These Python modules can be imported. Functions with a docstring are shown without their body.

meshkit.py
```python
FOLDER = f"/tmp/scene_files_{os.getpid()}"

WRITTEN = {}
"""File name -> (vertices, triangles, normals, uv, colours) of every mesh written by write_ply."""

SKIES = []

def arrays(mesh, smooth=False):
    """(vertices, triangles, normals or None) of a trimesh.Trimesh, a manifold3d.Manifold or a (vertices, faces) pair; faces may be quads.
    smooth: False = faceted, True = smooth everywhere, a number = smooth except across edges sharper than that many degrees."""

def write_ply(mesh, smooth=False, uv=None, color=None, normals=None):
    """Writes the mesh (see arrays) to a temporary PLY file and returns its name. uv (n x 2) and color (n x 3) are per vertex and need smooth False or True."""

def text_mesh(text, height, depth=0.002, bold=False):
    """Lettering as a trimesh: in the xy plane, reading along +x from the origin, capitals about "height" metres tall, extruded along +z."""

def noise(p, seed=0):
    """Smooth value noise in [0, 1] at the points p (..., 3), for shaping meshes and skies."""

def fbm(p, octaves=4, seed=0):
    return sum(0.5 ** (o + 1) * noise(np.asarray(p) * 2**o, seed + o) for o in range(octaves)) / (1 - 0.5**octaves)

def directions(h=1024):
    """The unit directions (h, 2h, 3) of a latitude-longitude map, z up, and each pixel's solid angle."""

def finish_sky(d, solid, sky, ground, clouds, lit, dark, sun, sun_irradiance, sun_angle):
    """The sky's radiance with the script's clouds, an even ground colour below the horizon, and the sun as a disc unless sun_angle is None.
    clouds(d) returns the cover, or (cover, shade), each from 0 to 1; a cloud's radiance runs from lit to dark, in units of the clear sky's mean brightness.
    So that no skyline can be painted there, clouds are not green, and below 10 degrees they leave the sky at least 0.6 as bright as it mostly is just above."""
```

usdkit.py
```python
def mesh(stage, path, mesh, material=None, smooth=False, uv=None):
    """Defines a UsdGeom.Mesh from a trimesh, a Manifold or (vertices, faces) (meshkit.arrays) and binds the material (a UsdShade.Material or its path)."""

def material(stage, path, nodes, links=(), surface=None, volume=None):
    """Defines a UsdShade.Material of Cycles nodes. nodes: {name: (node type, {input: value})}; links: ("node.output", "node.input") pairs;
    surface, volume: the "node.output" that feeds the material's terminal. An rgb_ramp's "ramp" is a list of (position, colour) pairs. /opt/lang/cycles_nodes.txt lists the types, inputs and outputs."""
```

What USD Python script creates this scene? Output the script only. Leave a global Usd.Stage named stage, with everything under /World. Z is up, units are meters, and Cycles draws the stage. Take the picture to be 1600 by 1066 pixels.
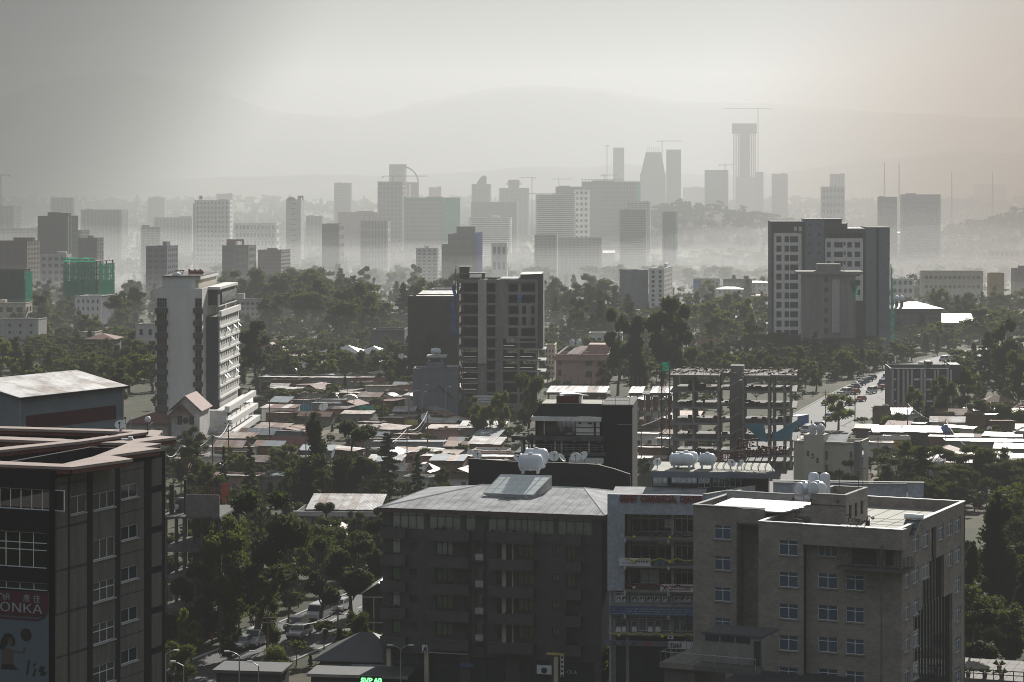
import math,random,numpy as np,trimesh,usdkit,meshkit,manifold3d
from shapely.geometry import Polygon,box as sbox
from shapely.ops import unary_union
from pxr import Usd,UsdGeom,UsdLux,UsdShade,Gf,Sdf,Vt

stage = Usd.Stage.CreateInMemory()
UsdGeom.SetStageUpAxis(stage,'Z'); UsdGeom.SetStageMetersPerUnit(stage,1.0)
world = UsdGeom.Xform.Define(stage,'/World'); stage.SetDefaultPrim(world.GetPrim())
UsdGeom.Scope.Define(stage,'/World/Looks')

# ------------------------------------------------------------------ camera
FPX,CX,HY,EYE = 4000.0,800.0,285.0,60.0      # focal length in photo pixels, centre column, horizon row, eye height
cam = UsdGeom.Camera.Define(stage,'/World/camera')
cam.CreateFocalLengthAttr(90.0); cam.CreateHorizontalApertureAttr(36.0); cam.CreateVerticalApertureAttr(36.0*682/1024)
cam.CreateVerticalApertureOffsetAttr(-36.0*(533 - HY)/1600)
cam.CreateClippingRangeAttr(Gf.Vec2f(1,60000))
cam.AddTranslateOp().Set(Gf.Vec3d(0,0,EYE)); cam.AddRotateXOp().Set(90.0)
cam.CreateExposureAttr(0.68)

# ------------------------------------------------------------------ sky and sun
SUN_AZ,SUN_EL = math.radians(17),math.radians(27)
dome = UsdLux.DomeLight.Define(stage,'/World/sky')
skymat = usdkit.material(stage,'/World/Looks/sky_air',{
    'sky': ('sky_texture',dict(sky_type='single_scattering',sun_disc=False,sun_elevation=SUN_EL,sun_rotation=SUN_AZ,altitude=2300.0,air_density=1.0,aerosol_density=1.5,ozone_density=1.0)),
    'tc': ('texture_coordinate',{}),
    'map': ('mapping',dict(location=(.35,.0,.3),scale=(2.2,2.2,4.0))),
    'n': ('noise_texture',dict(scale=1.5,detail=4.0,roughness=.5,distortion=.4)),
    'tone': ('rgb_ramp',dict(ramp=[(.3,(.75,.9,1.05)),(.5,(1.8,2.05,2.3)),(.7,(2.8,3.0,3.2))])),
    'mix': ('mix',dict(fac=.965)),'sz': ('separate_xyz',{}),'up': ('map_range',dict(from_min=0.0,from_max=.8,to_min=.06,to_max=1.25,clamp=True)),'deck': ('mix',dict(mix_type='multiply',fac=1.0)),
    'bg': ('background_shader',dict(strength=0.06)),
},[('tc.generated','map.vector'),('map.vector','n.vector'),('n.fac','tone.fac'),('tc.generated','sz.vector'),('sz.z','up.value'),('up.result','deck.color2'),('tone.color','deck.color1'),('deck.color','mix.color2'),('sky.color','mix.color1'),('mix.color','bg.color')],surface='bg.background')
UsdShade.MaterialBindingAPI.Apply(dome.GetPrim()).Bind(skymat)
for k,v in dict(label='hazy pale overcast sky with a brighter patch above the skyline',category='sky',kind='structure').items():
    dome.GetPrim().SetCustomDataByKey(k,v)
sun = UsdLux.DistantLight.Define(stage,'/World/sun')
sun.CreateNormalizeAttr(True); sun.CreateIntensityAttr(1.25); sun.CreateAngleAttr(0.5); sun.CreateColorAttr(Gf.Vec3f(1.0,0.958,0.885))
sun.AddRotateZOp().Set(math.degrees(-SUN_AZ)); sun.AddRotateXOp().Set(-(90 - math.degrees(SUN_EL)) + 180 - 180)

# ------------------------------------------------------------------ naming, tagging, meshes
rng = np.random.default_rng(7); R = random.Random(11)
_names = {}
def numbered(parent,name):
    k = _names[(parent,name)] = _names.get((parent,name),-1) + 1
    return f'{parent}/{name}' if k == 0 else f'{parent}/{name}_{k:03d}'
def tag(p,label=None,cat=None,group=None,kind=None):
    for k,v in (('label',label),('category',cat),('group',group),('kind',kind)):
        if v: p.SetCustomDataByKey(k,v)
    return p
def thing(name,label,cat,loc=(0,0,0),rz=0.0,group=None,kind=None,scale=None):
    x = UsdGeom.Xform.Define(stage,numbered('/World',name))
    x.AddTranslateOp().Set(Gf.Vec3d(*map(float,loc)))
    if rz: x.AddRotateZOp().Set(float(rz))
    if scale is not None: x.AddScaleOp().Set(Gf.Vec3f(*map(float,scale)))
    return tag(x.GetPrim(),label,cat,group,kind)
class MB:
    """collects shapes into one mesh"""
    def __init__(s): s.v,s.f,s.n = [],[],0
    def add(s,v,f):
        v = np.asarray(v,float); f = np.asarray(f,int)
        if f.shape[1] == 4: f = np.vstack([f[:,[0,1,2]],f[:,[0,2,3]]])
        s.v.append(v); s.f.append(f + s.n); s.n += len(v); return s
    def tm(s,m): return s.add(m.vertices,m.faces)
    Q = np.array([[0,3,2,1],[4,5,6,7],[0,1,5,4],[1,2,6,5],[2,3,7,6],[3,0,4,7]])
    def box(s,x0,x1,y0,y1,z0,z1):
        return s.add([[x0,y0,z0],[x1,y0,z0],[x1,y1,z0],[x0,y1,z0],[x0,y0,z1],[x1,y0,z1],[x1,y1,z1],[x0,y1,z1]],s.Q)
    def ob(s,B,a0,a1,b0,b1,z0,z1):
        """box in a wall basis B=(o,u,n): a along the wall, b outwards"""
        o,u,n = B
        P = [[a0,b0,z0],[a1,b0,z0],[a1,b1,z0],[a0,b1,z0],[a0,b0,z1],[a1,b0,z1],[a1,b1,z1],[a0,b1,z1]]
        return s.add([o + u*a + n*b + np.array([0,0,z]) for a,b,z in P],s.Q)
    def prism(s,poly,z0,z1):
        """upright prism over a shapely polygon (or a list of points)"""
        if not hasattr(poly,'geom_type'): poly = Polygon(poly)
        for g in getattr(poly,'geoms',[poly]):
            if g.area < 1e-6: continue
            m = trimesh.creation.extrude_polygon(g,z1 - z0,engine='earcut'); s.add(m.vertices + [0,0,z0],m.faces)
        return s
    def wall(s,B,poly,b0,b1):
        """panel: shapely polygon in (a, z) of the wall basis, from depth b0 to b1"""
        o,u,n = B
        for g in getattr(poly,'geoms',[poly]):
            if g.area < 1e-6: continue
            m = trimesh.creation.extrude_polygon(g,b1 - b0,engine='earcut'); q = m.vertices
            s.add(o + q[:,:1]*u + (q[:,2:] + b0)*n + q[:,1:2]*np.array([0,0,1.0]),m.faces)
        return s
    def tube(s,pts,r,k=6):
        pts = np.asarray(pts,float); r = np.broadcast_to(r,(len(pts),))
        t = np.gradient(pts,axis=0); t /= np.linalg.norm(t,axis=1,keepdims=True) + 1e-9
        a = np.cross(t,np.where(np.abs(t[:,2:]) < .9,[0,0,1.],[1.,0,0])); a /= np.linalg.norm(a,axis=1,keepdims=True) + 1e-9
        b = np.cross(t,a); an = np.arange(k)*2*np.pi/k
        v = pts[:,None] + r[:,None,None]*(np.cos(an)[None,:,None]*a[:,None] + np.sin(an)[None,:,None]*b[:,None])
        i,j = np.meshgrid(np.arange(len(pts) - 1),np.arange(k),indexing='ij')
        q = np.stack([i*k + j,i*k + (j + 1) % k,(i + 1)*k + (j + 1) % k,(i + 1)*k + j],-1).reshape(-1,4)
        s.add(v.reshape(-1,3),q)
        for e,c in ((0,0),(len(pts) - 1,(len(pts) - 1)*k)):
            s.add(np.vstack([pts[e],v[e]]),[[0,1 + (m + 1) % k,1 + m] for m in range(k)])
        return s
    def bar(s,p,q,w): return s.tube([p,q],w,4)
    def lathe(s,prof,k=16,c=(0,0,0),axis='z'):
        prof = np.asarray(prof,float); an = np.arange(k)*2*np.pi/k
        v = np.stack([prof[:,None,0]*np.cos(an),prof[:,None,0]*np.sin(an),np.repeat(prof[:,None,1],k,1)],-1).reshape(-1,3)
        if axis == 'x': v = v[:,[2,0,1]]
        if axis == 'y': v = v[:,[0,2,1]]
        n = len(prof); i,j = np.meshgrid(np.arange(n - 1),np.arange(k),indexing='ij')
        q = np.stack([i*k + j,i*k + (j + 1) % k,(i + 1)*k + (j + 1) % k,(i + 1)*k + j],-1).reshape(-1,4)
        return s.add(v + np.asarray(c,float),q)
    def quad(s,*p): return s.add(p,[[0,1,2,3]])
    def slab(s,pts,t):
        """sloping sheet given by its corner points (3 or 4), thickness t downwards"""
        p = np.asarray(pts,float); n = len(p); v = np.vstack([p,p - [0,0,t]])
        f = [[0,i,i + 1] for i in range(1,n - 1)] + [[n,n + i + 1,n + i] for i in range(1,n - 1)]
        for i in range(n): j = (i + 1) % n; f += [[i,n + i,n + j],[i,n + j,j]]
        return s.add(v,f)
    def mesh(s): return np.vstack(s.v),np.vstack(s.f)
def part(parent,name,mb,m,smooth=False,label=None,kind=None):
    p = usdkit.mesh(stage,numbered(str(parent.GetPath()),name),mb.mesh() if isinstance(mb,MB) else mb,M[m],smooth).GetPrim()
    return tag(p,label,None,None,kind)
def single(name,mb,m,label,cat,group=None,kind=None,smooth=False):
    p = usdkit.mesh(stage,numbered('/World',name),mb.mesh() if isinstance(mb,MB) else mb,M[m],smooth).GetPrim()
    return tag(p,label,cat,group,kind)

# ------------------------------------------------------------------ from the photograph's rows and columns to metres
def W(px,py,d): return np.array([(px - CX)/FPX*d,d,EYE - (py - HY)/FPX*d])
def U(px,py,z=0.0):
    d = FPX*(EYE - z)/(py - HY); return np.array([(px - CX)/FPX*d,d,z])
def gz(y):
    """height of the ground: level near us, sinking into a shallow valley, rising again under the far towers"""
    s = lambda t: np.clip(t,0,1) ** 2*(3 - 2*np.clip(t,0,1)); return -86.0*s((np.asarray(y,float) - 700)/3500) + 60.0*s((np.asarray(y,float) - 7800)/2600)
def far_d(d): return d*(1 + .58*min(max((d - 1250)/1250,0),1) - .28*min(max((d - 3600)/1400,0),1))
_gy = np.linspace(150,12500,6000); _gp = HY + (EYE - gz(_gy))/_gy*FPX
def gd(py): return float(np.interp(-py,-_gp,_gy))
def UG(px,py): d = gd(py); return np.array([(px - CX)/FPX*d,d,float(gz(d))])
class Frame:
    """a building's own axes: x along its front, y away from us; yaw in degrees about z"""
    def __init__(s,px,d,yaw):
        s.d,s.yaw = d,yaw; s.o = np.array([(px - CX)/FPX*d,d]); a = math.radians(yaw)
        s.u = np.array([math.cos(a),math.sin(a)]); s.w = np.array([-math.sin(a),math.cos(a)])
    def x(s,px,y=0.0):
        b = s.o + s.w*y; k = (px - CX)/FPX; return (k*b[1] - b[0])/(s.u[0] - k*s.u[1])
    def y(s,px,x=0.0):
        b = s.o + s.u*x; k = (px - CX)/FPX; return (k*b[1] - b[0])/(s.w[0] - k*s.w[1])
    def z(s,py,x=0.0,y=0.0): return EYE - (py - HY)/FPX*(s.o + s.u*x + s.w*y)[1]
    def loc(s,x=0,y=0,z=0): p = s.o + s.u*x + s.w*y; return (p[0],p[1],z)
    def inv(s,P): q = np.asarray(P)[:2] - s.o; return float(q @ s.u),float(q @ s.w)
    def foot(s,W_,D_): FOOT.append([s,W_,D_])
    def thing(s,name,label,cat,group=None): return thing(name,label,cat,s.loc(),s.yaw,group)
V3 = lambda*a: np.array(a,float)
def FRONT(y=0.0): return (V3(0,y,0),V3(1,0,0),V3(0,-1,0))
def RIGHT(x): return (V3(x,0,0),V3(0,1,0),V3(1,0,0))
def LEFT(x=0.0): return (V3(x,0,0),V3(0,1,0),V3(-1,0,0))
def BACK(y): return (V3(0,y,0),V3(1,0,0),V3(0,1,0))

# ------------------------------------------------------------------ materials
M = {}
def mat(name,c,rough=.8,metal=0.,var=.25,scale=.6,c2=None,bump=0.,spec=.3,streak=False,fine=None):
    """painted or bare surface: two tones mixed by noise (in the thing's own metres), with rain streaks if asked"""
    c = np.array(c,float); c2 = c*(1 - var) if c2 is None else np.array(c2,float)
    n = {'tc': ('texture_coordinate',{}),'mp': ('mapping',dict(scale=(1,1,.12 if streak else 1))),
         'n': ('noise_texture',dict(scale=scale,detail=5.0,roughness=.65)),'r': ('rgb_ramp',dict(ramp=[(.3,c2),(.62,c),(1,np.minimum(c*1.08,.9))])),
         'n2': ('noise_texture',dict(scale=fine or scale*9,detail=3.0,roughness=.7)),'r2': ('rgb_ramp',dict(ramp=[(.25,(.7,)*3),(.6,(1,1,1))])),
         'mx': ('mix',dict(mix_type='multiply',fac=.8)),'p': ('principled_bsdf',dict(roughness=rough,metallic=metal,specular_ior_level=spec))}
    l = [('tc.object','mp.vector'),('mp.vector','n.vector'),('n.fac','r.fac'),('tc.object','n2.vector'),('n2.fac','r2.fac'),('r.color','mx.color1'),('r2.color','mx.color2'),('mx.color','p.base_color')]
    if bump:
        n['b'] = ('bump',dict(strength=.6,distance=bump)); l += [('n2.fac','b.height'),('b.normal','p.normal')]
    M[name] = usdkit.material(stage,'/World/Looks/' + name,n,l,surface='p.BSDF')
def plain(name,c,rough=.6,metal=0.,spec=.4,emit=None):
    k = dict(base_color=c,roughness=rough,metallic=metal,specular_ior_level=spec)
    if emit: k.update(emission_color=c,emission_strength=emit)
    M[name] = usdkit.material(stage,'/World/Looks/' + name,{'p': ('principled_bsdf',k)},[],surface='p.BSDF')
def tiled(name,c,w,h,joint,rough=.75,var=.15,spec=.3,scale=.35):
    """cladding: rectangular tiles with dark joints, tone varies from tile to tile and with grime"""
    c = np.array(c,float)
    n = {'tc': ('texture_coordinate',{}),'sx': ('separate_xyz',{}),'ad': ('math',dict(math_type='add')),'cx': ('combine_xyz',{}),
         'br': ('brick_texture',dict(color1=c,color2=c*(1 - var),mortar=c*.66,scale=1.0,mortar_size=joint,brick_width=w,row_height=h,offset=.5)),
         'n': ('noise_texture',dict(scale=scale,detail=6.0,roughness=.7)),'r': ('rgb_ramp',dict(ramp=[(.3,(.55,)*3),(.65,(1,1,1))])),
         'mx': ('mix',dict(mix_type='multiply',fac=.75)),'p': ('principled_bsdf',dict(roughness=rough,specular_ior_level=spec))}
    l = [('tc.object','sx.vector'),('sx.x','ad.value1'),('sx.y','ad.value2'),('ad.value','cx.x'),('sx.z','cx.y'),('cx.vector','br.vector'),('tc.object','n.vector'),('n.fac','r.fac'),
         ('br.color','mx.color1'),('r.color','mx.color2'),('mx.color','p.base_color')]
    M[name] = usdkit.material(stage,'/World/Looks/' + name,n,l,surface='p.BSDF')
def leafy(name,c,c2):
    n = {'g': ('geometry',{}),'oi': ('object_info',{}),'tc': ('texture_coordinate',{}),'n': ('noise_texture',dict(scale=.45,detail=2.0)),
         'a': ('math',dict(math_type='multiply_add',value2=.55)),'a2': ('math',dict(math_type='multiply_add',value2=.35)),'r': ('rgb_ramp',dict(ramp=[(.25,c2),(.8,c)])),
         'p': ('principled_bsdf',dict(roughness=.75,specular_ior_level=.1)),'t': ('translucent_bsdf',{}),'m': ('mix_closure',dict(fac=.5)),'br': ('mix',dict(mix_type='multiply',fac=1.0,color2=(1.5,1.7,.7)))}
    l = [('tc.object','n.vector'),('g.random_per_island','a.value1'),('n.fac','a2.value1'),('oi.random','a2.value3'),('a2.value','a.value3'),('a.value','r.fac'),('r.color','p.base_color'),('r.color','br.color1'),('br.color','t.color'),
         ('p.BSDF','m.closure1'),('t.BSDF','m.closure2')]
    n['sc'] = ('math',dict(math_type='multiply',value2=.3)); l[3] = ('oi.random','sc.value1'); l.append(('sc.value','a2.value3'))
    M[name] = usdkit.material(stage,'/World/Looks/' + name,n,l,surface='m.closure')
def pane_mat(name,tint,clear=.75):
    """window glass that lets light through and mirrors at a slant"""
    n = {'t': ('transparent_bsdf',dict(color=tint)),'g': ('glossy_bsdf',dict(color=(.9,.95,1),roughness=.03)),'f': ('fresnel',dict(IOR=1.5)),'m': ('mix_closure',{})}
    M[name] = usdkit.material(stage,'/World/Looks/' + name,n,[('f.fac','m.fac'),('t.BSDF','m.closure1'),('g.BSDF','m.closure2')],surface='m.closure')
def sheer(name,c):
    M[name] = usdkit.material(stage,'/World/Looks/' + name,{'d': ('diffuse_bsdf',dict(color=c)),'t': ('translucent_bsdf',dict(color=c)),'m': ('mix_closure',dict(fac=.15))},[('d.BSDF','m.closure1'),('t.BSDF','m.closure2')],surface='m.closure')
def netting(name,c,holes=.45,scale=.35):
    """debris netting: torn woven sheet, light comes through it"""
    n = {'tc': ('texture_coordinate',{}),'n': ('noise_texture',dict(scale=scale,detail=4.0)),'r': ('rgb_ramp',dict(ramp=[(holes - .05,(.15,)*3),(holes + .12,(.75,)*3)])),
         'd': ('diffuse_bsdf',dict(color=c)),'tl': ('translucent_bsdf',dict(color=c)),'m1': ('mix_closure',dict(fac=.5)),'tr': ('transparent_bsdf',{}),'m2': ('mix_closure',{})}
    M[name] = usdkit.material(stage,'/World/Looks/' + name,n,[('tc.object','n.vector'),('n.fac','r.fac'),('d.BSDF','m1.closure1'),('tl.BSDF','m1.closure2'),('r.color','m2.fac'),('tr.BSDF','m2.closure1'),('m1.closure','m2.closure2')],surface='m2.closure')
def tin(name,c,c2,pitch=.25,rough=.42,metal=.55):
    """corrugated sheet: ridges by bump, rust blotches"""
    n = {'tc': ('texture_coordinate',{}),'w': ('wave_texture',dict(wave_type='bands',bands_direction='x',scale=1/pitch/3.0,distortion=.0)),'b': ('bump',dict(strength=.5,distance=.03)),
         'n': ('noise_texture',dict(scale=.35,detail=6.0,roughness=.75)),'r': ('rgb_ramp',dict(ramp=[(.38,c2),(.58,c)])),'p': ('principled_bsdf',dict(roughness=rough,metallic=metal))}
    M[name] = usdkit.material(stage,'/World/Looks/' + name,n,[('tc.object','w.vector'),('w.fac','b.height'),('b.normal','p.normal'),('tc.object','n.vector'),('n.fac','r.fac'),('r.color','p.base_color')],surface='p.BSDF')
mat('concrete',(.25,.245,.235),.9,var=.35,scale=.5,streak=True,bump=.02)
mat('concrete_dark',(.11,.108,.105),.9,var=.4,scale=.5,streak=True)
mat('concrete_pale',(.46,.455,.44),.9,var=.25,scale=.4,streak=True)
mat('white_paint',(.74,.74,.72),.7,var=.12,scale=.5,streak=True)
mat('cream_paint',(.5,.46,.38),.8,var=.15,scale=.5,streak=True)
mat('pink_paint',(.42,.27,.24),.8,var=.2,streak=True)
mat('grey_paint',(.16,.165,.175),.8,var=.2,streak=True)
mat('slate_paint',(.065,.07,.078),.7,var=.2,streak=True)
mat('blue_grey_paint',(.16,.18,.22),.8,var=.2,streak=True)
mat('brick_red',(.2,.085,.06),.9,var=.3,scale=.8)
mat('ochre_paint',(.42,.29,.1),.8,var=.2)
mat('brown_paint',(.09,.06,.05),.8,var=.3,streak=True)
mat('black_paint',(.018,.018,.02),.75,var=.35,scale=.4,streak=True,spec=.2)
mat('panel_beige',(.15,.138,.125),.85,var=.4,scale=1.1,streak=True)
mat('roof_red',(.17,.062,.05),.75,var=.35,scale=.5)
mat('roof_grey',(.4,.41,.43),.85,var=.55,scale=.4,spec=.15)
mat('roof_felt',(.34,.34,.29),.8,var=.35,scale=.25)
mat('canopy_top',(.38,.3,.27),.7,var=.2,scale=.5)
mat('dirt',(.16,.125,.09),.95,var=.4,scale=.15)
mat('asphalt',(.055,.055,.057),.8,var=.4,scale=.12,spec=.3)
mat('paving',(.2,.19,.175),.85,var=.25,scale=.5)
mat('wood',(.16,.1,.06),.8,var=.4,scale=1.5)
mat('bark',(.12,.095,.075),.9,var=.5,scale=2.0)
mat('tank_plastic',(.62,.66,.72),.45,var=.08,scale=.8,spec=.5)
mat('skin',(.09,.05,.035),.6,var=.1)
tiled('tile_brown',(.085,.08,.085),.35,.1,.012,var=.25)
tiled('tile_beige',(.31,.276,.25),.55,.28,.012,var=.22)
tiled('tile_blue',(.46,.51,.6),.3,.3,.015,var=.2)
tiled('block_wall',(.2,.19,.18),.4,.2,.02,var=.3)
tiled('clad_white',(.68,.68,.65),.6,.3,.012,var=.15)
plain('steel',(.3,.31,.32),.4,.7); plain('rust_steel',(.09,.055,.045),.7,.2); plain('dark_steel',(.035,.035,.037),.5,.3)
plain('alu',(.7,.73,.75),.45,.2); plain('white_alu',(.62,.63,.62),.45); plain('dark_frame',(.03,.028,.026),.5)
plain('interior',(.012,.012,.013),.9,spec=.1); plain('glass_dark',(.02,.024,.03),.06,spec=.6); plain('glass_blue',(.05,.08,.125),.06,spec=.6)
plain('glass_grey',(.1,.115,.12),.18,spec=.6); sheer('curtain',(.85,.82,.76)); sheer('curtain_green',(.3,.4,.2)); plain('cream_trim',(.45,.4,.3),.8)
plain('red_sign',(.2,.018,.02),.5); plain('letter_dark',(.085,.014,.018),.6); plain('white_sign',(.6,.62,.64),.5); plain('blue_sign',(.04,.085,.2),.5); plain('yellow_sign',(.5,.37,.12),.5)
plain('maroon_sign',(.07,.014,.024),.5); plain('poster_pale',(.1,.13,.165),.55); plain('ink',(.012,.012,.014),.6); plain('letter_pale',(.3,.34,.37),.5); plain('letter_red',(.35,.04,.05),.5); plain('poster_skin',(.09,.065,.06),.6)
plain('blue_tarp',(.03,.1,.3),.6); plain('teal_tarp',(.03,.2,.27),.6); plain('blue_panel',(.05,.12,.3),.5); plain('orange_panel',(.4,.2,.1),.6); plain('yellow_tarp',(.34,.3,.07),.7); plain('orange_tarp',(.45,.12,.06),.7)
plain('rubber',(.02,.02,.02),.8); plain('lamp_red',(.3,.02,.02),.3); plain('lamp_clear',(.6,.6,.55),.2); plain('garland_yellow',(.45,.38,.03),.7); plain('garland_red',(.2,.02,.03),.7)
for nm,c in dict(car_white=(.6,.6,.6),car_silver=(.38,.39,.41),car_dark=(.03,.032,.04),car_blue=(.03,.07,.2),car_red=(.3,.03,.03)).items(): plain(nm,c,.25,.1,.6)
for nm,c in dict(cloth_white=(.62,.62,.62),cloth_blue=(.05,.1,.22),cloth_dark=(.03,.03,.04),cloth_red=(.25,.05,.05),hair=(.012,.01,.01)).items(): plain(nm,c,.9)
plain('skylight',(.74,.8,.8),.35,0.,.7)
plain('led_green',(.08,1.0,.12),.5,emit=6.0)
pane_mat('pane_clear',(.9,.93,.93)); pane_mat('pane_smoke',(.32,.36,.38))
plain('net_green_solid',(.07,.42,.3),.8)
netting('net_green',(.03,.55,.36),.34); netting('net_green_dark',(.015,.2,.13),.4); netting('net_grey',(.12,.13,.14),.33,.25); netting('net_blue',(.05,.1,.32),.35)
tin('tin_new',(.5,.5,.51),(.2,.165,.145),rough=.6,metal=.22); tin('tin_old',(.33,.3,.28),(.17,.09,.06),rough=.58,metal=.25); tin('tin_rust',(.24,.13,.09),(.13,.06,.04),rough=.6,metal=.2); tin('tin_blue',(.24,.28,.33),(.2,.23,.26),.3,.45,.1); tin('tin_shed_wall',(.19,.22,.25),(.16,.18,.21),.3,.55,.1)
leafy('leaf_dark',(.055,.07,.022),(.02,.03,.012)); leafy('leaf_olive',(.1,.105,.03),(.035,.042,.015)); leafy('leaf_grey',(.08,.088,.042),(.03,.037,.02)); leafy('leaf_bright',(.17,.17,.04),(.07,.075,.02)); leafy('leaf_rusty',(.12,.06,.03),(.05,.03,.02))

FOOT = []          # building plans, so that trees and sheds keep clear of them
def clear(x,y,r):
    for F,Wd,D in FOOT:
        a,b = F.inv((x,y))
        if -r < a < Wd + r and -r < b < D + r: return False
    return True
# ------------------------------------------------------------------ building pieces
def window(t,B,a0,a1,z0,z1,cols=2,transom=None,frame='alu',glass='glass_dark',depth=.18,w=.06,sill=None,curtain=None):
    """a window in its opening: frame (part), panes (sub-parts), sill and curtain"""
    m = MB(); b0,b1 = -depth - .05,-depth + .03
    m.ob(B,a0,a1,b0,b1,z0,z0 + w).ob(B,a0,a1,b0,b1,z1 - w,z1).ob(B,a0,a0 + w,b0,b1,z0 + w,z1 - w).ob(B,a1 - w,a1,b0,b1,z0 + w,z1 - w)
    xs = np.linspace(a0 + w,a1 - w,cols + 1)
    for x in xs[1:-1]: m.ob(B,x - w/2,x + w/2,b0,b1 - .004,z0 + w,z1 - w)
    zt = []
    for tr in (transom or []):
        zz = z0 + (z1 - z0)*tr; zt.append(zz); m.ob(B,a0 + w,a1 - w,b0,b1 - .008,zz - w/2,zz + w/2)
    f = part(t,'window',m,frame)
    part(f,'pane',MB().ob(B,a0 + w*.5,a1 - w*.5,b0 + .02,b0 + .035,z0 + w*.5,z1 - w*.5),glass)
    if sill: part(f,'sill',MB().ob(B,a0 - .08,a1 + .08,-depth,.1,z0 - .1,z0 - .003),sill)
    if curtain:
        c = MB(); n = max(3,int((a1 - a0)/.18)); A = np.linspace(a0 + w,a1 - w,n)
        for i in range(n - 1):
            o,u,nn = B; d0,d1 = (-depth - .07 - .05*(i % 2),-depth - .07 - .05*((i + 1) % 2))
            c.add([o + u*A[i] + nn*d0 + V3(0,0,z0),o + u*A[i + 1] + nn*d1 + V3(0,0,z0),o + u*A[i + 1] + nn*d1 + V3(0,0,z1),o + u*A[i] + nn*d0 + V3(0,0,z1)],[[0,1,2,3]])
        part(f,'curtain',c,curtain)
    return f
def rect(a0,a1,z0,z1): return sbox(a0,z0,a1,z1)
def facade(t,B,poly,holes,m,thick=.3,name='wall'):
    """one wall with its openings really cut out"""
    p = poly.difference(unary_union([rect(*h) for h in holes])) if holes else poly
    return part(t,name,MB().wall(B,p,-thick,0),m)
def grid_holes(a0,a1,z0,z1,nc,nr,wf=.6,hf=.5,sill=.3):
    ca,cz = (a1 - a0)/nc,(z1 - z0)/nr
    return [(a0 + ca*(i + .5 - wf/2),a0 + ca*(i + .5 + wf/2),z0 + cz*(j + sill),z0 + cz*(j + sill + hf)) for j in range(nr) for i in range(nc)]
def rail(t,pts,h=1.0,gap=1.2,m='dark_steel',r=.03,bars=2,name='railing'):
    b = MB(); pts = [np.asarray(p,float) for p in pts]
    for p,q in zip(pts,pts[1:]):
        n = max(1,int(np.linalg.norm(q - p)/gap))
        for k in range(bars): zz = V3(0,0,h*(1 - k/max(bars,1)*.9)); b.bar(p + zz,q + zz,r)
        for k in range(n + 1): e = p + (q - p)*k/n; b.bar(e,e + V3(0,0,h),r)
    return part(t,name,b,m)
def tank_mesh(L=3.2,r=.95):
    m = MB(); prof = [(.02,-L/2),(r*.55,-L/2 + .06),(r*.85,-L/2 + .22),(r,-L/2 + .5),(r,-.12),(r*1.05,-.08),(r*1.05,.08),(r,.12),(r,L/2 - .5),(r*.85,L/2 - .22),(r*.55,L/2 - .06),(.02,L/2)]
    return m.lathe(prof,20,(0,0,r + .35),'x')
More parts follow.
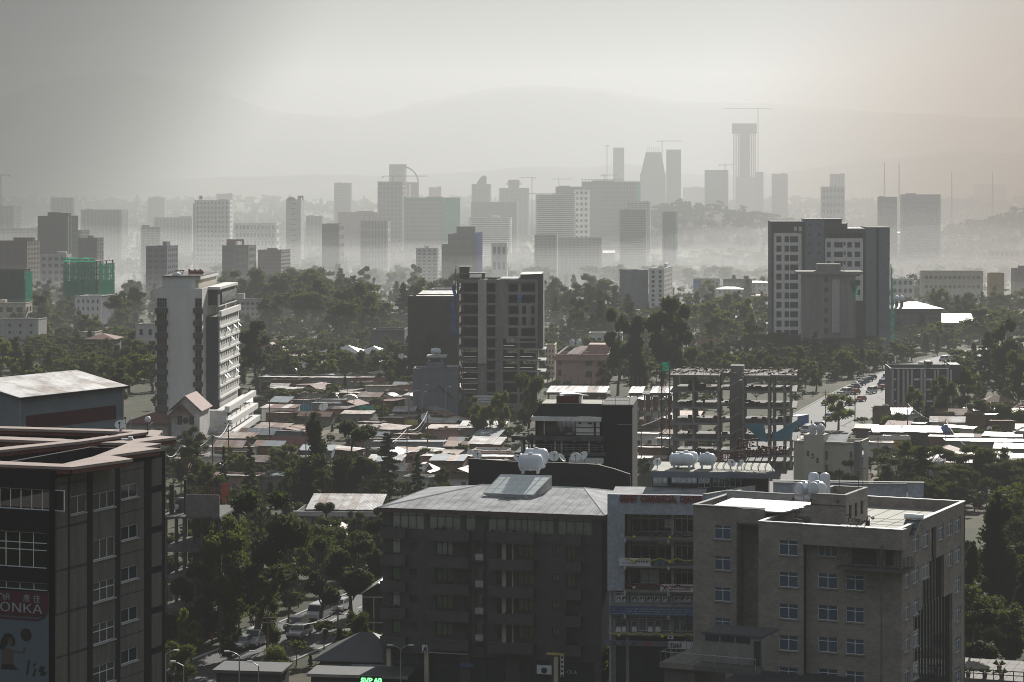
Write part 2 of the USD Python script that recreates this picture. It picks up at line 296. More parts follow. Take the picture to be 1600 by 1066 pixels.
def water_tank(loc,rz,L,r,label,group=None,z=None):
    t = thing('water_tank',label,'water tank',loc,rz,group)
    part(t,'vessel',tank_mesh(L,r),'tank_plastic',40)
    for sx in (-.3,.3):
        part(t,'leg',MB().box(L*sx - .12,L*sx + .12,-r*.7,r*.7,0,.75),'tank_plastic')
    part(t,'seam',MB().add(*[np.asarray(a) for a in (MB().lathe([(r*1.03,-L*.42),(r*1.06,-L*.40),(r*1.06,-L*.38),(r*1.03,-L*.36)],20,(0,0,r + .35),'x').mesh())]),'tank_plastic')
    part(t,'filler_cap',MB().lathe([(.0,2*r + .48),(.25,2*r + .46),(.27,2*r + .25)],12),'tank_plastic')
    return t
def dish(loc,rz,s,label,group=None,tilt=35,h=1.0):
    t = thing('satellite_dish',label,'satellite dish',loc,rz,group)
    k,n = 5,18; prof = [(s*i/k,s*.28*(i/k) ** 2) for i in range(k + 1)]; prof[0] = (.01,0)
    prof += [(s*.98,s*.30),(.01,s*.03)]
    v,f = MB().lathe(prof,n).mesh(); a = math.radians(90 - tilt)
    Rm = trimesh.transformations.rotation_matrix(a,[1,0,0])[:3,:3]
    part(t,'reflector',(v @ Rm.T + [0,-.1,h],f),'white_alu',40)
    part(t,'mast',MB().bar((0,0,0),(0,0,h),.05),'steel')
    tip = Rm @ np.array([0,0,s*.9]) + [0,-.1,h]
    part(t,'feed_arm',MB().bar(Rm @ np.array([0,-s*.9,s*.25]) + [0,-.1,h],tip,.03).box(tip[0] - .08,tip[0] + .08,tip[1] - .08,tip[1] + .08,tip[2] - .08,tip[2] + .08),'dark_steel')
    return t
def lettering(text,h,depth=.12,bold=True): return meshkit.text_mesh(text,h,depth,bold)
def place_text(m,B,a,b,z):
    """lay a text mesh on a wall basis at (a, z), b outwards"""
    o,u,n = B; v = np.array(m.vertices)
    return (o + v[:,:1]*u + v[:,1:2]*V3(0,0,1) + v[:,2:]*n + u*a + n*b + V3(0,0,z),np.array(m.faces))

# ------------------------------------------------------------------ ground, hills, roads
def groundmat():
    n = {'g': ('geometry',{}),'n1': ('noise_texture',dict(scale=.012,detail=6.0,roughness=.65)),'r1': ('rgb_ramp',dict(ramp=[(.38,(.025,.034,.014)),(.53,(.055,.058,.03)),(.63,(.11,.092,.066)),(.78,(.19,.17,.145))])),
         'n2': ('noise_texture',dict(scale=.25,detail=5.0,roughness=.7)),'r2': ('rgb_ramp',dict(ramp=[(.3,(.6,)*3),(.65,(1,1,1))])),'m': ('mix',dict(mix_type='multiply',fac=.9)),'p': ('principled_bsdf',dict(roughness=.95,specular_ior_level=.15))}
    M['ground'] = usdkit.material(stage,'/World/Looks/ground',n,[('g.position','n1.vector'),('n1.fac','r1.fac'),('g.position','n2.vector'),('n2.fac','r2.fac'),('r1.color','m.color1'),('r2.color','m.color2'),('m.color','p.base_color')],surface='p.BSDF')
    n = {'g': ('geometry',{}),'n1': ('noise_texture',dict(scale=.002,detail=8.0,roughness=.7)),'r1': ('rgb_ramp',dict(ramp=[(.35,(.02,.03,.014)),(.6,(.06,.06,.035)),(.7,(.1,.085,.06))])),'p': ('principled_bsdf',dict(roughness=1.,specular_ior_level=.05))}
    M['hill'] = usdkit.material(stage,'/World/Looks/hill',n,[('g.position','n1.vector'),('n1.fac','r1.fac'),('r1.color','p.base_color')],surface='p.BSDF')
groundmat()
def sheet(xs,ys,fz):
    X,Y = np.meshgrid(xs,ys); v = np.stack([X,Y,fz(X,Y)],-1).reshape(-1,3); n = len(xs)
    i,j = np.meshgrid(np.arange(len(ys) - 1),np.arange(n - 1),indexing='ij'); a = (i*n + j).ravel()
    return v,np.stack([a,a + 1,a + n + 1,a + n],1)
HAZE_TOP = 885.0
g = sheet(np.array([-6300,-2500,-1200,-500,0,500,1200,2500,6300.]),np.r_[np.array([-1400,-300,0,300,600,700]),np.arange(800,10000,150),np.array([10500,12000,14000,19300.])],lambda X,Y: gz(Y))
single('ground',g,'ground','flat city ground of dirt, grass and yards under the buildings','ground',kind='structure')
def ridge(name,d,prof,rough,seed,label,depth=1600,bot=-28):
    """a range of hills: crest follows the photo's outline at distance d, falling towards us and away"""
    xs = np.linspace(-480,2080,190); py = np.interp(xs,[p[0] for p in prof],[p[1] for p in prof])
    py = py - rough*(meshkit.fbm(np.stack([xs/90,0*xs,0*xs],-1),5,seed) - .5)
    X = (xs - CX)/FPX*d; Zc = EYE - (py - HY)/FPX*d
    rows,ts = [],np.linspace(-1,.8,26)
    for tt in ts:
        k = np.where(tt < 0,(1 + tt) ** 1.1,1 - tt*.9); y = d + tt*depth
        nz = (meshkit.fbm(np.stack([X/700,np.full_like(X,y/700),0*X],-1),5,seed + 3) - .5)*60*(1 - abs(k - .5)*2*.9 if abs(tt) > 1e-6 else 0)
        rows.append(np.stack([X,np.full_like(X,y),np.maximum(bot + (np.maximum(Zc,bot) - bot)*k + nz*(0 if abs(tt) < .04 else 1),bot)],-1))
    v = np.vstack(rows); n = len(xs); i,j = np.meshgrid(np.arange(len(ts) - 1),np.arange(n - 1),indexing='ij'); a = (i*n + j).ravel()
    single(name,(v,np.stack([a,a + 1,a + n + 1,a + n],1)),'hill',label,'hills',kind='structure',smooth=True); return v[::1][n*8:n*21]
ridge('far_mountain',16800,[(-480,150),(0,150),(90,118),(200,108),(330,140),(420,172),(560,185),(640,160),(740,140),(830,132),(930,138),(1040,158),(1200,160),(1330,172),(1480,178),(1600,186),(2080,200)],9,3,'faint long mountain ridge closing the view behind the city')
ridge('near_hills',12800,[(-480,300),(0,284),(150,281),(330,276),(500,274),(700,272),(840,262),(960,258),(1100,272),(1250,268),(1400,246),(1500,236),(1600,240),(2080,236)],12,9,'low hazy wooded hills just behind the skyline towers',depth=900)
M['haze'] = usdkit.material(stage,'/World/Looks/haze_air',{'v': ('principled_volume',dict(color=(.66,.68,.69),density=.000098,anisotropy=.36))},[],volume='v.volume')
single('haze',trimesh.creation.box(bounds=[[-6400,-1450,-95],[6400,19400,HAZE_TOP]]),'haze','thin pale haze filling the air over the whole city','haze',kind='stuff')
# banks of cloud high over both sides of the view: they shade the haze there, so that light shafts slant past their thin edges
SX,SY = 2826*math.sin(SUN_AZ),2826*math.cos(SUN_AZ)       # where the sun's ray through the camera crosses the clouds' level
def cloud(name,side,slope,thin,most,tint,label,seed):
    k = 1.0 if side > 0 else -1.0
    M[name] = usdkit.material(stage,'/World/Looks/' + name,{'g': ('geometry',{}),'n': ('noise_texture',dict(scale=.0009,detail=6.0,roughness=.6)),'r': ('rgb_ramp',dict(ramp=[(.3,(.62,)*3),(.6,(1.0,)*3)])),
        'dot': ('vector_math',dict(math_type='dot_product',vector2=(k,-k*slope,0))),'e': ('map_range',dict(range_type='smoothstep',from_min=k*(SX - slope*SY),from_max=k*(SX - slope*SY) + thin,to_min=0.,to_max=most,clamp=True)),'x': ('math',dict(math_type='multiply')),'t': ('transparent_bsdf',{}),'d': ('translucent_bsdf',dict(color=(.42,.44,.46))),'m': ('mix_closure',{}),'tc': ('mix',dict(color1=(1,1,1),color2=tint))},
        [('g.position','n.vector'),('n.fac','r.fac'),('g.position','dot.vector1'),('dot.value','e.value'),('e.result','x.value1'),('r.color','x.value2'),('x.value','m.fac'),('x.value','tc.fac'),('tc.color','t.color'),('t.BSDF','m.closure1'),('d.BSDF','m.closure2')],surface='m.closure')
    ys = np.linspace(3300,20800,90); e = SX + slope*(ys - SY); vs = []
    for t in np.linspace(0,1,24): x = e*(1 - t) + k*9500*t; vs.append(np.stack([x,ys,1580 + 90*math.sin(math.pi*min(1,t*3)/2) + 120*(meshkit.fbm(np.stack([x/700,ys/700,0*x],-1),4,seed) - .5)],-1))
    v = np.vstack(vs); n = 90; i,j = np.meshgrid(np.arange(23),np.arange(n - 1),indexing='ij'); a = (i*n + j).ravel()
    single('cloud',(v,np.stack([a,a + 1,a + n + 1,a + n],1)),name,label,'cloud',kind='structure',smooth=True)
cloud('cloud_grey',-1,-.105,700,1.0,(1,1,1),'grey cloud bank high at the upper left, light shafts slanting past its edge',8)
cloud('cloud_warm',1,.06,1700,.8,(1,.56,.3),'thin warm cloud veil high at the upper right',12)
RISE = ridge('wooded_rise',5200,[(-480,420),(860,425),(930,372),(975,350),(1020,338),(1060,328),(1110,331),(1160,340),(1230,352),(1330,380),(1400,410),(1470,380),(1530,352),(1600,340),(2080,338)],14,21,'low wooded rise with dark hazy trees before the skyline towers',depth=800,bot=-92); RISE = RISE[RISE[:,2] > gz(RISE[:,1]) + 6]
# mist pooled in the valley: a thin closed layer that follows the ground between the near quarters and the low rise
def mist():
    xs,ys = np.linspace(-2600,2600,40),np.linspace(690,5600,64); b = sheet(xs,ys,lambda X,Y: gz(Y) - 4); nz = lambda X,Y: meshkit.fbm(np.stack([X/420,Y/420,0*X],-1),3,31)
    t = sheet(xs,ys,lambda X,Y: gz(Y) + np.clip((Y - 690)/1500,0,1) ** .75*np.clip((5600 - Y)/500,0,1)*(6 + 105*nz(X,Y) ** 1.5) - 3.8); n,m = 40,64; N = n*m; e = []
    ring = [*range(n - 1),*[n - 1 + k*n for k in range(m - 1)],*[N - 1 - k for k in range(n - 1)],*[N - n - k*n for k in range(m - 1)]]
    for i,a in enumerate(ring): c = ring[(i + 1) % len(ring)]; e.append([a,c,c + N,a + N])
    return np.vstack([b[0],t[0]]),np.vstack([b[1][:,::-1],t[1] + N,np.array(e)])
M['mist'] = usdkit.material(stage,'/World/Looks/mist_air',{'v': ('principled_volume',dict(color=(.9,.92,.93),density=.00018,anisotropy=.36))},[],volume='v.volume')
single('mist',mist(),'mist','low bright mist pooling between the hazy trees in the valley','mist',kind='stuff')
def road(name,pts,w,label,z=.004,m='asphalt'):
    p = np.array([U(*q)[:2] if q[1] > 628 else UG(*q)[:2] for q in pts]); q_ = np.linspace(0,len(p) - 1,len(p)*5); p = np.stack([np.interp(q_,range(len(p)),p[:,k]) for k in (0,1)],1); p = np.stack([np.convolve(np.pad(p[:,k],3,'edge'),np.ones(7)/7,'valid') for k in (0,1)],1); t = np.gradient(p,axis=0); t /= np.linalg.norm(t,axis=1,keepdims=True); nn = np.stack([-t[:,1],t[:,0]],1)
    v = np.vstack([np.column_stack([p + nn*w/2,gz(p[:,1]) + z]),np.column_stack([p - nn*w/2,gz(p[:,1]) + z])]); n = len(p)
    single(name,(v,[[i,i + n,i + n + 1,i + 1] for i in range(n - 1)]),m,label,'road',kind='structure')
    return p,t,nn
def lane_marks(name,p,nn,off,w,dash,label,z=.009):
    L = np.r_[0,np.cumsum(np.linalg.norm(np.diff(p,axis=0),axis=1))]; m = MB(); s = 0.
    while s < L[-1] - dash:
        q = [np.array([np.interp(e,L,(p + nn*off)[:,k]) for k in (0,1)]) for e in (s,s + dash)]; d = q[1] - q[0]; d /= np.linalg.norm(d); e = np.array([-d[1],d[0]])*w/2
        h = gz(q[0][1]) + z; m.add([[*(q[0] - e),h],[*(q[1] - e),h],[*(q[1] + e),h],[*(q[0] + e),h]],[[0,1,2,3]]); s += dash*2.2
    single(name,m,'white_sign',label,'road marking',kind='structure')
def kerb(name,p,nn,off,label):
    m = MB(); a,b = p + nn*off,p + nn*(off + math.copysign(.35,off))
    for i in range(len(p) - 1):
        h = gz(a[i:i + 2,1]) + .13; m.slab([[*a[i],h[0]],[*a[i + 1],h[1]],[*b[i + 1],h[1]],[*b[i],h[0]]],.14)
    single(name,m,'concrete_pale',label,'kerb',kind='structure')
AVE = road('avenue',[(1120,800),(1165,752),(1215,712),(1255,680),(1320,636),(1400,592),(1490,562),(1590,541),(1700,524)],20,'wide grey avenue running back to the right between the trees')
lane_marks('lane_marking',AVE[0],AVE[2],0.0,.25,3.0,'white dashed line along the middle of the wide avenue')
kerb('kerb',AVE[0],AVE[2],10.0,'pale kerb along the left edge of the avenue'); kerb('kerb',AVE[0],AVE[2],-10.0,'pale kerb along the right edge of the avenue')
ST = road('street',[(250,1100),(330,1052),(420,1016),(500,978),(560,950),(620,925),(690,902)],12,'shaded street with traffic between the dark left building and the brown apartments')
lane_marks('lane_marking',ST[0],ST[2],0.0,.16,2.5,'white dashed line on the shaded street among the trees')
kerb('kerb',ST[0],ST[2],6.0,'kerb on the far side of the shaded street'); kerb('kerb',ST[0],ST[2],-6.0,'kerb on the near side of the shaded street')
for nm,pts,w,lb in (('dirt_lane',[(370,760),(400,715),(425,690),(520,672),(640,668),(760,664)],7,'pale dusty lane winding through the tin-roofed quarter'),('dirt_lane',[(1320,770),(1380,735),(1450,722),(1560,712)],6,'dirt lane beside the arched shed'),
                       ('dirt_lane',[(540,590),(545,560),(560,530),(600,500)],7,'pale lane leading up to the villas behind the tin roofs')):
    road(nm,pts,w,lb,m='dirt')

# ================================================================== A: dark building with the pink-topped canopies (left edge)
F = Frame(84,194,-22); A = F.thing('dark_office_building','dark framed building at left edge with pale wall panels and stepped pink-edged canopies','building')
zc = F.z(731,F.x(112)); WR = F.y(258,0); zb = -2.0
def Aw(px,py,z): q = U(px,py,z); return F.inv(q)
XL = F.x(-40); ztop = zc - .35
# canopies: strips seen from above, all on one level
strips = [[(-70,717),(-70,723),(112,730),(100,725)],[(97,725),(112,730),(208,717),(170,711),(143,714)],[(143,714.3),(172,711.6),(252,700.5),(225,698.7),(181,700)],[(181,700),(222,699.2),(252,693),(204,690.5)],
          [(158,691.3),(203,692.4),(277,683),(252,681),(212,686)],[(228,681),(245,683),(254,673),(236,671.5)],[(-70,664),(-70,667),(182,674),(253,676),(254,672.5),(182,671)],
          [(-70,711),(-70,706),(123,687),(225,672.5),(229,675.5),(125,690)],[(-70,679),(95,685.5),(121,687.5),(100,690),(-70,684)]]
polys = [Polygon([Aw(px,py,zc) for px,py in s]).buffer(0) for s in strips]
for i,p in enumerate(polys):
    rest = unary_union(polys[:i]) if i else None
    q = p.difference(rest.buffer(.01)) if rest is not None else p
    part(A,'canopy',MB().prism(q,zc - .22,zc),'canopy_top')
    part(A,'canopy_edge',MB().prism(q.buffer(-.06),zc - .55,zc - .224),'roof_red')
for i in (6,7,8): part(A,'parapet_wall',MB().prism(polys[i].buffer(-.12),zc - 3.2,zc - .553),'black_paint')
part(A,'roof_deck',MB().box(XL + .4,-.4,.45,WR - .45,zc - 3.6,zc - 3.2),'roof_red')
# front, towards the viewer
BF,BR = FRONT(0),RIGHT(0)
zf = [F.z(p) for p in (764,799,834,890,913,925)]
fx = [F.x(p) for p in (-36,-14,6,17,36,54,73)]
h1 = (F.x(-36),F.x(99),F.z(799),F.z(766)); h2 = (F.x(-36),F.x(73),F.z(890),F.z(834)); h3 = (F.x(-36),F.x(74),F.z(925),F.z(913))
facade(A,BF,rect(XL,0,zb,ztop),[h1,h2,h3],'black_paint',.4)
part(A,'inner_floor',MB().box(XL + .5,-.6,.9,WR - 1,zb,zc - 4),'interior')
window(A,BF,*h1,cols=8,transom=None,glass='pane_smoke'); window(A,BF,*h2,cols=5,transom=[.5,.7],glass='pane_smoke',curtain='curtain'); window(A,BF,*h3,cols=5,glass='glass_dark')
# advertisement on the front
ax0,ax1,az0,az1 = F.x(-60),F.x(77),F.z(1100),F.z(927)
bd = thing('billboard','large pale poster with dark red header and white lettering on the dark left building','billboard',F.loc(),F.yaw)
part(bd,'sheet',MB().ob(BF,ax0,ax1,.03,.1,az0,az1),'poster_pale')
hd = Polygon([(ax0,az1 + .01),(ax1 - .05,az1 + .01),(ax1 - .02,F.z(951)),(F.x(70),F.z(963)),(F.x(60),F.z(966)),(ax0,F.z(966))])
part(bd,'header',MB().wall(BF,hd,.104,.14),'maroon_sign')
part(bd,'stripe',MB().wall(BF,Polygon([(ax0,F.z(969)),(F.x(60),F.z(969)),(F.x(72),F.z(962)),(ax1 - .02,F.z(953)),(ax1 - .02,F.z(956)),(F.x(72),F.z(966)),(F.x(60),F.z(972)),(ax0,F.z(972))]),.104,.13),'maroon_sign')
tm = lettering('ONKA',(F.z(945) - F.z(960))*.96,.04,False); sx = (F.x(68) - F.x(1))/(tm.bounds[1][0]); v = np.array(tm.vertices)*[sx,1,1]
part(bd,'lettering',place_text(trimesh.Trimesh(v,tm.faces,process=False),BF,F.x(1),.145,F.z(960)),'letter_pale')
def strokes(B,a,z,w,h,segs,r,b):
    m = MB(); o,u,n = B
    for s in segs:
        pts = [o + u*(a + x*w) + V3(0,0,z + y*h) + n*b for x,y in s]
        for p,q in zip(pts,pts[1:]): m.bar(p,q,r)
    return m
kang = [[(.5,1.05),(.55,.95)],[(.1,.9),(1,.9)],[(.18,.9),(.15,.4),(0,0)],[(.35,.75),(.85,.75),(.85,.5)],[(.25,.62),(1,.62)],[(.35,.5),(.85,.5)],[(.6,.85),(.6,.02),(.5,.1)],[(.3,.4),(.45,.3)],[(.25,.05),(.5,.25)],[(.9,.42),(.7,.28),(1,.03)]]
jia = [[(.3,1),(.0,.55)],[(.17,.75),(.17,0)],[(.4,.85),(.95,.85)],[(.67,1),(.67,.58)],[(.35,.58),(1,.58)],[(.42,.36),(.95,.36)],[(.67,.52),(.67,.05)],[(.33,.05),(1,.05)]]
hx = F.z(930) - F.z(941)
part(bd,'character',strokes(BF,F.x(38),F.z(943),hx*1.1,hx,kang,.028,.16),'letter_pale'); part(bd,'character',strokes(BF,F.x(54),F.z(943),hx*1.05,hx,jia,.03,.16),'letter_pale')
eth = [[(0,.95),(.3,.95),(.3,.55)],[(.55,.9),(.55,0)],[(.55,.6),(.8,.75),(.8,0)],[(1.05,.9),(1.3,.95),(1.5,.8),(1.5,.1)],[(1.05,.9),(1.05,.1)],[(1.05,.5),(1.5,.55)]]
part(bd,'character',strokes(BF,F.x(2),F.z(943),hx,hx,eth,.035,.16),'letter_pale')
def disc(B,a,z,r,b,k=20,rx=1.0): return MB().wall(B,Polygon([(a + r*rx*math.cos(t),z + r*math.sin(t)) for t in np.linspace(0,2*math.pi,k,endpoint=False)]),b,b + .01)
pw = F.x(2) - F.x(1); pz = lambda py: F.z(py)
pic = lambda pts: Polygon([(F.x(x),F.z(y)) for x,y in pts])
part(bd,'printed_hair',MB().wall(BF,pic([(8,996),(14,994),(20,996),(25,1004),(25,1012),(20,1015),(16,1010),(12,1014),(6,1022),(0,1020),(3,1006)]),.104,.108),'ink')
part(bd,'printed_face',MB().wall(BF,pic([(14,1003),(18,1001),(21,1006),(20,1012),(16,1014),(13,1009)]),.112,.116),'poster_skin')
part(bd,'printed_body',MB().wall(BF,pic([(3,1022),(14,1016),(20,1020),(37,1022),(37,1016),(41,1014),(42,1020),(38,1025),(22,1025),(22,1044),(26,1050),(3,1050)]),.104,.108),'poster_skin')
part(bd,'printed_skirt',MB().wall(BF,pic([(4,1044),(22,1043),(30,1051),(3,1052)]),.112,.116),'ink')
part(bd,'printed_button',disc(BF,F.x(42),F.z(995),pw*8.5,.104),'ink')
for px,py,w_,h_ in ((45,1046,3,24),(55,1041,3,5),(55,1053,3,12),(64,1047,8,9),(66,1054,8,6)):
    part(bd,'printed_mark',MB().wall(BF,pic([(px,py - h_/2),(px + w_,py - h_/2),(px + w_ - 3,py + h_/2),(px - 3,py + h_/2)]),.104,.108),'ink')
# right side: dark frame, pale panels with windows
ys = lambda px: F.y(px,0)
zs = lambda py,px: F.z(py,0,F.y(px,0))
cols = [(86,106,0),(109,136,0),(145,180,1),(188,225,2),(237,253,0)]
pitch = 3.28; ref = {0: (862,96),1: (862,122),2: (862,162),3: (833,206),4: (803,245)}
holes,pan = [],[]
for ci,(p0,p1,kind) in enumerate(cols):
    zt = zs([822.5,816,812,799,769][ci],(p0 + p1)/2); zl = zs([893,887,878,862,835][ci],(p0 + p1)/2); ph = zt - zl
    for k in range(-2,13):
        a0,a1,z1 = ys(p0),ys(p1),zt - (k)*pitch
        z0 = z1 - ph if ci != 4 else z1 - 2.75
        z1 = min(z1,zc - .9)
        if z1 - z0 < .5 or z0 < zb: continue
        pan.append((ci,a0,a1,z0,z1,kind,k))
for ci,a0,a1,z0,z1,kind,k in pan: holes.append((a0,a1,z0,z1))
facade(A,BR,rect(0,WR,zb,ztop),holes,'black_paint',.4)
for ci,a0,a1,z0,z1,kind,k in pan:
    hs = []
    if kind == 1: hs = [(a0 + .05,a1 - .02,z0 + .28,z0 + 1.85)] if k >= 0 else [(a0 + .05,a1 - .02,z0 + .9,z0 + 2.2)]
    if kind == 2: hs = [(a0 + .12,a0 + (a1 - a0)*.75,z0 + 1.05,z0 + 2.15)]
    if ci == 1 and k < 0: hs = [(a0 + .1,a1 - .1,z0 + .9,z0 + 2.3)]
    hs = [h for h in hs if h[3] < z1 - .1]
    facade(A,BR,rect(a0 + .003,a1 - .003,z0 + .003,z1 - .003),hs,'panel_beige',.22,'wall_panel')
    for h in hs:
        if h[3] < z1 - .1: window(A,BR,*h,cols=3 if kind == 1 else 2,transom=[.62] if kind == 1 and k > 0 else None,glass='glass_dark',depth=.1,sill='concrete_pale' )
part(A,'wall',MB().box(XL,-.1,WR - .35,WR,zb,ztop).box(XL,XL + .3,.5,WR - .4,zb,ztop),'black_paint')
for px,py,s_,rz in ((188,677,.45,20),(204,670,.5,-50)):
    x,y = Aw(px,py,zc); dish(F.loc(x,y,zc),F.yaw + rz,s_,'small dark satellite dish near the back corner of the left roof' if rz > 0 else 'tilted thin satellite dish on the pink back edge of the left roof',h=.7)
x,y = Aw(231,680,zc)
lt = thing('rooftop_lamp','white globe lamp on a thin dark mast at the left roof edge','lamp',F.loc(x,y,zc - .5))
part(lt,'mast',MB().bar((0,0,0),(0,0,1.75),.035),'dark_steel'); part(lt,'globe',trimesh.creation.icosphere(2,.27).apply_translation([0,0,1.85]),'white_sign',True); part(lt,'arm',MB().tube([(0,0,1.3),(.2,0,1.38),(.36,0,1.55)],.03),'white_alu')
x,y = Aw(199,687.5,zc); single('roof_unit',MB().box(-.5,.5,-.2,.2,0,.12).box(.1,.45,-.25,.15,.12,.3),'white_sign','small white flat unit lying on the stepped canopy of the left building','air unit')
UsdGeom.Xformable(stage.GetPrimAtPath('/World/roof_unit')).AddTranslateOp().Set(Gf.Vec3d(*F.loc(x,y,zc + .002)))

# ================================================================== B: big metal shed behind it
F = Frame(30,252,60)
B_ = F.thing('metal_warehouse','grey-blue corrugated metal building with pale ribbed roof and dark red stripe','building')
L = F.x(193); ze = F.z(620); ze2 = F.z(602,L); ze = (ze + ze2)/2; Dp = 13.0
part(B_,'wall',MB().box(0,L,0,.2,0,ze - .1).box(0,.2,.2,Dp,0,ze - .1).box(L - .2,L,.2,Dp,0,ze - .1).box(.2,L - .2,Dp - .2,Dp,0,ze - .1),'tin_shed_wall')
rz_ = ze + 1.35
part(B_,'gable',MB().wall(LEFT(0),Polygon([(0.01,ze - .098),(Dp - .01,ze - .098),(Dp/2,rz_ - .12)]),-.2,0).wall(RIGHT(L),Polygon([(0.01,ze - .098),(Dp - .01,ze - .098),(Dp/2,rz_ - .12)]),-.2,0),'tin_shed_wall')
for k in range(12):
    a0,a1 = -.35 + (L + .7)*k/12,-.35 + (L + .7)*(k + 1)/12 - .04
    part(B_,'roof_panel',MB().slab([(a0,-.4,ze - .05),(a1,-.4,ze - .05),(a1,Dp/2,rz_),(a0,Dp/2,rz_)],.08),'tin_new')
part(B_,'roof_back',MB().slab([(-.35,Dp/2 + .01,rz_),(L + .35,Dp/2 + .01,rz_),(L + .35,Dp + .4,ze - .05),(-.35,Dp + .4,ze - .05)],.08),'tin_new')
part(B_,'gutter',MB().box(-.36,L + .36,-.52,-.41,ze - .28,ze - .06),'dark_steel')
x0,x1 = F.x(41),F.x(181); part(B_,'stripe',MB().ob(FRONT(0),x0,x1,.004,.05,F.z(634,x1) - 1.35,F.z(634,x1) + .05),'maroon_sign')
part(B_,'seam',MB().ob(FRONT(0),L*.985,L,.004,.03,0,ze - .3).ob(FRONT(0),0,L*.012,.004,.03,0,ze - .3),'steel')

# ================================================================== C: brown tiled apartments with the hipped metal roof
F = Frame(598,299,-15.5); C = F.thing('brown_apartment_building','dark brown tiled apartment block with weathered grey hip roof and rows of balconies','building')
Wd = F.x(940); D = 20.0; zev = F.z(799,F.x(770)); FB = FRONT(0)
zp = lambda py,px=770: F.z(py,F.x(px)) + 0.0
zl = [zp(846),zp(888),zp(930),zp(972),zp(1017)]        # underside of each balcony row
colw = [(612,625),(640,652),(681,707),(727,737),(777,784),(791,800),(809,834),(863,874),(885,899)]
holes = []; wins = []
for k in range(4):
    zt = zl[k] - .02; zlow = zl[k] - 2.05
    for ci,(p0,p1) in enumerate(colw):
        a0,a1 = F.x(p0),F.x(p1)
        if ci in (1,7): h = (a0,a1,zlow + .85,zt - .4)
        elif ci in (3,5,8): h = (a0,a1,zlow - .25,zt - .12)
        else: h = (a0,a1,zlow + .2,zt - .08)
        holes.append(h); wins.append((ci,k,h))
rec = (F.x(743),F.x(757),zl[3] - 3.0,zl[0] - .05)        # the pale recessed stair bay
holes.append(rec)
top = []
for (p0,p1,nc) in ((612,663,4),(670,720,4),(727,743,1),(762,790,2),(793,865,7),(871,925,4)):
    top.append((F.x(p0),F.x(p1),zl[0] + 1.0,zev - .45,nc))
holes += [t[:4] for t in top]
zg = zl[4] - .05
for (p0,p1) in ((616,662),(668,718),(735,790),(812,860),(868,928)): holes.append((F.x(p0),F.x(p1),.3,zg - .75))
facade(C,FB,rect(0,Wd,-1,zev - .1),holes,'tile_brown',.35)
part(C,'side_wall',MB().wall(RIGHT(Wd),rect(0.36,D,-1,zev - .1),-.35,0).wall(LEFT(0),rect(.36,D,-1,zev - .1),-.35,0).wall(BACK(D),rect(.36,Wd - .36,-1,zev - .1).difference(unary_union([rect(1 + 4.2*k,4.6 + 4.2*k,zl[0] + 1,zev - .5) for k in range(6)])),-.35,0),'tile_brown')
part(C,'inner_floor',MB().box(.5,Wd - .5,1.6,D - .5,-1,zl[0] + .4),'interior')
for ci,k,h in wins:
    cur = {0: 'curtain' if k in (0,2) else 'curtain_green',2: 'curtain' if k == 0 else 'curtain_green',6: 'curtain_green',7: 'cream_trim',8: 'curtain_green' if k < 2 else None}.get(ci)
    window(C,FB,*h,cols=3 if ci in (2,6) else (1 if ci in (0,3,4) else 2),transom=[.82] if ci in (0,2,6) else None,frame='dark_frame',glass='pane_clear' if cur else 'glass_dark',depth=.2,curtain=cur,sill='tile_brown' if ci in (1,7) else None)
    if ci in (5,): part(C,'door_trim',MB().ob(FB,h[0] - .5,h[0] - .004,.003,.06,h[2],h[3]).ob(FB,h[1] + .004,h[1] + .18,.003,.06,h[2],h[3]),'cream_trim')
for a0,a1,z0,z1,nc in top:
    window(C,FB,a0,a1,z0,z1,cols=nc,transom=[.8],frame='dark_frame',glass='pane_clear',depth=.15,curtain='curtain')
# the recessed pale bay
part(C,'stair_bay',MB().box(rec[0] - .4,rec[1] + .4,1.3,1.5,rec[2],rec[3]),'cream_paint')
for k in range(4):
    z0 = zl[k] - 2.25
    part(C,'landing',MB().box(rec[0],rec[1],.02,1.28,z0 - .14,z0),'concrete')
    part(C,'landing_grille',MB().box(rec[0],rec[1],-.1,-.06,z0,z0 + .75),'concrete_pale')
    part(C,'bay_window',MB().box(rec[0] + .45,rec[1] - .2,1.22,1.28,z0 + .3,z0 + 1.7),'glass_dark')
# balconies, row by row
for r_ in range(5):
    for bi,(p0,p1,pr) in enumerate(((598,637,1.0),(673,737,1.3),(768,838,1.3),(885,911,1.0))):
        a0,a1 = F.x(p0),F.x(p1); z0,hh = zl[r_],1.15 if r_ else 1.2
        b = MB().ob(FB,a0,a1,.004,pr,z0,z0 + .16).ob(FB,a0,a1,pr - .14,pr,z0 + .163,z0 + hh).ob(FB,a0,a0 + .14,.004,pr - .143,z0 + .163,z0 + hh).ob(FB,a1 - .14,a1,.004,pr - .143,z0 + .163,z0 + hh)
        bal = part(C,'balcony',b,'tile_brown')
        part(bal,'coping',MB().ob(FB,a0 - .04,a1 + .04,pr - .18,pr + .04,z0 + hh + .003,z0 + hh + .07),'concrete_dark')
        if r_ in (0,3) or R.random() < .3:
            pl = MB()
            for q in range(int((a1 - a0)/.8)):
                c = FB[1]*(a0 + .4 + q*.8 + R.uniform(-.2,.2)) + FB[2]*(pr - .45); sp = trimesh.creation.icosphere(1,R.uniform(.16,.34)); sp.vertices *= rng.uniform(.7,1.4,(len(sp.vertices),1)); pl.tm(sp.apply_translation(c + V3(0,0,z0 + .9 + R.uniform(0,.3))))
            part(bal,'potted_plants',pl,'leaf_dark',kind='stuff')
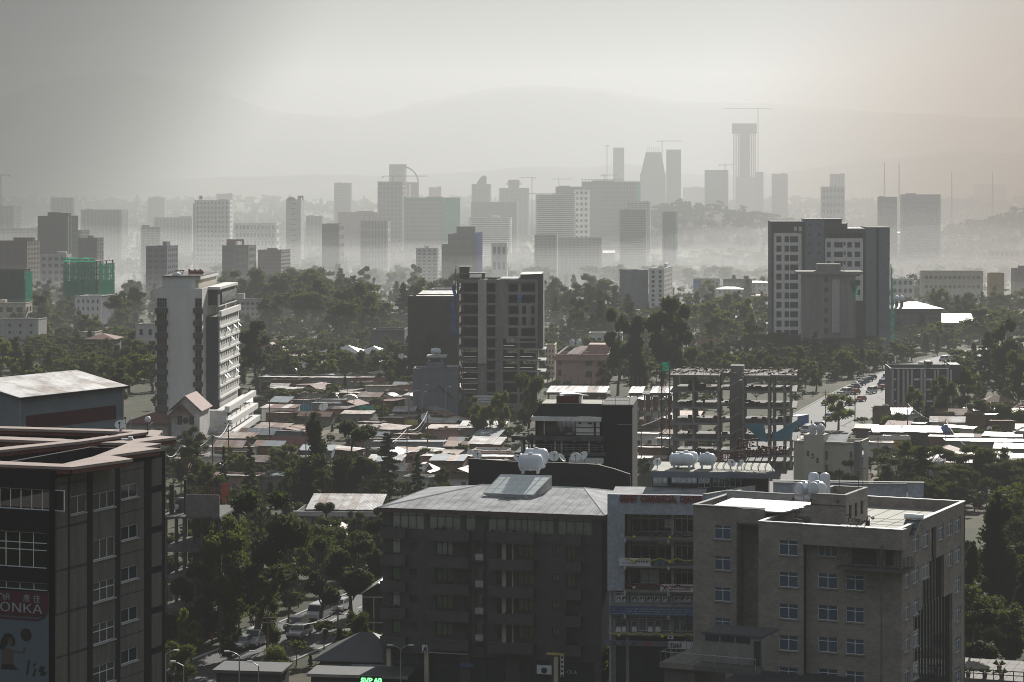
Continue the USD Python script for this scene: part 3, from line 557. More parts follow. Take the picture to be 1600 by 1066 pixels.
part(C,'floor_band',MB().ob(FB,0,Wd,.004,.12,zl[0] + .05,zl[0] + .85),'tile_brown')
part(C,'drainpipe',MB().tube([F_ for F_ in ((F.x(757.5),-.25,0),(F.x(757.5),-.25,zl[0] + 1.0),(F.x(759),-.2,zl[0] + 1.6),(F.x(765),-.16,zev + .1))],.11),'dark_steel')
# roof: hip with ribs, eaves, gutter
ov = .5; zr = zev + 1.5; x0,x1,y0,y1 = -ov,Wd + ov,-ov + .1,D + ov; rx0,rx1,ry = x0 + 9.0,F.x(872),D*.62
ridge_a,ridge_b = (rx0,ry,zr),(rx1,ry,zr)
roof = part(C,'roof',MB().slab([(x0,y0,zev),(x1,y0,zev),ridge_b,ridge_a],.12),'roof_grey')
part(C,'roof',MB().slab([(x1,y0,zev),(x1,y1,zev),ridge_b],.12).slab([(x1,y1,zev),(x0,y1,zev),ridge_a,ridge_b],.12).slab([(x0,y1,zev),(x0,y0,zev),ridge_a],.12),'roof_grey')
part(roof,'hip_cap',MB().bar(ridge_b,(x1,y0,zev + .02),.1).bar(ridge_a,(x0,y0,zev + .02),.1).bar(ridge_a,ridge_b,.1).bar(ridge_b,(x1,y1,zev),.1),'white_alu')
for k in range(1,26):
    t = k/26; xa = x0 + (x1 - x0)*t; s1 = min(1.0,(xa - x0)/(rx0 - x0),(x1 - xa)/(x1 - rx1)); part(roof,'rib',MB().bar((xa,y0,zev + .02),(xa,y0 + (ry - y0)*s1,zev + .02 + (zr - zev)*s1),.035),'roof_grey')
part(C,'eave',MB().box(x0,x1,y0 - .12,y0 - .004,zev - .5,zev + .04).box(x1 + .004,x1 + .12,y0 - .12,y1,zev - .5,zev + .04).box(x0 - .12,x0 - .004,y0 - .12,y1,zev - .5,zev + .04),'brown_paint')
part(C,'soffit',MB().box(x0,x1,y0,-.01,zev - .44,zev - .36),'brown_paint')
# skylight: glazed lean-to standing on the roof
sk = [F.inv(U(px,py,z)) for px,py,z in ((755,770.5,zev + 1.2),(833,773.5,zev + 1.2),(862,744,zev + 2.9),(782,742,zev + 2.9))]
S4 = [V3(*sk[0],zev + 1.2),V3(*sk[1],zev + 1.2),V3(*sk[2],zev + 2.9),V3(*sk[3],zev + 2.9)]
for i in range(6):
    for j in range(4):
        lerp = lambda s,t: (S4[0]*(1 - s) + S4[1]*s)*(1 - t) + (S4[3]*(1 - s) + S4[2]*s)*t
        e = .012; part(C,'skylight_panel',MB().slab([lerp(i/6 + e,j/4 + e),lerp((i + 1)/6 - e,j/4 + e),lerp((i + 1)/6 - e,(j + 1)/4 - e*.6),lerp(i/6 + e,(j + 1)/4 - e*.6)],.05),'skylight')
fr = MB()
for i in range(7): fr.bar(lerp(i/6,0),lerp(i/6,1),.045)
for j in (0,4): fr.bar(lerp(0,j/4),lerp(1,j/4),.06)
part(C,'skylight_frame',fr,'alu')
sd = MB().slab([S4[1] - V3(0,0,2.2),S4[2] - V3(0,0,2.6),S4[2],S4[1]],.05).slab([S4[0] - V3(0,0,2.2),S4[1] - V3(0,0,2.2),S4[1] - [0,0,.06],S4[0] - [0,0,.06]],.05)
part(C,'skylight_side',sd,'clad_white')
# shop fronts and signs at street level
for (p0,p1) in ((616,662),(668,718),(735,790),(812,860),(868,928)):
    window(C,FB,F.x(p0),F.x(p1),.3,zg - .75,cols=4,transom=[.75],frame='dark_frame',glass='glass_dark',depth=.25)
for p in (606,665,867): part(C,'column',MB().ob(FB,F.x(p),F.x(p) + .5,.01,.5,-1,zg - .2),'cream_trim')
def board(F,B,p0,p1,q0,q1,b,m,name,label,text=None,tm='ink',th=.4,ty=.5,extra=None,cat='sign',nm='shop_sign',xoff=None,y=0.0,tw=.8):
    """a sign board placed by photo columns and rows on the front plane"""
    a0,a1 = F.x(p0,y),F.x(p1,y); z1,z0 = F.z(q0,a0,y),F.z(q1,a0,y); t = thing(nm,label,cat,F.loc(),F.yaw)
    part(t,'board',MB().ob(B,a0,a1,b,b + .08,z0,z1),m)
    if text:
        for row,(tx,th_,ty_,tm_) in enumerate(text):
            g = lettering(tx,(z1 - z0)*th_,.02); w = g.bounds[1][0] - g.bounds[0][0]; s = min(1.0,(a1 - a0)*tw/w) if w else 1
            vv = np.array(g.vertices)*[max(s,.35) if s < 1 else 1,1,1]; w = vv[:,0].max()
            part(t,'lettering',place_text(trimesh.Trimesh(vv,g.faces,process=False),B,(a0 + a1)/2 - w/2 if xoff is None else a0 + xoff,b + .083,z0 + (z1 - z0)*ty_),tm_)
    return t,a0,a1,z0,z1
t,a0,a1,z0,z1 = board(F,FB,662,734,1006,1018,.55,'letter_dark','x','long dark shop sign with white triangle logo under the brown apartments')
part(t,'panel',MB().ob(FB,a0,a0 + .75,.634,.66,z0,z1),'white_sign'); part(t,'logo',MB().wall(FB,Polygon([(a0 + .08,z0 + .05),(a0 + .4,z1 - .08),(a0 + .68,z0 + .05),(a0 + .48,z0 + .05),(a0 + .4,z0 + .35),(a0 + .28,z0 + .05)]),.663,.68),'ink')
part(t,'strip',MB().ob(FB,a0 + .75,a1,.634,.66,z0,z0 + .12),'white_sign')
board(F,FB,720,741,1035,1041,.3,'blue_sign','x','small dark blue shop sign under the brown apartments')
t,a0,a1,z0,z1 = board(F,FB,840,863,1038,1052,.3,'white_sign','x','white square sign with dark round emblem by the shop windows')
part(t,'emblem',disc(FB,(a0 + a1)/2,(z0 + z1)/2 - .1,.35,.385),'ink')
board(F,FB,856,888,1018,1022,.5,'yellow_sign','x','thin yellow fascia strip above the shop at right of the brown block')
t,a0,a1,z0,z1 = board(F,FB,877.5,883,1021,1056,.5,'white_sign','x','tall narrow hanging sign with dark round marks beside the shops')
for k in range(5): part(t,'round_mark',disc(FB,(a0 + a1)/2,z1 - .35 - k*.52,.15,.585,12),'ink')
part(board(F,FB,886,899,1046,1052,.1,'interior','x','dark fascia with pale letters next to the tall narrow sign')[0],'lettering',place_text(lettering('OLA',.42,.02),FB,F.x(886.5),.19,F.z(1052,F.x(886))),'letter_pale')

# ================================================================== D: black building with the roof terrace behind C
F = Frame(835,336,-6); D_ = F.thing('black_terrace_building','black building with white-banded penthouse, roof terrace railing and tall dark shaft','building')
X = lambda px: F.x(px)
zD = lambda py: F.z(py,X(880)); FB = FRONT(0)
xa,xt,xr = X(835),X(941),X(988)
# tall blank shaft at right
part(D_,'shaft',MB().box(xt,xr,.02,12,-1,zD(634)),'black_paint')
part(D_,'shaft_cap',MB().box(xt - .1,xr + .1,-.1,12.1,zD(634) + .003,zD(631.5)),'concrete_dark')
rail(D_,[(xt,.1,zD(631.5)),(X(983),.1,zD(631.5))],.9,1.3,'steel',.03,2)
part(D_,'pipe',MB().bar((X(965),-.05,zD(663)),(X(988),-.05,zD(663)),.05),'steel')
# penthouse: sloping dark roof, white band, dark glazing, white wall with two small windows
zt,z1,z2,z3 = zD(634),zD(651),zD(658),zD(680)
part(D_,'wall',MB().box(xa,xt - .02,1.2,9,zD(700),z1),'black_paint')
part(D_,'mansard',MB().slab([(xa - .2,-.1,z1 + .02),(xt - .1,-.1,z1 + .02),(xt - .1,2.6,zt),(xa + .7,2.6,zt)],.1),'black_paint')
part(D_,'flat_roof',MB().box(xa + .7,xt - .1,2.62,9,zt - .15,zt + .05),'roof_felt')
part(D_,'white_band',MB().box(xa - .35,xt - .1,-.3,1.19,z2,z1),'white_paint')
hw = [(X(903),X(908),zD(663),zD(660)),(X(918.5),X(925),zD(663),zD(660)),(X(927.5),X(931),z3,zD(659.5))]
facade(D_,FRONT(.2),rect(X(900),X(937),z3,z2 - .01),hw,'white_paint',.2,'white_wall')
for h in hw: window(D_,FRONT(.2),*h,cols=1,frame='dark_frame',depth=.1)
window(D_,FRONT(.3),X(840),X(899.5),z3,z2 - .02,cols=8,transom=[.5],frame='brown_paint',glass='glass_dark',depth=.05)
part(D_,'post',MB().box(X(849.5),X(851.5),.0,.17,z3,z2),'cream_trim')
part(D_,'cornice',MB().ob(FRONT(.2),X(900),X(937),.004,.06,zD(668.5),zD(667.2)).ob(FRONT(.2),X(900),X(937),.004,.06,zD(676.5),zD(675.5)),'brown_paint')
# terrace slab, columns and railing
zs1,zs0 = zD(681),zD(687.5)
part(D_,'terrace_slab',MB().box(X(801),X(944),-1.2,1.18,zs0,zs1),'concrete_dark')
for p in (801,851,896,935): part(D_,'bracket',MB().box(X(p),X(p + 5),-1.45,-1.21,zs0 - .2,zs1 + .1),'concrete_dark')
zl_ = zD(706)
part(D_,'terrace_floor',MB().box(X(806),X(947),-1.4,9,zl_ - .35,zl_),'concrete_dark')
part(D_,'wall',MB().box(X(846),xt - .1,1.5,8.8,zl_ + .003,zs0 - .003),'brown_paint')
for p in (815,826,867,877,920): part(D_,'column',MB().box(X(p),X(p + 2.6),-.9,-.66,zl_ + .003,zs0 - .003),'cream_paint')
rail(D_,[(X(806),-1.3,zl_),(X(943),-1.3,zl_)],1.05,.9,'steel',.028,3)
part(D_,'lower_wall',MB().box(X(806),X(947),-1.0,8,zD(722),zl_ - .353),'black_paint')
part(D_,'tiled_parapet',MB().box(X(890),X(944),-1.3,-1.03,zD(722),zD(713.5)),'white_paint')
# pergola at left
for k,(p,q) in enumerate(((800,680),(812,677),(823,673.5),(834,670))):
    part(D_,'pergola_beam',MB().box(X(p),X(p + 14),-1 + k*1.1,-.75 + k*1.1,zD(q + 2.2),zD(q)),'cream_paint')
part(D_,'pergola_beam',MB().bar((X(803),-1.0,zD(681.5)),(X(838),3,zD(670.5)),.09),'cream_paint')
for p in (817,829): part(D_,'pergola_post',MB().box(X(p),X(p) + .3,.0,.3,zl_,zD(678)),'brown_paint')
# roof boxes
rb = thing('rooftop_shelter','small white roofed box with dark red face on top of the black building','roof hut',F.loc(X(866),3.2,zt + .05),F.yaw)
part(rb,'face',MB().box(0,X(901) - X(866),0,.2,0,zD(622) - zt),'letter_dark'); part(rb,'roof',MB().slab([(.3,.3,1.2),(X(901) - X(866),.3,1.2),(X(916) - X(866),1.6,.95),(1,3,1.35)],.1),'white_sign'); part(rb,'body',MB().box(.3,X(905) - X(866),.22,3,0,.9),'white_paint')
# low black parapet block in front of it, with a curved top
G = Frame(732,322,-4); gx = lambda p: G.x(p)
ptsP = [(gx(732),G.z(761)),(gx(732),G.z(716.5)),(gx(800),G.z(720)),(gx(850),G.z(720.5)),(gx(915),G.z(722)),(gx(935),G.z(723)),(gx(960),G.z(729)),(gx(985),G.z(737)),(gx(988),G.z(790)),(gx(732),G.z(790))]
part(D_,'parapet',(lambda vf: ((np.asarray(vf[0]) @ np.array([[math.cos(math.radians(2)),math.sin(math.radians(2)),0],[-math.sin(math.radians(2)),math.cos(math.radians(2)),0],[0,0,1]]).T*1 + np.array([*F.inv(G.loc()),0])),vf[1]))(MB().wall(FRONT(0),Polygon(ptsP),-.5,0).mesh()),'black_paint')
part(D_,'lower_block',MB().box(X(735),X(986),-11,.0,-1,zD(765)),'black_paint')
part(D_,'small_opening_frame',MB().bar(V3(X(952),-10.5,zD(754)),V3(X(966),-10.5,zD(750)),.06).bar(V3(X(952),-10.5,zD(763)),V3(X(966),-10.5,zD(759)),.06).bar(V3(X(952),-10.5,zD(754)),V3(X(952),-10.5,zD(763)),.06).bar(V3(X(966),-10.5,zD(750)),V3(X(966),-10.5,zD(759)),.06),'white_alu')
yb,zb_ = -.8,zD(722)
tz = EYE - (741 - HY)/FPX*309
water_tank((*W(829,740,309)[:2],tz + .1),-8,3.0,1.0,'big white plastic water tank on legs behind the skylight of the brown block','white rooftop tanks by the skylight')
water_tank((*W(838,732,313)[:2],tz + .35),-8,3.0,1.0,'white water tank half hidden behind the big one above the skylight','white rooftop tanks by the skylight')
for px,py,s,rz,lb in ((807,716,.5,25,'small grey satellite dish just left of the skylight water tank'),(865,714,.72,5,'round white satellite dish right of the skylight water tank'),(876,716,.6,60,'side-on satellite dish close behind the round one on the black parapet'),(899,715,.66,0,'white satellite dish left of the tilted one on the black parapet'),(913,713,.66,-40,'tilted bright satellite dish at right end of the black parapet'),(745,712,.62,10,'lone white satellite dish on the left corner of the black parapet')):
    q = W(px,py,324 if px > 760 else 330); dish((q[0],q[1],q[2] - 1.0),rz,s,lb)

# ================================================================== E: blue-grey commercial building with the red letters
F = Frame(950,288,-7); E_ = F.thing('blue_tiled_commercial_building','pale blue-grey tiled commercial building with open galleries, banners and red roof letters','building')
X = F.x; z = lambda py,px=1010: F.z(py,X(px)); FB = FRONT(0); xe = X(1104)
pk = [(z(826),z(843),z(826) + .02),]
rows = [(804,838),(846,882),(888,921)]                  # gallery openings
p = rect(X(949),xe,z(924),z(773)).difference(unary_union([rect(X(976),xe + 1,z(b),z(a)) for a,b in rows]))
part(E_,'front_wall',MB().wall(FB,p,-.5,0),'tile_blue')
part(E_,'lower_wall',MB().box(X(957),xe,.35,.6,-1,z(924) - .003),'grey_paint')
part(E_,'body',MB().box(X(952),xe,3.4,8.3,-1,z(782)),'grey_paint')
part(E_,'side_wall',MB().box(X(951),X(951) + .3,.52,3.38,-1,z(778)),'tile_blue')
part(E_,'roof',MB().slab([(X(952),.52,z(776) - .3),(X(1100),.52,z(776) - .3),(X(1100),8.3,z(776) + .1),(X(952),8.3,z(776) + .1)],.2),'roof_grey')
for a,b in rows + [(924,944),(957,987)]:
    inner = FRONT(3.3 if b < 924 else .34); d_ = 3.3 if b < 924 else .3
    if b < 924: part(E_,'gallery_floor',MB().box(X(976),xe,-.35,3.38,z(b) - .32,z(b)),'concrete'); rail(E_,[(X(977),-.25,z(b)),(xe,-.25,z(b))],1.0,2.2,'dark_steel',.03,3)
    for (p0,p1,n) in ((985,1050,5),(1053,1082,3)) if b < 924 else ((962,980,2),(985,1047,5),(1052,1082,3)):
        window(E_,inner,X(p0),X(p1),z(b) + .05,z(a) - .25,cols=n,transom=[.72],frame='alu',glass='glass_dark',depth=.0)
part(E_,'column',MB().box(X(1048),X(1052),1.2,1.6,z(921),z(804)),'cream_paint')
part(E_,'column',MB().box(X(978),X(982.5),2.6,3.0,z(921),z(804)),'cream_paint')
for p in (975,1043): 
    for b in (846,888,928,965): part(E_,'bracket',MB().box(X(p),X(p + 3.5),-.5,-.36,z(b) - .1,z(b) + .35),'concrete_pale')
for p in (957,978,1047): part(E_,'pillar',MB().ob(FRONT(.33),X(p),X(p + 5),0,.28,-1,z(926)),'concrete')
for py in (944.5,960.5,990): part(E_,'floor_edge',MB().box(X(955),xe,-.3,.33,z(py) - .2,z(py) + .12),'concrete')
part(E_,'ground_shop',MB().ob(FRONT(.33),X(962),X(1082),.004,.06,0,z(998)),'glass_dark')
sg = thing('rooftop_letters','red letter row spelling GENET COMMERCIAL CENTER along the blue tiled fascia','sign',F.loc(),F.yaw)
for w_,p0,p1 in (('GENET',968,996),('COMMERCIAL',1000.5,1058),('CENTER',1062,1097)):
    g = lettering(w_,1.0,.14); s = (X(p1) - X(p0))/g.bounds[1][0]; vv = np.array(g.vertices)*[s,.78,1]
    part(sg,'word',place_text(trimesh.Trimesh(vv,g.faces,process=False),FB,X(p0),.02,z(784.8) + .02),'red_sign')
    part(sg,'mounting_bar',MB().ob(FB,X(p0),X(p1),.005,.06,z(783) + .1,z(783) + .16),'dark_steel')
def ban(*a,**k): return board(F,FRONT(0),*a,**k)
t,a0,a1,z0,z1 = ban(968,1017,871,883.5,.3,'white_sign','x','white printed banner hanging on the second gallery railing at left',cat='banner',nm='banner')
for k in range(6): part(t,'printed_line',MB().ob(FB,a0 + 1.6 + k*.28,a0 + 1.78 + k*.28,.384,.39,z0 + .42,z0 + .62),'ink')
part(t,'printed_line',MB().ob(FB,a0 + .3,a0 + 1.5,.384,.39,z0 + .3,z0 + .36),'cloth_blue')
t,a0,a1,z0,z1 = ban(1023,1048,873,884.5,.3,'poster_pale','x','small pale banner with dark figures on the second gallery railing',cat='banner',nm='banner')
for k,o_ in enumerate((.5,.65,1.1,1.3)): part(t,'printed_mark',MB().ob(FB,a0 + o_,a0 + o_ + .11,.384,.39,z0 + .12,z0 + .4 + .12*(k % 2)),'ink')
t,a0,a1,z0,z1 = ban(1032,1086,912,923.5,.34,'white_sign','x','white banner with red ribbon cross and red lettering on the third gallery',cat='banner',nm='banner')
part(t,'ribbon',MB().bar((a0 + .25,-.43,z0 + .05),(a0 + .75,-.43,z1 - .1),.05).bar((a0 + .75,-.435,z0 + .05),(a0 + .25,-.435,z1 - .1),.05),'letter_red')
for k in range(9): part(t,'printed_line',MB().ob(FB,a0 + 1.0 + k*.27,a0 + 1.2 + k*.27,.424,.43,z0 + .18,z0 + .32),'letter_red'); part(t,'printed_line',MB().ob(FB,a0 + 1.0 + k*.27,a0 + 1.17 + k*.27,.424,.43,z0 + .48,z0 + .7),'ink')
t,a0,a1,z0,z1 = ban(953,1086,946,959.5,.36,'blue_sign','x','long blue banner with two rows of pale lettering and a round emblem',cat='banner',nm='banner')
part(t,'emblem',disc(FB,a0 + .42,z1 - .38,.27,.445),'poster_pale')
for r_ in range(3):
    m = MB(); xx = a0 + 1.0 + r_*.4
    while xx < a1 - .2: w_ = R.uniform(.05,.11); m.ob(FB,xx,xx + w_,.444,.45,z0 + .1 + .27*r_,z0 + .23 + .27*r_); xx += w_ + (.04 if R.random() < .85 else .18)
    part(t,'printed_line',m,'letter_pale')
part(t,'printed_line',MB().ob(FB,a0 + .15,a0 + .9,.444,.45,z0 + .08,z0 + .16),'letter_pale')
t,a0,a1,z0,z1 = ban(946,1044,998,1006,.9,'poster_pale','x','long pale shop fascia with small dark logos above the lowest shops',[('ASAP',.6,.2,'letter_red')],cat='sign',xoff=4.2)
for k in range(3): part(t,'logo',MB().ob(FB,a0 + .9 + k*1.1,a0 + 1.25 + k*1.1,.984,.99,z0 + .28,z0 + .42),'ink'); part(t,'printed_line',MB().ob(FB,a0 + .75 + k*1.1,a0 + 1.45 + k*1.1,.984,.99,z0 + .1,z0 + .17),'ink')
ban(1044,1085,1000,1012,.7,'white_sign','x','white shop sign with bold dark letters at the right end of the fascia',[('IBM',.55,.15,'ink')],xoff=.25)
t,a0,a1,z0,z1 = ban(1044,1053,990,996,.95,'white_sign','x','oval white sign with small dark emblem over the shop fascia'); part(t,'emblem',disc(FB,(a0 + a1)/2,(z0 + z1)/2,.13,1.035),'ink')
ban(1066,1086,966,978,.2,'poster_pale','x','pale square sign with dark letters under the blue banner at right',[('AA',.4,.5,'ink'),('AMA',.35,.08,'ink')])
ban(1036,1051,816,831,-2.9,'white_sign','x','white notice with faint red lines in the topmost gallery window',[('---',.3,.6,'letter_red'),('----',.3,.3,'letter_red')])
ban(1025,1048,850,856,-2.9,'white_sign','x','long white and blue notice behind the second gallery windows',[('-------',.5,.3,'letter_red')])
for (p0,p1) in ((998,1010),(1011,1027)): ban(p0,p1,896,919,-2.9,'white_sign','x','blank white board leaning in the third gallery' + (' at left' if p0 < 1000 else ' beside the narrower one'),nm='notice_board')
for i,(p0,p1,dk) in enumerate(((962,970.5,0),(971,979.5,0),(986,996,1),(1011,1021,1),(1023,1033,1))):
    t,a0,a1,z0,z1 = ban(p0,p1,969,988,-.14,'poster_pale' if not dk else 'blue_grey_paint','x',['pale poster of a dark-haired person facing right at far left','pale poster of a dark-haired person in white beside the far left one','dim poster of a person behind the glass left of the lamp tube','dim bluish poster of a person in the middle shop window','dim poster of a person right of the middle shop window'][i],nm='poster',cat='poster')
    c = (a0 + a1)/2; part(t,'printed_hair',disc(FB,c,z0 + (z1 - z0)*.7,.24,-.055,12),'ink'); part(t,'printed_face',disc(FB,c + .03,z0 + (z1 - z0)*.66,.14,-.04,12),'poster_skin')
    part(t,'printed_body',MB().wall(FB,Polygon([(c - .3,z0 + .05),(c + .3,z0 + .05),(c + .25,z0 + .55),(c,z0 + .66),(c - .25,z0 + .55)]),-.055,-.05),'cloth_white')
for i,p0 in enumerate((962,971,987,998.5,1010.5,1022,1034,1054,1062.5,1071)):
    t,a0,a1,z0,z1 = ban(p0,p0 + 9,931.5,943.5,-.14,'white_sign','x',f'framed photo print in the window row above the blue banner, {["first","second","third","fourth","fifth","sixth","seventh","eighth","ninth","tenth"][i]} from the left',nm='poster',cat='poster')
    part(t,'picture',MB().ob(FB,a0 + .07,a1 - .07,-.056,-.05,z0 + .25,z1 - .06),'cloth_dark' if i % 3 else 'blue_grey_paint'); part(t,'printed_mark',MB().wall(FB,Polygon([(a0 + .15,z0 + .3),(a0 + .3 + .03*i,z1 - .2),(a1 - .15,z0 + .35)]),-.046,-.042),'white_sign'); part(t,'strip',MB().ob(FB,a0,a1,-.056,-.05,z0,z0 + .16),'blue_sign')
for i,(py,ms,lb) in enumerate(((834,'leaf_dark','dark green garland draped along the topmost gallery railing'),(872,'garland_yellow','yellow garland draped over the second gallery banners'),(913,'garland_red','dark red garland draped along the third gallery railing'),(987,'garland_yellow','yellow garland strung across the posters above the lowest shops'))):
    t = thing('garland',lb,'garland',F.loc(),F.yaw); a0,a1 = X(977 if i < 3 else 951),xe - .2; n = 9 if i < 3 else 12
    pts = [(a0 + (a1 - a0)*s,-.5 - (.55 if i == 3 else 0),F.z(py,0) + .18 - .3*abs(math.sin(math.pi*n/2*s))) for s in np.linspace(0,1,70)]
    part(t,'chain',MB().tube(pts,.055,5),ms)
    for s in (.12,.57,.93): q = pts[int(s*69)]; part(t,'rosette',trimesh.creation.icosphere(1,.2).apply_translation([q[0],q[1],q[2] - .15]),'garland_yellow' if i != 2 else 'cream_trim')
# rear wing: penthouse with slab roof, sloping side parapet, long blue wall
P_ = thing('glazed_penthouse','flat-roofed glazed penthouse with grey slab roof behind the blue commercial building','building',F.loc(),F.yaw)
yq = 8.5; Xq = lambda px: F.x(px,yq); zq = lambda py,px=1100: F.z(py,F.x(px,yq),yq)
part(P_,'slab_roof',MB().prism([(Xq(1018),yq - 1.2),(Xq(1196),yq - 1.2),(Xq(1211),yq + 1.2),(Xq(1199),yq + 9),(Xq(1018),yq + 9)],zq(745),zq(736.5)),'blue_grey_paint')
part(P_,'roof_felt',MB().prism([(Xq(1019),yq - 1),(Xq(1195),yq - 1),(Xq(1209),yq + 1.2),(Xq(1198),yq + 8.8),(Xq(1019),yq + 8.8)],zq(736.5) + .003,zq(736.5) + .08),'roof_felt')
hp = [(Xq(1020),Xq(1043),zq(760),zq(745.5)),(Xq(1049),Xq(1089),zq(756),zq(745.5)),(Xq(1091),Xq(1110),zq(762),zq(745.5)),(Xq(1114),Xq(1158),zq(761),zq(746))]
facade(P_,FRONT(yq),rect(Xq(1019),Xq(1160),zq(778),zq(745)),hp,'slate_paint',.3)
for h,n in zip(hp,(3,5,2,5)): window(P_,FRONT(yq),*h,cols=n,frame='white_alu',glass='pane_clear',depth=.1,curtain='curtain' if n in (3,5) and h[1] < Xq(1100) else None)
part(P_,'wall',MB().box(Xq(1162),Xq(1200),yq + 1.5,yq + 8,zq(790),zq(745)).box(Xq(1019),Xq(1160),yq + 7,yq + 8,zq(785),zq(745)).box(Xq(1019),Xq(1019) + .3,yq + .31,yq + 6.9,zq(778),zq(745)),'slate_paint')
part(P_,'base',MB().box(Xq(1019),Xq(1200),yq + .32,yq + 8.2,-1,zq(785)),'slate_paint')
sp = thing('side_parapet','sloping blue-grey parapet wall running back beside the commercial building roof','wall',F.loc(),F.yaw)
xs_ = X(1098); xe_ = F.x(1180,8); ze_ = F.z(760,xe_,8)
part(sp,'wall',MB().add([[xs_,-.02,z(779)],[xs_ + .35,-.02,z(779)],[xe_,8,z(779)],[xe_ - .35,8,z(779)],[xs_,-.02,z(772)],[xs_ + .35,-.02,z(772)],[xe_,8,ze_],[xe_ - .35,8,ze_]],MB.Q),'tile_blue')
part(sp,'coping',MB().add([[xs_ - .06,-.05,z(772) + .004],[xs_ + .41,-.05,z(772) + .004],[xe_ + .06,8,ze_ + .004],[xe_ - .41,8,ze_ + .004],[xs_ - .06,-.05,z(772) + .1],[xs_ + .41,-.05,z(772) + .1],[xe_ + .06,8,ze_ + .1],[xe_ - .41,8,ze_ + .1]],MB.Q),'concrete_pale')
bw = thing('blue_parapet_wall','long blue-grey tiled parapet wall stretching to the right behind the beige building','wall',F.loc(),F.yaw)
yw = 30.0; part(bw,'wall',MB().box(F.x(1208,yw),F.x(1417,yw),yw,yw + .4,F.z(790,F.x(1300,yw),yw),F.z(755,F.x(1300,yw),yw)).box(F.x(1417.5,yw),F.x(1443,yw),yw - .3,yw + .1,F.z(778,F.x(1430,yw),yw),F.z(755,F.x(1430,yw),yw)),'tile_blue')
part(bw,'base',MB().box(F.x(1208,yw),F.x(1443,yw),yw + .41,yw + 12,-1,F.z(786,F.x(1300,yw),yw)),'grey_paint'); part(bw,'coping',MB().box(F.x(1207,yw),F.x(1444,yw),yw - .35,yw + .5,F.z(755,F.x(1300,yw),yw) + .15,F.z(755,F.x(1300,yw),yw) + .27),'concrete_pale')
part(bw,'dark_opening',MB().box(F.x(1418,yw),F.x(1442,yw),yw - .36,yw - .31,F.z(787,F.x(1430,yw),yw),F.z(779,F.x(1430,yw),yw)),'brown_paint')
zr_ = zq(736.5) + .08
for px,L_,lb in ((1065,2.9,'white water tank at left on the slab roof of the penthouse'),(1072,2.9,'white water tank standing behind the left one on the slab roof'),(1105,2.0,'short white water tank right of the pair on the slab roof')):
    yy = yq + (3.6 if px == 1072 else 1.6 if px == 1065 else 2.2); water_tank(F.loc(F.x(px,yy),yy,zr_),F.yaw,L_,.72,lb)
for px,rz,lb in ((1027,0,'grey satellite dish at left end of the slab roof'),(1142,20,'pale satellite dish under the first letters of the roof sign'),(1159,-50,'white satellite dish turned sideways under the roof sign')):
    dish(F.loc(F.x(px,yq + 1),yq + 1,zr_),F.yaw + rz,.5,lb,h=.75)
rs = thing('roof_sign','dark red standing letters GENET COMMERCIAL CENTER on steel struts above the penthouse','sign',F.loc(),F.yaw)
ysn = yq + 3.5; Bs = (V3(F.x(1120,ysn),ysn,0),V3(1,.1,0),V3(0.1,-1,0)); zz = lambda py: F.z(py,F.x(1170,ysn),ysn)
def word(tx,p0,p1,py0,py1,hh):
    """letters climbing to the right, small capitals behind a tall first letter"""
    a0,a1 = F.x(p0,ysn) - Bs[0][0],F.x(p1,ysn) - Bs[0][0]; x_ = 0; gs = []
    for i,ch in enumerate(tx):
        g = lettering(ch,hh*(1.0 if i == 0 else .8),.12); gs.append((x_,g)); x_ += g.bounds[1][0] + .1*hh
    k = (a1 - a0)/x_
    for x1_,g in gs:
        vv = np.array(g.vertices)*[k,1,1]; t_ = x1_/x_
        part(rs,'letter',place_text(trimesh.Trimesh(vv,g.faces,process=False),Bs,a0 + x1_*k,0,zz(py0) + (zz(py1) - zz(py0))*t_),'letter_dark')
word('GENET',1151,1186,700,696,1.0); word('COMMERCIAL',1120,1186,719,712.5,1.05); word('CENTER',1187,1229,711,708,1.05)
lat = MB()
for px in range(1124,1222,11):
    a = F.x(px,ysn); b = F.x(px - 6,ysn - 1.5); t_ = (px - 1120)/109; zt_ = zz(719) + (zz(708) - zz(719))*t_
    part(rs,'strut',MB().bar((a + .3,ysn,zt_ + .1),(b,ysn - 1.2,zr_),.045).bar((a + .3,ysn,zt_ + .1),(a - .5,ysn + 1.5,zr_),.045),'dark_steel')
part(rs,'rail',MB().bar((F.x(1120,ysn),ysn + .05,zz(719) - .03),(F.x(1229,ysn),ysn + .05 + .35,zz(708) - .03),.05).bar((F.x(1151,ysn),ysn + .05,zz(701)),(F.x(1186,ysn),ysn + .2,zz(697)),.05),'dark_steel')
for px in (1153,1168,1184): part(rs,'upright',MB().bar((F.x(px,ysn),ysn + .15,zz(716)),(F.x(px,ysn),ysn + .15,zz(690)),.04),'dark_steel')

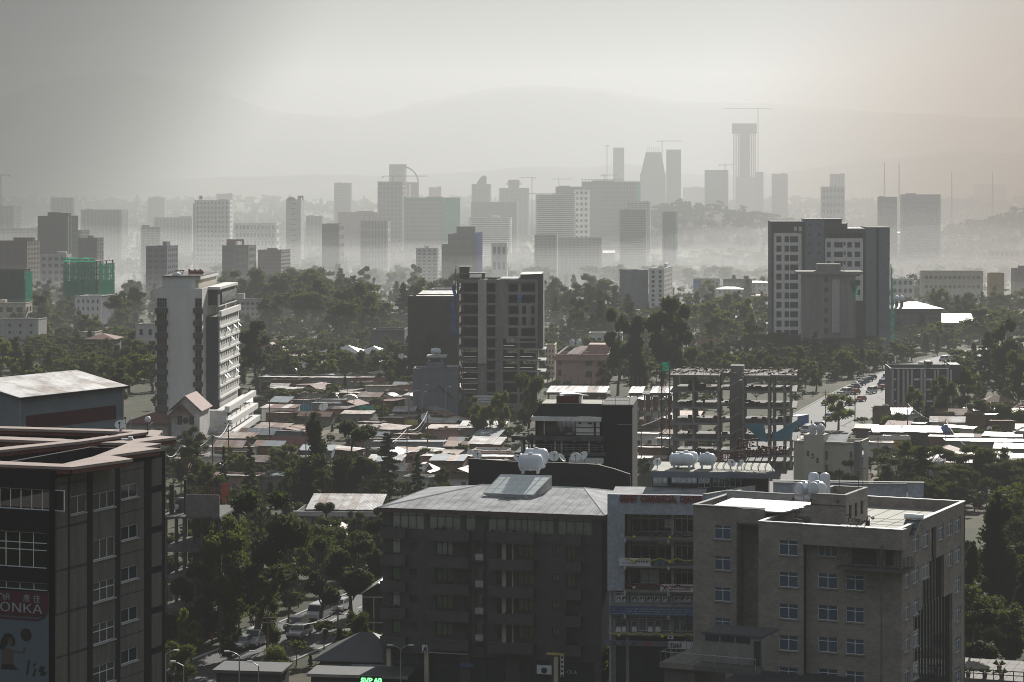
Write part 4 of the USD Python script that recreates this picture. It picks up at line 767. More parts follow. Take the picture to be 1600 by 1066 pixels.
# ================================================================== F: beige tiled building, right foreground
F = Frame(1185,262,-25); FF = F.thing('beige_tiled_building','beige tiled office building with roof hut and dark glass on its right side','building')
X = F.x; FB = FRONT(0); Wm = X(1405); zpar = F.z(822,X(1300)); Dm = F.y(1508,Wm); FR = RIGHT(Wm); zdeck = zpar - 1.0
zm = lambda py,px: F.z(py,X(px))
colsF = [(1217,1247,1232),(1274,1304,1289),(1317,1346,1331)]
zw = [zm(868,1232),zm(914,1232),zm(966,1232),zm(1017,1232)]; pit = (zw[0] - zw[3])/3
hm = []
for ci,(p0,p1,pc) in enumerate(colsF):
    for k in range(6):
        zb0 = zw[0] - pit*k - (.0 if ci == 0 else 0)
        if ci == 2 and k == 0: continue
        hm.append((X(p0),X(p1),zb0,zb0 + 1.55,ci,k))
xrec0,xrec1 = X(1255),X(1312)
over = zpar - 2.0                                             # underside of the overhanging roof band
sol = rect(0,X(1255),-1,zpar)
facade(FF,FB,sol,[h[:4] for h in hm if h[4] == 0],'tile_beige',.35)
facade(FF,FRONT(.9),rect(X(1255),Wm + .0,-1,over),[(h[0],h[1],h[2],h[3]) for h in hm if h[4] > 0] + [(X(1327),X(1366),zw[0] - .55,over - .15),(X(1379),X(1392),zw[0] - .55,over - .15)],'tile_beige',.3)
part(FF,'roof_band',MB().wall(FB,rect(X(1255) + .003,Wm + .4,over,zpar),-1.5,.25),'tile_beige')
for h in hm:
    B = FB if h[4] == 0 else FRONT(.9)
    window(FF,B,*h[:4],cols=2 if h[4] != 1 or h[5] else 3,transom=[.72],frame='alu',glass='glass_blue',depth=.12,sill='tile_beige')
for p0,p1 in ((1327,1366),(1379,1392)): window(FF,FRONT(.9),X(p0),X(p1),zw[0] - .55,over - .15,cols=3,frame='brown_paint',depth=.1)
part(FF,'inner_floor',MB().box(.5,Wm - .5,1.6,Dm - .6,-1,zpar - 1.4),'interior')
rail(FF,[(X(1312),-.6,zw[0] - .7),(X(1405) + .6,-.6,zw[0] - .7),(X(1405) + .9,2.2,zw[0] - .7)],1.25,.35,'dark_steel',.025,4,'balcony_railing')
part(FF,'balcony',MB().box(X(1310),X(1405) + .9,-.7,.88,zw[0] - .95,zw[0] - .7).box(Wm + .01,X(1405) + .9,.88,2.3,zw[0] - .95,zw[0] - .7),'concrete_dark')
part(FF,'drainpipe',MB().tube([(X(1379.5),-.5,-1),(X(1379.5),-.5,zpar - 1.7),(X(1381),.1,zpar - 1.5)],.09),'panel_beige')
# right side
cR = [(1427,1436),(1443,1452),(1467,1475),(1481,1488.5),(1493,1501)]
yR = lambda px: F.y(px,Wm); zR = lambda py,px: F.z(py,Wm,yR(px))
hr = []
zr0 = zR(862,1432)
for k in range(6):
    for ci,(p0,p1) in enumerate(cR):
        if (k == 1 and ci == 2) or (k == 2 and ci in (2,3)) or (k >= 2 and ci in (1,)) or (k >= 3 and ci in (2,3)): continue
        hr.append((yR(p0),yR(p1),zr0 - pit*k,zr0 - pit*k + 1.65))
    if k: hr.append((yR(1414),yR(1422),zr0 - pit*k,zr0 - pit*k + 1.65))
yk = [yR(p) for p in (1427.5,1441,1455.5,1463,1475,1488)]
dk = [(yk[2],yk[3],zr0 - pit + 1.6,zr0 + 1.7),(yk[1],yk[4],zr0 - pit*2 - .2,zr0 - pit + 1.6),(yk[0],yk[5],-1,zr0 - pit*2 - .2)]
dk[1] = (yk[1],yk[4],zr0 - 2*pit + .3,zr0 - pit + 1.6); dk[2] = (yk[0],yk[5],-1,zr0 - 2*pit + .3)
facade(FF,FR,rect(1.2,Dm,-1,zpar),hr + dk,'tile_beige',.35)
part(FF,'corner_wall',MB().wall(FR,rect(0,1.2,over,zpar),-.35,.0),'tile_beige')
for h in hr: window(FF,FR,*h,cols=2,transom=[.75],frame='alu',glass='glass_blue',depth=.12,sill='tile_beige')
for i,(a0,a1,b0,b1) in enumerate(dk):
    part(FF,'curtain_wall',MB().ob(FR,a0,a1,-.5,-.42,b0,b1),'glass_dark')
    for a in np.arange(a0,a1,1.15): part(FF,'mullion',MB().ob(FR,a,a + .07,-.419,-.3,b0,b1),'dark_frame')
part(FF,'back_wall',MB().box(0,Wm,Dm - .35,Dm - .003,-1,zpar).box(0,.35,.36,Dm - .36,-1,zpar - .004),'tile_beige')
# roof
part(FF,'roof_deck',MB().box(.36,Wm - .36,1.52,Dm - .36,zdeck - .3,zdeck),'roof_felt')
part(FF,'roof_gravel_strip',MB().box(.4,X(1255),.4,1.5,zdeck - .3,zdeck),'roof_felt')
part(FF,'coping',MB().box(-.05,X(1255),-.05,.4,zpar + .004,zpar + .09).box(X(1255) + .003,Wm + .45,-.3,.35,zpar + .004,zpar + .09).box(Wm - .38,Wm + .05,.36,Dm + .04,zpar + .004,zpar + .09).box(-.05,Wm - .4,Dm - .38,Dm + .04,zpar + .004,zpar + .09).box(-.05,.38,.41,Dm - .4,zpar + .004,zpar + .09),'white_paint')
seam = MB()
for k in range(1,7): seam.box(.5,Wm - .5,1.6 + k*2.2,1.64 + k*2.2,zdeck,zdeck + .025)
for k in range(1,8): seam.box(k*1.8,k*1.8 + .04,1.6,Dm - .6,zdeck,zdeck + .028)
part(FF,'roof_seam',seam,'concrete_dark',kind='stuff')
hx0,hx1,hy0,hy1 = X(1228) + .8,F.x(1322,5.5),5.5,13.0; zh = F.z(771,hx0,hy0); zk = F.z(775,hx1,hy0); zh = (zh + zk)/2
hut = part(FF,'roof_hut',MB().wall(FRONT(hy0),rect(hx0,hx1,zdeck,zh),-.3,0).wall(LEFT(hx0),rect(hy0 + .31,hy1,zdeck,zh),-.3,0).wall(BACK(hy1),rect(hx0 + .31,hx1 - .31,zdeck,zh),-.3,0).wall(RIGHT(hx1),rect(hy0 + .31,hy1,zdeck,zh).difference(unary_union([rect(hy0 + 1 + 2*k,hy0 + 1.9 + 2*k,zdeck + .9,zdeck + 2.3) for k in range(3)])),-.3,0),'tile_beige')
part(hut,'deck',MB().box(hx0 + .31,hx1 - .31,hy0 + .31,hy1 - .31,zh - 1.1,zh - .9),'roof_felt')
part(hut,'coping',MB().box(hx0 - .05,hx1 + .05,hy0 - .05,hy0 + .33,zh + .004,zh + .08).box(hx1 - .33,hx1 + .05,hy0 + .34,hy1 + .05,zh + .004,zh + .08).box(hx0 - .05,hx1 - .34,hy1 - .33,hy1 + .05,zh + .004,zh + .08).box(hx0 - .05,hx0 + .33,hy0 + .34,hy1 - .34,zh + .004,zh + .08),'concrete_pale')
part(hut,'string_course',MB().ob(FRONT(hy0),hx0,hx1,.004,.05,zh - 1.15,zh - 1.05),'brown_paint')
for px in (1238,1266,1308): a = F.x(px,hy0); part(hut,'drain_spout',MB().ob(FRONT(hy0),a,a + .2,.004,.2,zh - .75,zh - .5),'brown_paint')
for k in range(3): window(FF,RIGHT(hx1),hy0 + 1 + 2*k,hy0 + 1.9 + 2*k,zdeck + .9,zdeck + 2.3,cols=1,frame='dark_frame',depth=.15)
# the left block, set forward
L0,L1 = X(1083) ,X(1190); yl = 3.4; zL = F.z(800,X(1150))
xl0,xl1,xl2 = F.x(1083,yl),F.x(1151,yl),F.x(1186,yl)
wl = [(F.x(1116,yl),F.x(1142,yl),F.z(842 + 47*k,F.x(1130,yl),yl),F.z(842 + 47*k,F.x(1130,yl),yl) + 1.5) for k in range(5)]
wl = [(a,b,F.z(843,F.x(1130,yl),yl) - pit*k,F.z(843,F.x(1130,yl),yl) - pit*k + 1.5) for a,b,_,_ in wl for k in [wl.index((a,b,_,__)) if False else 0]][:1]
z00 = wl[0][2]; wl = [(wl[0][0],wl[0][1],z00 - pit*k,z00 - pit*k + 1.5) for k in range(5)]
facade(FF,FRONT(yl),rect(xl0,xl1,-1,zL),wl,'tile_beige',.35)
for h in wl: window(FF,FRONT(yl),*h,cols=2,transom=[.75],frame='alu',glass='glass_blue',depth=.12,sill='tile_beige')
part(FF,'recess_wall',MB().box(xl1,xl2 + 3,yl + 2.2,yl + 2.5,-1,zL - .5),'tile_beige')
part(FF,'side_wall',MB().box(xl0,xl0 + .35,yl + .36,yl + 14,-1,zL).box(xl1 - .35,xl1,yl + .36,yl + 2.2,-1,zL - 1.5),'tile_beige')
part(FF,'roof_band',MB().box(xl1 + .003,xl2 + .6,yl - .1,yl + .3,zL - 1.55,zL - .06),'tile_beige')
part(FF,'pale_roof',MB().slab([(xl0 + 1.4,yl + .4,zL - .25),(xl2 + 2.5,yl + .4,zL - .25),(xl2 + 4.5,yl + 7.5,zL + .0),(xl0 + 1.6,yl + 7.5,zL + .0)],.12),'tin_new')
part(FF,'parapet',MB().box(xl0 + .4,xl2 + 4.4,yl + 9,yl + 9.3,zL - 1.5,zL + .5).box(xl0 + .36,xl2 + 3,yl + .37,yl + 14,zL - 1.8,zL - 1.5),'concrete_pale')
part(FF,'coping',MB().box(xl0 - .05,xl2 + .6,yl - .13,yl + .34,zL + .004,zL + .09).box(xl0 - .05,xl0 + .4,yl + .35,yl + 14,zL + .004,zL + .09).box(xl0 + .41,xl2 + 4.4,yl + 8.95,yl + 9.35,zL + .504,zL + .58),'concrete_pale')
part(FF,'inner_floor',MB().box(xl0 + .5,xl1 - .4,yl + .8,yl + 13,-1,zL - 2),'interior')
for px,yy,r_,lb in ((1255,8.0,.72,'round white water tank end-on at left on the beige roof hut'),(1277,7.6,.8,'large white water tank end-on in front on the beige roof hut')):
    water_tank(F.loc(F.x(px,yy),yy,zh - .9),F.yaw + 72,2.0,r_,lb)
t = thing('cylindrical_tank','upright white tank behind the end-on tanks on the beige roof hut','water tank',F.loc(F.x(1280,10),10,zh - .9),F.yaw)
for dx in (-.62,.62): part(t,'vessel',MB().lathe([(.02,0),(.55,0),(.55,2.2),(.42,2.4),(.2,2.5),(.02,2.52)],18,(dx,0,.1)),'tank_plastic',40)
part(t,'base',MB().box(-1.3,1.3,-.7,.7,0,.098),'concrete_dark')
sh = thing('solar_heater','solar water heater with bright drum and tilted dark collector on the beige roof','solar heater',F.loc(F.x(1428,6),6,zdeck),F.yaw)
part(sh,'drum',MB().lathe([(.02,-1.0),(.3,-.95),(.3,.95),(.02,1.0)],16,(0,0,1.6),'x'),'alu',40); part(sh,'collector',MB().slab([(-.8,-2.4,.15),(.8,-2.4,.15),(.8,-.2,1.35),(-.8,-.2,1.35)],.08),'glass_dark')
for s in (-.8,.8): part(sh,'stand',MB().bar((s,0,0),(s,0,1.5),.04).bar((s,-2.4,0.05),(s,0,1.4),.04),'steel')
t = thing('roof_script_sign','dark wire lettering standing at the front edge of the beige roof','sign',F.loc(F.x(1322,.6),.6,zpar),F.yaw)
sc = [[(0,.8),(.25,.95),(.4,.7),(.2,.5),(.35,.25),(.1,.1)],[(.6,.2),(.75,.6),(.95,.65),(.95,.2)],[(1.1,.6),(1.1,.25),(1.45,.25),(1.45,.6)],[(1.27,.7),(1.27,.0)],[(1.65,.4),(1.75,.2),(1.95,.3),(1.9,.5)],[(2.05,.2),(2.35,.95),(2.55,.8)],[(2.2,.5),(2.5,.5)],[(2.65,.7),(2.8,.85),(2.95,.7),(2.8,.58),(2.65,.7)]]
for s in sc: part(t,'letter_stroke',strokes(FRONT(0),0,.25,1,1,[s],.055,0),'dark_steel')
part(t,'post',MB().bar((.5,0,-.1),(.5,0,.4),.04).bar((2,0,-.1),(2,0,.5),.04).bar((1.1,0,-.1),(1.1,0,.4),.04),'dark_steel')
an = thing('roof_antenna','thin dark antenna masts at the back corner of the beige roof hut','antenna',F.loc(hx1 - .4,hy1 - .4,zh),F.yaw)
for dx,h_ in ((0,2.4),(-.5,1.7),(-2.6,2.0)): part(an,'mast',MB().bar((dx,0,0),(dx,0,h_),.035).bar((dx - .3,0,h_*.85),(dx + .3,0,h_*.85),.025),'dark_steel')
for px,yy in ((1290,1.7),(1356,9.5)): single('roof_vent',MB().lathe([(.02,0),(.22,0),(.22,.4),(.34,.42),(.34,.5),(.02,.62)],12,F.loc(F.x(px,yy),yy,zdeck)),'dark_steel','dark capped vent on the beige roof ' + ('near its front edge' if px == 1290 else 'right behind the roof hut'),'vent')
fl = thing('floodlight','small dark floodlight fixed on the beige right side parapet','lamp',F.loc(Wm,4.5,zpar - .5),F.yaw); part(fl,'head',MB().box(.1,.5,-.2,.2,-.15,.15),'dark_steel'); part(fl,'arm',MB().bar((0,0,0),(.15,0,0),.03),'dark_steel')
# ================================================================== G: terrace, canopy roof at the foot of the beige building
F = Frame(1030,250,-25); G_ = F.thing('shop_terrace','tiled terrace with thin metal railing at the foot of the beige building','terrace')
zt = F.z(1035); x1 = F.x(1180); xw = F.x(1083); part(G_,'deck',MB().box(0,xw,0,9,zt - .5,zt),'paving'); part(G_,'walkway',MB().box(xw + .003,x1,0,2.3,zt - .5,zt),'concrete_dark'); part(G_,'body',MB().box(.4,xw,.4,9,-1,zt - .503),'concrete_dark'); part(G_,'shop_roof',MB().box(xw,x1,2.2,7,zt + 2.703,zt + 2.9),'slate_paint')
for k in range(int(xw/.95)): part(G_,'paving_slab',MB().box(.15 + k*.95,.15 + k*.95 + .9,.1,8.8,zt + .003,zt + .03),'paving')
rail(G_,[(.1,8.5,zt),(.1,.1,zt),(x1,.1,zt)],1.05,1.4,'steel',.035,1)
part(G_,'shop_wall',MB().box(xw,x1,2.31,2.6,zt - .2,zt + 2.7),'concrete')
for k in range(3): part(G_,'shop_window',MB().box(xw + .4 + k*1.6,xw + 1.8 + k*1.6,2.24,2.3,zt + 2.1,zt + 2.8),'glass_dark')
part(G_,'door',MB().box(F.x(1166),F.x(1176),2.23,2.3,zt + .03,zt + 2.4),'glass_dark')
Cn = thing('canopy_roof','dark sloping sheet canopy over the shops at the bottom edge','canopy',F.loc(0,0,0),F.yaw)
q = [F.inv(U(px,py,z_)) for px,py,z_ in ((1128,1066,9.5),(1166,1040,10.3),(1330,1044,10.3),(1340,1080,9.5))]
part(Cn,'sheet',MB().slab([(*q[0],9.5),(*q[1],10.3),(*q[2],10.3),(*q[3],9.5)],.1),'slate_paint'); part(Cn,'post',MB().bar((*q[0],0),(*q[0],9.45),.1).bar((*q[3],0),(*q[3],9.45),.1),'dark_steel')

# ================================================================== generic pieces for buildings farther away
def sheet_windows(t,B,holes,d,glass='glass_dark',recess=.25,big=9.0,frame=None):
    """panes behind the openings of a wall: parts of their own where they can be told apart, one part where they are specks"""
    if not holes: return
    px = max(h[1] - h[0] for h in holes)*FPX/d
    if px >= big and len(holes) <= 120:
        for h in holes:
            if frame: window(t,B,*h,cols=2 if px < 18 else 3,transom=[.7] if px > 12 else None,frame=frame,glass=glass,depth=recess*.6,w=.08)
            else: part(t,'window',MB().ob(B,h[0] - .02,h[1] + .02,-recess - .06,-recess,h[2] - .02,h[3] + .02),glass)
    else:
        m = MB()
        for h in holes: m.ob(B,h[0] - .02,h[1] + .02,-recess - .06,-recess,h[2] - .02,h[3] + .02)
        part(t,'windows',m,glass,kind='stuff')
def roof_bits(t,F,x0,x1,y0,y1,z,n,m='concrete',seed=0):
    r = random.Random(seed)
    for k in range(n):
        w,d,h = r.uniform(.15,.4)*(x1 - x0),r.uniform(.2,.5)*(y1 - y0),r.uniform(2.2,4.2); a = r.uniform(x0 + .5,x1 - w - .5); b = r.uniform(y0 + .5,y1 - d - .5)
        part(t,'roof_hut',MB().box(a,a + w,b,b + d,z + .003 + .01*k,z + h),m)
def block(name,label,p0,p1,top,base,side=None,depth=None,yaw=-8,m='concrete',nc=6,nr=None,style='grid',glass='glass_dark',d=None,wf=.6,hf=.5,frame=None,huts=1,cat='building',group=None,band='white_paint',fh=3.3,parapet=.9,roofm='roof_felt',seed=0,sm=None,sill=.32):
    """an upright building whose front spans photo columns p0..p1, whose roof edge is at row top and whose foot stands at row base;
    side: column where its visible flank ends (right flank if > p1, left flank if < p0)"""
    d = d or gd(base); F = Frame(p0,d,yaw); Wd = F.x(p1); FOOT.append([F,Wd,14]); zb = float(gz(d)) - 1.0; zt = F.z(top,Wd/2); t = F.thing(name,label,cat,group)
    if side is None: D = depth or min(max(10.0,Wd*.7),25)
    else: D = F.y(side,Wd) if side > p1 else F.y(side,0)
    FOOT[-1][2] = D
    if not (4 < D < 70): D = min(max(D,8),45) if D > 0 else (depth or 14)
    nr = nr or max(1,int(round((zt - zb - parapet)/fh))); z1 = zt - parapet
    FB = FRONT(0); sB = RIGHT(Wd) if yaw <= 0 else LEFT(0); ns = max(1,int(round(nc*D/Wd)))
    hf_,hs_ = [],[]
    if style == 'grid': hf_ = grid_holes(Wd*.04,Wd*.96,zb + 1,z1,nc,nr,wf,hf,sill); hs_ = grid_holes(D*.05,D*.95,zb + 1,z1,ns,nr,wf,hf,sill)
    elif style == 'band': hf_ = grid_holes(Wd*.03,Wd*.97,zb + 1,z1,1,nr,.96,hf,sill); hs_ = grid_holes(.6,D - .6,zb + 1,z1,1,nr,.96,hf,sill)
    elif style == 'front': hf_ = grid_holes(Wd*.04,Wd*.96,zb + 1,z1,nc,nr,wf,hf,sill)
    facade(t,FB,rect(0,Wd,zb,zt),hf_,m,.3); sheet_windows(t,FB,hf_,d,glass,frame=frame)
    ya,yb = .303,D
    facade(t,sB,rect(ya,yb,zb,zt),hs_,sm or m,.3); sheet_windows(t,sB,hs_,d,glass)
    oB = LEFT(0) if yaw <= 0 else RIGHT(Wd)
    part(t,'wall',MB().wall(oB,rect(ya,yb,zb,zt),-.3,0).wall(BACK(D),rect(.303,Wd - .303,zb,zt),-.3,-.004),m)
    part(t,'roof',MB().box(.3,Wd - .3,.3,D - .3,z1 - .2,z1),roofm)
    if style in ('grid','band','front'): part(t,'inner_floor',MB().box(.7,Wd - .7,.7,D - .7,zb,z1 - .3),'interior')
    part(t,'coping',MB().box(-.12,Wd + .12,-.12,.3,zt + .004,zt + .25).box(-.12 if yaw > 0 else Wd - .3,.3 if yaw > 0 else Wd + .12,.303,D + .1,zt + .004,zt + .25),m if m != 'interior' else 'concrete')
    roof_bits(t,F,0,Wd,1,D - 1,z1,huts,m,seed or int(p0*7 + top))
    return t,F,Wd,D,zb,zt
def skeleton(t,Wd,D,zs,xs,ys,m='concrete',col=.5,slab=.32,over=1.0,zb=0.0):
    """bare concrete frame: every floor slab and every column a part"""
    for z in zs: part(t,'slab',MB().box(-over,Wd + over,-over,D + over,z - slab,z),m)
    lv = [zb] + [z for z in zs]
    for x in xs:
        for y in ys:
            c = MB()
            for a,b in zip(lv,lv[1:]): c.box(x - col/2,x + col/2,y - col/2,y + col/2,a + .003,b - slab - .003)
            part(t,'column',c,m)

# ================================================================== H: the pale tower on the left
d = 592; F = Frame(243,d,-2); H = F.thing('pale_hotel_tower','tall pale concrete tower with glazed white-banded right side and terraced white podium','building')
X = F.x; zb = -1.; z = lambda py: F.z(py,X(290)); fl = [z(470 + 19.2*k) for k in range(12)]      # underside of each storey's lintel
W1 = X(316); DH = 38.0; zt = z(451)
pier = [(243,246),(261,304)]
h1 = [(X(245),X(260.5),f - 2.0,f + .55) for f in fl if f > 4]; h2 = [(X(304.5),X(315),f - 2.0,f + .55) for f in fl if f > 4]
facade(H,FRONT(0),rect(0,W1,zb,zt),h1 + h2,'white_paint',.8)
part(H,'wall',MB().wall(LEFT(0),rect(.803,DH,zb,zt),-.4,0).wall(RIGHT(W1),rect(.803,DH,zb,zt),-.4,0).wall(BACK(DH),rect(.4,W1 - .4,zb,zt),-.4,0),'clad_white')
part(H,'inner_floor',MB().box(.5,W1 - .5,1.6,DH - 1,zb,zt - 1.5),'interior')
for i,h in enumerate(h1 + h2):
    window(H,FRONT(0),h[0],h[1],h[2] + .3,h[3],cols=4 if i < len(h1) else 2,transom=[.7],frame='cream_trim',glass='glass_dark',depth=.6,w=.1)
    part(H,'balcony',MB().ob(FRONT(0),h[0] - .35,h[1] + .3,-.3,.55,h[2] - .85,h[2] + .25),'concrete_dark')
part(H,'roof',MB().box(.4,W1 - .4,.8,DH - .4,zt - .8,zt - .6),'roof_felt')
part(H,'penthouse',MB().box(X(252),X(303),2,30,zt - .5,z(433)),'white_paint'); part(H,'penthouse_roof',MB().box(X(251),X(311),1.6,31,z(433) + .003,z(431.5)),'concrete_dark'); part(H,'white_fascia',MB().box(X(303.2),X(311),2.2,30,z(437.5),z(433)),'white_paint'); part(H,'penthouse',MB().box(X(303.2),X(308),2.2,30,zt - .5,z(437.6)),'cream_paint')
# the clad right-hand wing
W2 = X(337); zc2 = z(497); ft = fl[2] + .5
part(H,'wing_wall',MB().wall(FRONT(6),rect(W1 + .003,W2,zb,zc2),-.4,0),'slate_paint')
RB = RIGHT(W2)
hb = [z(497 + 18.6*k) for k in range(8)]
part(H,'wing',MB().box(W1 + .003,W2 - .25,6.41,DH,zb,zc2 - .2),'concrete_pale')
for k in range(7):
    zz1,zz0 = hb[k],hb[k + 1]
    part(H,'clad_panel',MB().ob(RB,6.0,DH,-.24,-.02,zz0 + .5,zz1 - .02),'clad_white'); part(H,'white_band',MB().ob(RB,5.8,DH + .1,-.24,.3,zz0 + .003,zz0 + .48),'white_paint')
    for j in range(9):
        a = 9 + j*3.7; op = (k,j) in ((1,2),(1,5),(1,7),(2,4),(3,6),(4,3),(5,1),(5,2),(5,6))
        w_ = part(H,'window',MB().ob(RB,a,a + 1.3,-.019,.02,zz0 + 1.5,zz0 + 2.7),'glass_grey')
        if op: part(w_,'open_sash',MB().slab([RB[0] + RB[1]*a + RB[2]*.03 + V3(0,0,zz0 + 2.7),RB[0] + RB[1]*(a + 1.4) + RB[2]*.03 + V3(0,0,zz0 + 2.7),RB[0] + RB[1]*(a + 1.4) + RB[2]*.9 + V3(0,0,zz0 + 1.7),RB[0] + RB[1]*a + RB[2]*.9 + V3(0,0,zz0 + 1.7)],.05),'white_sign')
part(H,'terrace_parapet',MB().ob(RB,5.8,DH,-.2,.5,zc2 + .003,zc2 + 1.3),'white_paint'); part(H,'terrace_floor',MB().box(W1 + .41,W2 - .26,6.1,DH,zc2 - .19,zc2),'roof_felt')
part(H,'upper_storey',MB().box(W1 + .003,X(331),9,DH,z(480),z(455)),'slate_paint'); part(H,'upper_glazing',MB().ob(RIGHT(X(331)),14,DH,.003,.3,z(478),z(461)),'glass_grey'); part(H,'upper_cornice',MB().box(W1 + .003,X(331) + .6,8.6,DH + .3,z(455) + .003,z(451)),'white_paint')
for y_ in (10,22,34): part(H,'terrace_post',MB().box(X(329),X(330),y_,y_ + .5,zc2 + .003,z(480) - .003),'concrete_dark')
part(H,'rail_bar',MB().ob(RB,8,DH,-.6,-.5,zc2 + 2.2,zc2 + 2.4),'white_paint')
# podium
x1 = X(357); zp_ = z(633)
part(H,'podium',MB().box(X(322),x1,-3,-.31,zb,zp_ - 1),'clad_white'); part(H,'podium',MB().box(W2 + .31,x1,-.307,42,zb,zp_ - 1),'white_paint')
for k,py in enumerate((633,654,674)):
    zz = z(py) - 1.1; part(H,'podium_parapet',MB().box(x1 + .003 - .4*(k == 0),x1 + .7 + .5*k,-3.2,42.3,zz - .2,zz + 1.1),'white_paint')
    for j in range(6): part(H,'podium_window',MB().ob(RIGHT(x1),-2 + j*7.3,3.9 + j*7.3,.003,.1,zz - 2.1,zz - .4),'glass_dark')
part(H,'rooftop_letters',MB().bar((X(289),6,z(431)),(X(289),6,z(425)),.12),'rust_steel')
for k in range(8): a = X(288 + k*2.9); part(H,'letter',MB().ob(FRONT(6),a,a + .38,0,.12,z(431.5) + .1,z(431.5) + (1.15 if k % 3 else 1.4)).ob(FRONT(6),a,a + .62,.125,.2,z(431.5) + .5,z(431.5) + .75),'red_sign')
part(H,'billboard_frame',MB().bar((X(268),5,z(431.5)),(X(270),6.5,z(424)),.1).bar((X(273),5,z(431.5)),(X(275),6.5,z(424)),.1).bar((X(278),5,z(431.5)),(X(280),6.5,z(424)),.1).bar((X(268),5,z(424.5)),(X(281),6.5,z(424.5)),.1),'rust_steel')
part(H,'dish',MB().lathe([(.02,.9),(.9,.5),(1.1,0)],12,(X(273),3,z(431.4))),'tank_plastic')
# ================================================================== I: unfinished concrete tower in the middle
d = 668; F = Frame(715,d,-2); I = F.thing('unfinished_concrete_tower','unfinished bare concrete tower with open floors, scaffold poles and blue sheeting','building')
X = F.x; z = lambda py: F.z(py,X(780)); zz = [z(441 + 17.35*k) for k in range(12)]; zt = z(437); W_ = X(839); D_I = 16.0
hol = []
for k in range(11):
    a,b = zz[k],zz[k + 1]
    for p0,p1 in ((717,746.5),(761,774)): hol.append((X(p0),X(p1),b + .35,a - .25))
    if k < 5: hol += [(X(794.5),X(809),b + .4,a - .4),(X(814.5),X(836),b + .4,a - .4)] if k in (0,1,4) else [(X(794.5),X(810),b + .4,a - .4),(X(816),X(822),b + .4,a - .4),(X(830),X(835),b + .4,a - .4)]
    else: hol += [(X(786),X(808),b + .3,a - .2),(X(812),X(837),b + .3,a - .2)]
p = rect(0,W_,-1,zt).difference(unary_union([rect(*h) for h in hol]))
part(I,'wall',MB().wall(FRONT(0),p,-.4,0),'concrete'); part(I,'wall',MB().wall(LEFT(0),rect(.41,D_I,-1,zt).difference(unary_union([rect(1.5,D_I - 1.5,zz[k + 1] + .4,zz[k] - .3) for k in range(11)])),-.4,0),'concrete')
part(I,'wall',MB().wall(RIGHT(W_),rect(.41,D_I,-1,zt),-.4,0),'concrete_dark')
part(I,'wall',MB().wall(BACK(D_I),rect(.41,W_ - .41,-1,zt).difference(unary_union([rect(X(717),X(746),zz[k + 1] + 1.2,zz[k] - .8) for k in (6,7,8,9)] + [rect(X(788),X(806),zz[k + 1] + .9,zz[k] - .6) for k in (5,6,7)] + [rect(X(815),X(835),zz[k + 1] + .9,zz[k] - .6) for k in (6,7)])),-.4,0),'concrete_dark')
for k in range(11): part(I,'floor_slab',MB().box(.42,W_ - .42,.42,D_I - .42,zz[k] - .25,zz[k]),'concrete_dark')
part(I,'core',MB().box(X(748),X(760),.42,9,-1,zt - .1).box(X(775),X(785),.42,9,-1,zt - .1),'concrete_dark')
part(I,'concrete_strip',MB().ob(FRONT(0),X(747),X(760),.003,.45,z(568),zt),'concrete_pale')
for k in range(11): part(I,'edge_beam',MB().ob(FRONT(0),X(715.5),X(746.8),.003,.25,zz[k] - .15,zz[k] + .35).ob(FRONT(0),X(760.3),X(779),.003,.25,zz[k] - .15,zz[k] + .35),'concrete')
part(I,'bay_frame',MB().ob(FRONT(0),X(792),X(838.5),.003,.5,zt - .5,zt).ob(FRONT(0),X(837),X(840),.003,.5,z(535),zt - .503).ob(FRONT(0),X(792),X(838.5),.003,.5,z(536),z(533)),'concrete')
part(I,'roof_hut',MB().box(X(717),X(732),2,7,z(427),z(418)),'concrete_dark'); part(I,'roof_post',MB().box(X(752),X(757),2,4,z(437),z(429)),'concrete_dark'); part(I,'roof_hut',MB().box(X(717),X(732),2.1,6.9,zt + .003,z(428.6)),'concrete_dark'); part(I,'roof_slab',MB().box(X(717) - .3,X(758),1.5,7.5,z(428.5),z(427)),'concrete'); part(I,'roof_slab',MB().box(X(716),X(736),1.5,7.5,z(418),z(417)),'concrete')
part(I,'roof_shed',MB().box(X(813),X(842),1,8,zt + .003,z(429)),'concrete_dark'); part(I,'tin_roof',MB().slab([(X(812),.5,z(429)),(X(846),.5,z(428)),(X(848),9,z(426.5)),(X(814),9,z(427))],.1),'tin_new'); part(I,'tin_roof',MB().slab([(X(781),1,z(435.5)),(X(812),1,z(435.5)),(X(812),8,z(434)),(X(783),8,z(434))],.1),'tin_blue')
part(I,'side_rib',MB().ob(RIGHT(W_),1,D_I,.003,1.6,z(545),z(428)),'concrete_dark')
for k in range(6,10):
    part(I,'open_balcony',MB().box(X(824),X(853),-1.2,9,zz[k] - .2,zz[k]),'concrete_pale')
sc = thing('scaffold','tall timber scaffold poles and ladders along the left edge of the unfinished tower','scaffold',F.loc(),F.yaw)
for k,p_ in enumerate((711,714,724)): part(sc,'pole',MB().bar((X(p_),-1.2,0),(X(p_) + .2,-1.2,z(420 + 8*k)),.1),'wood')
for k in range(30): part(sc,'rung',MB().bar((X(711),-1.2,1.5 + k*1.3),(X(724 if k % 5 == 0 else 714),-1.2,1.6 + k*1.3),.06),'wood')
for k in range(9): part(sc,'brace',MB().bar((X(724),-1.3,zz[k + 1] + .3),(X(738),-1.3,zz[k + 1] - 1.9 + 1.0),.06),'wood')
tp = thing('blue_sheeting','crumpled blue sheeting hanging down the left edge of the unfinished tower','tarpaulin',F.loc(),F.yaw)
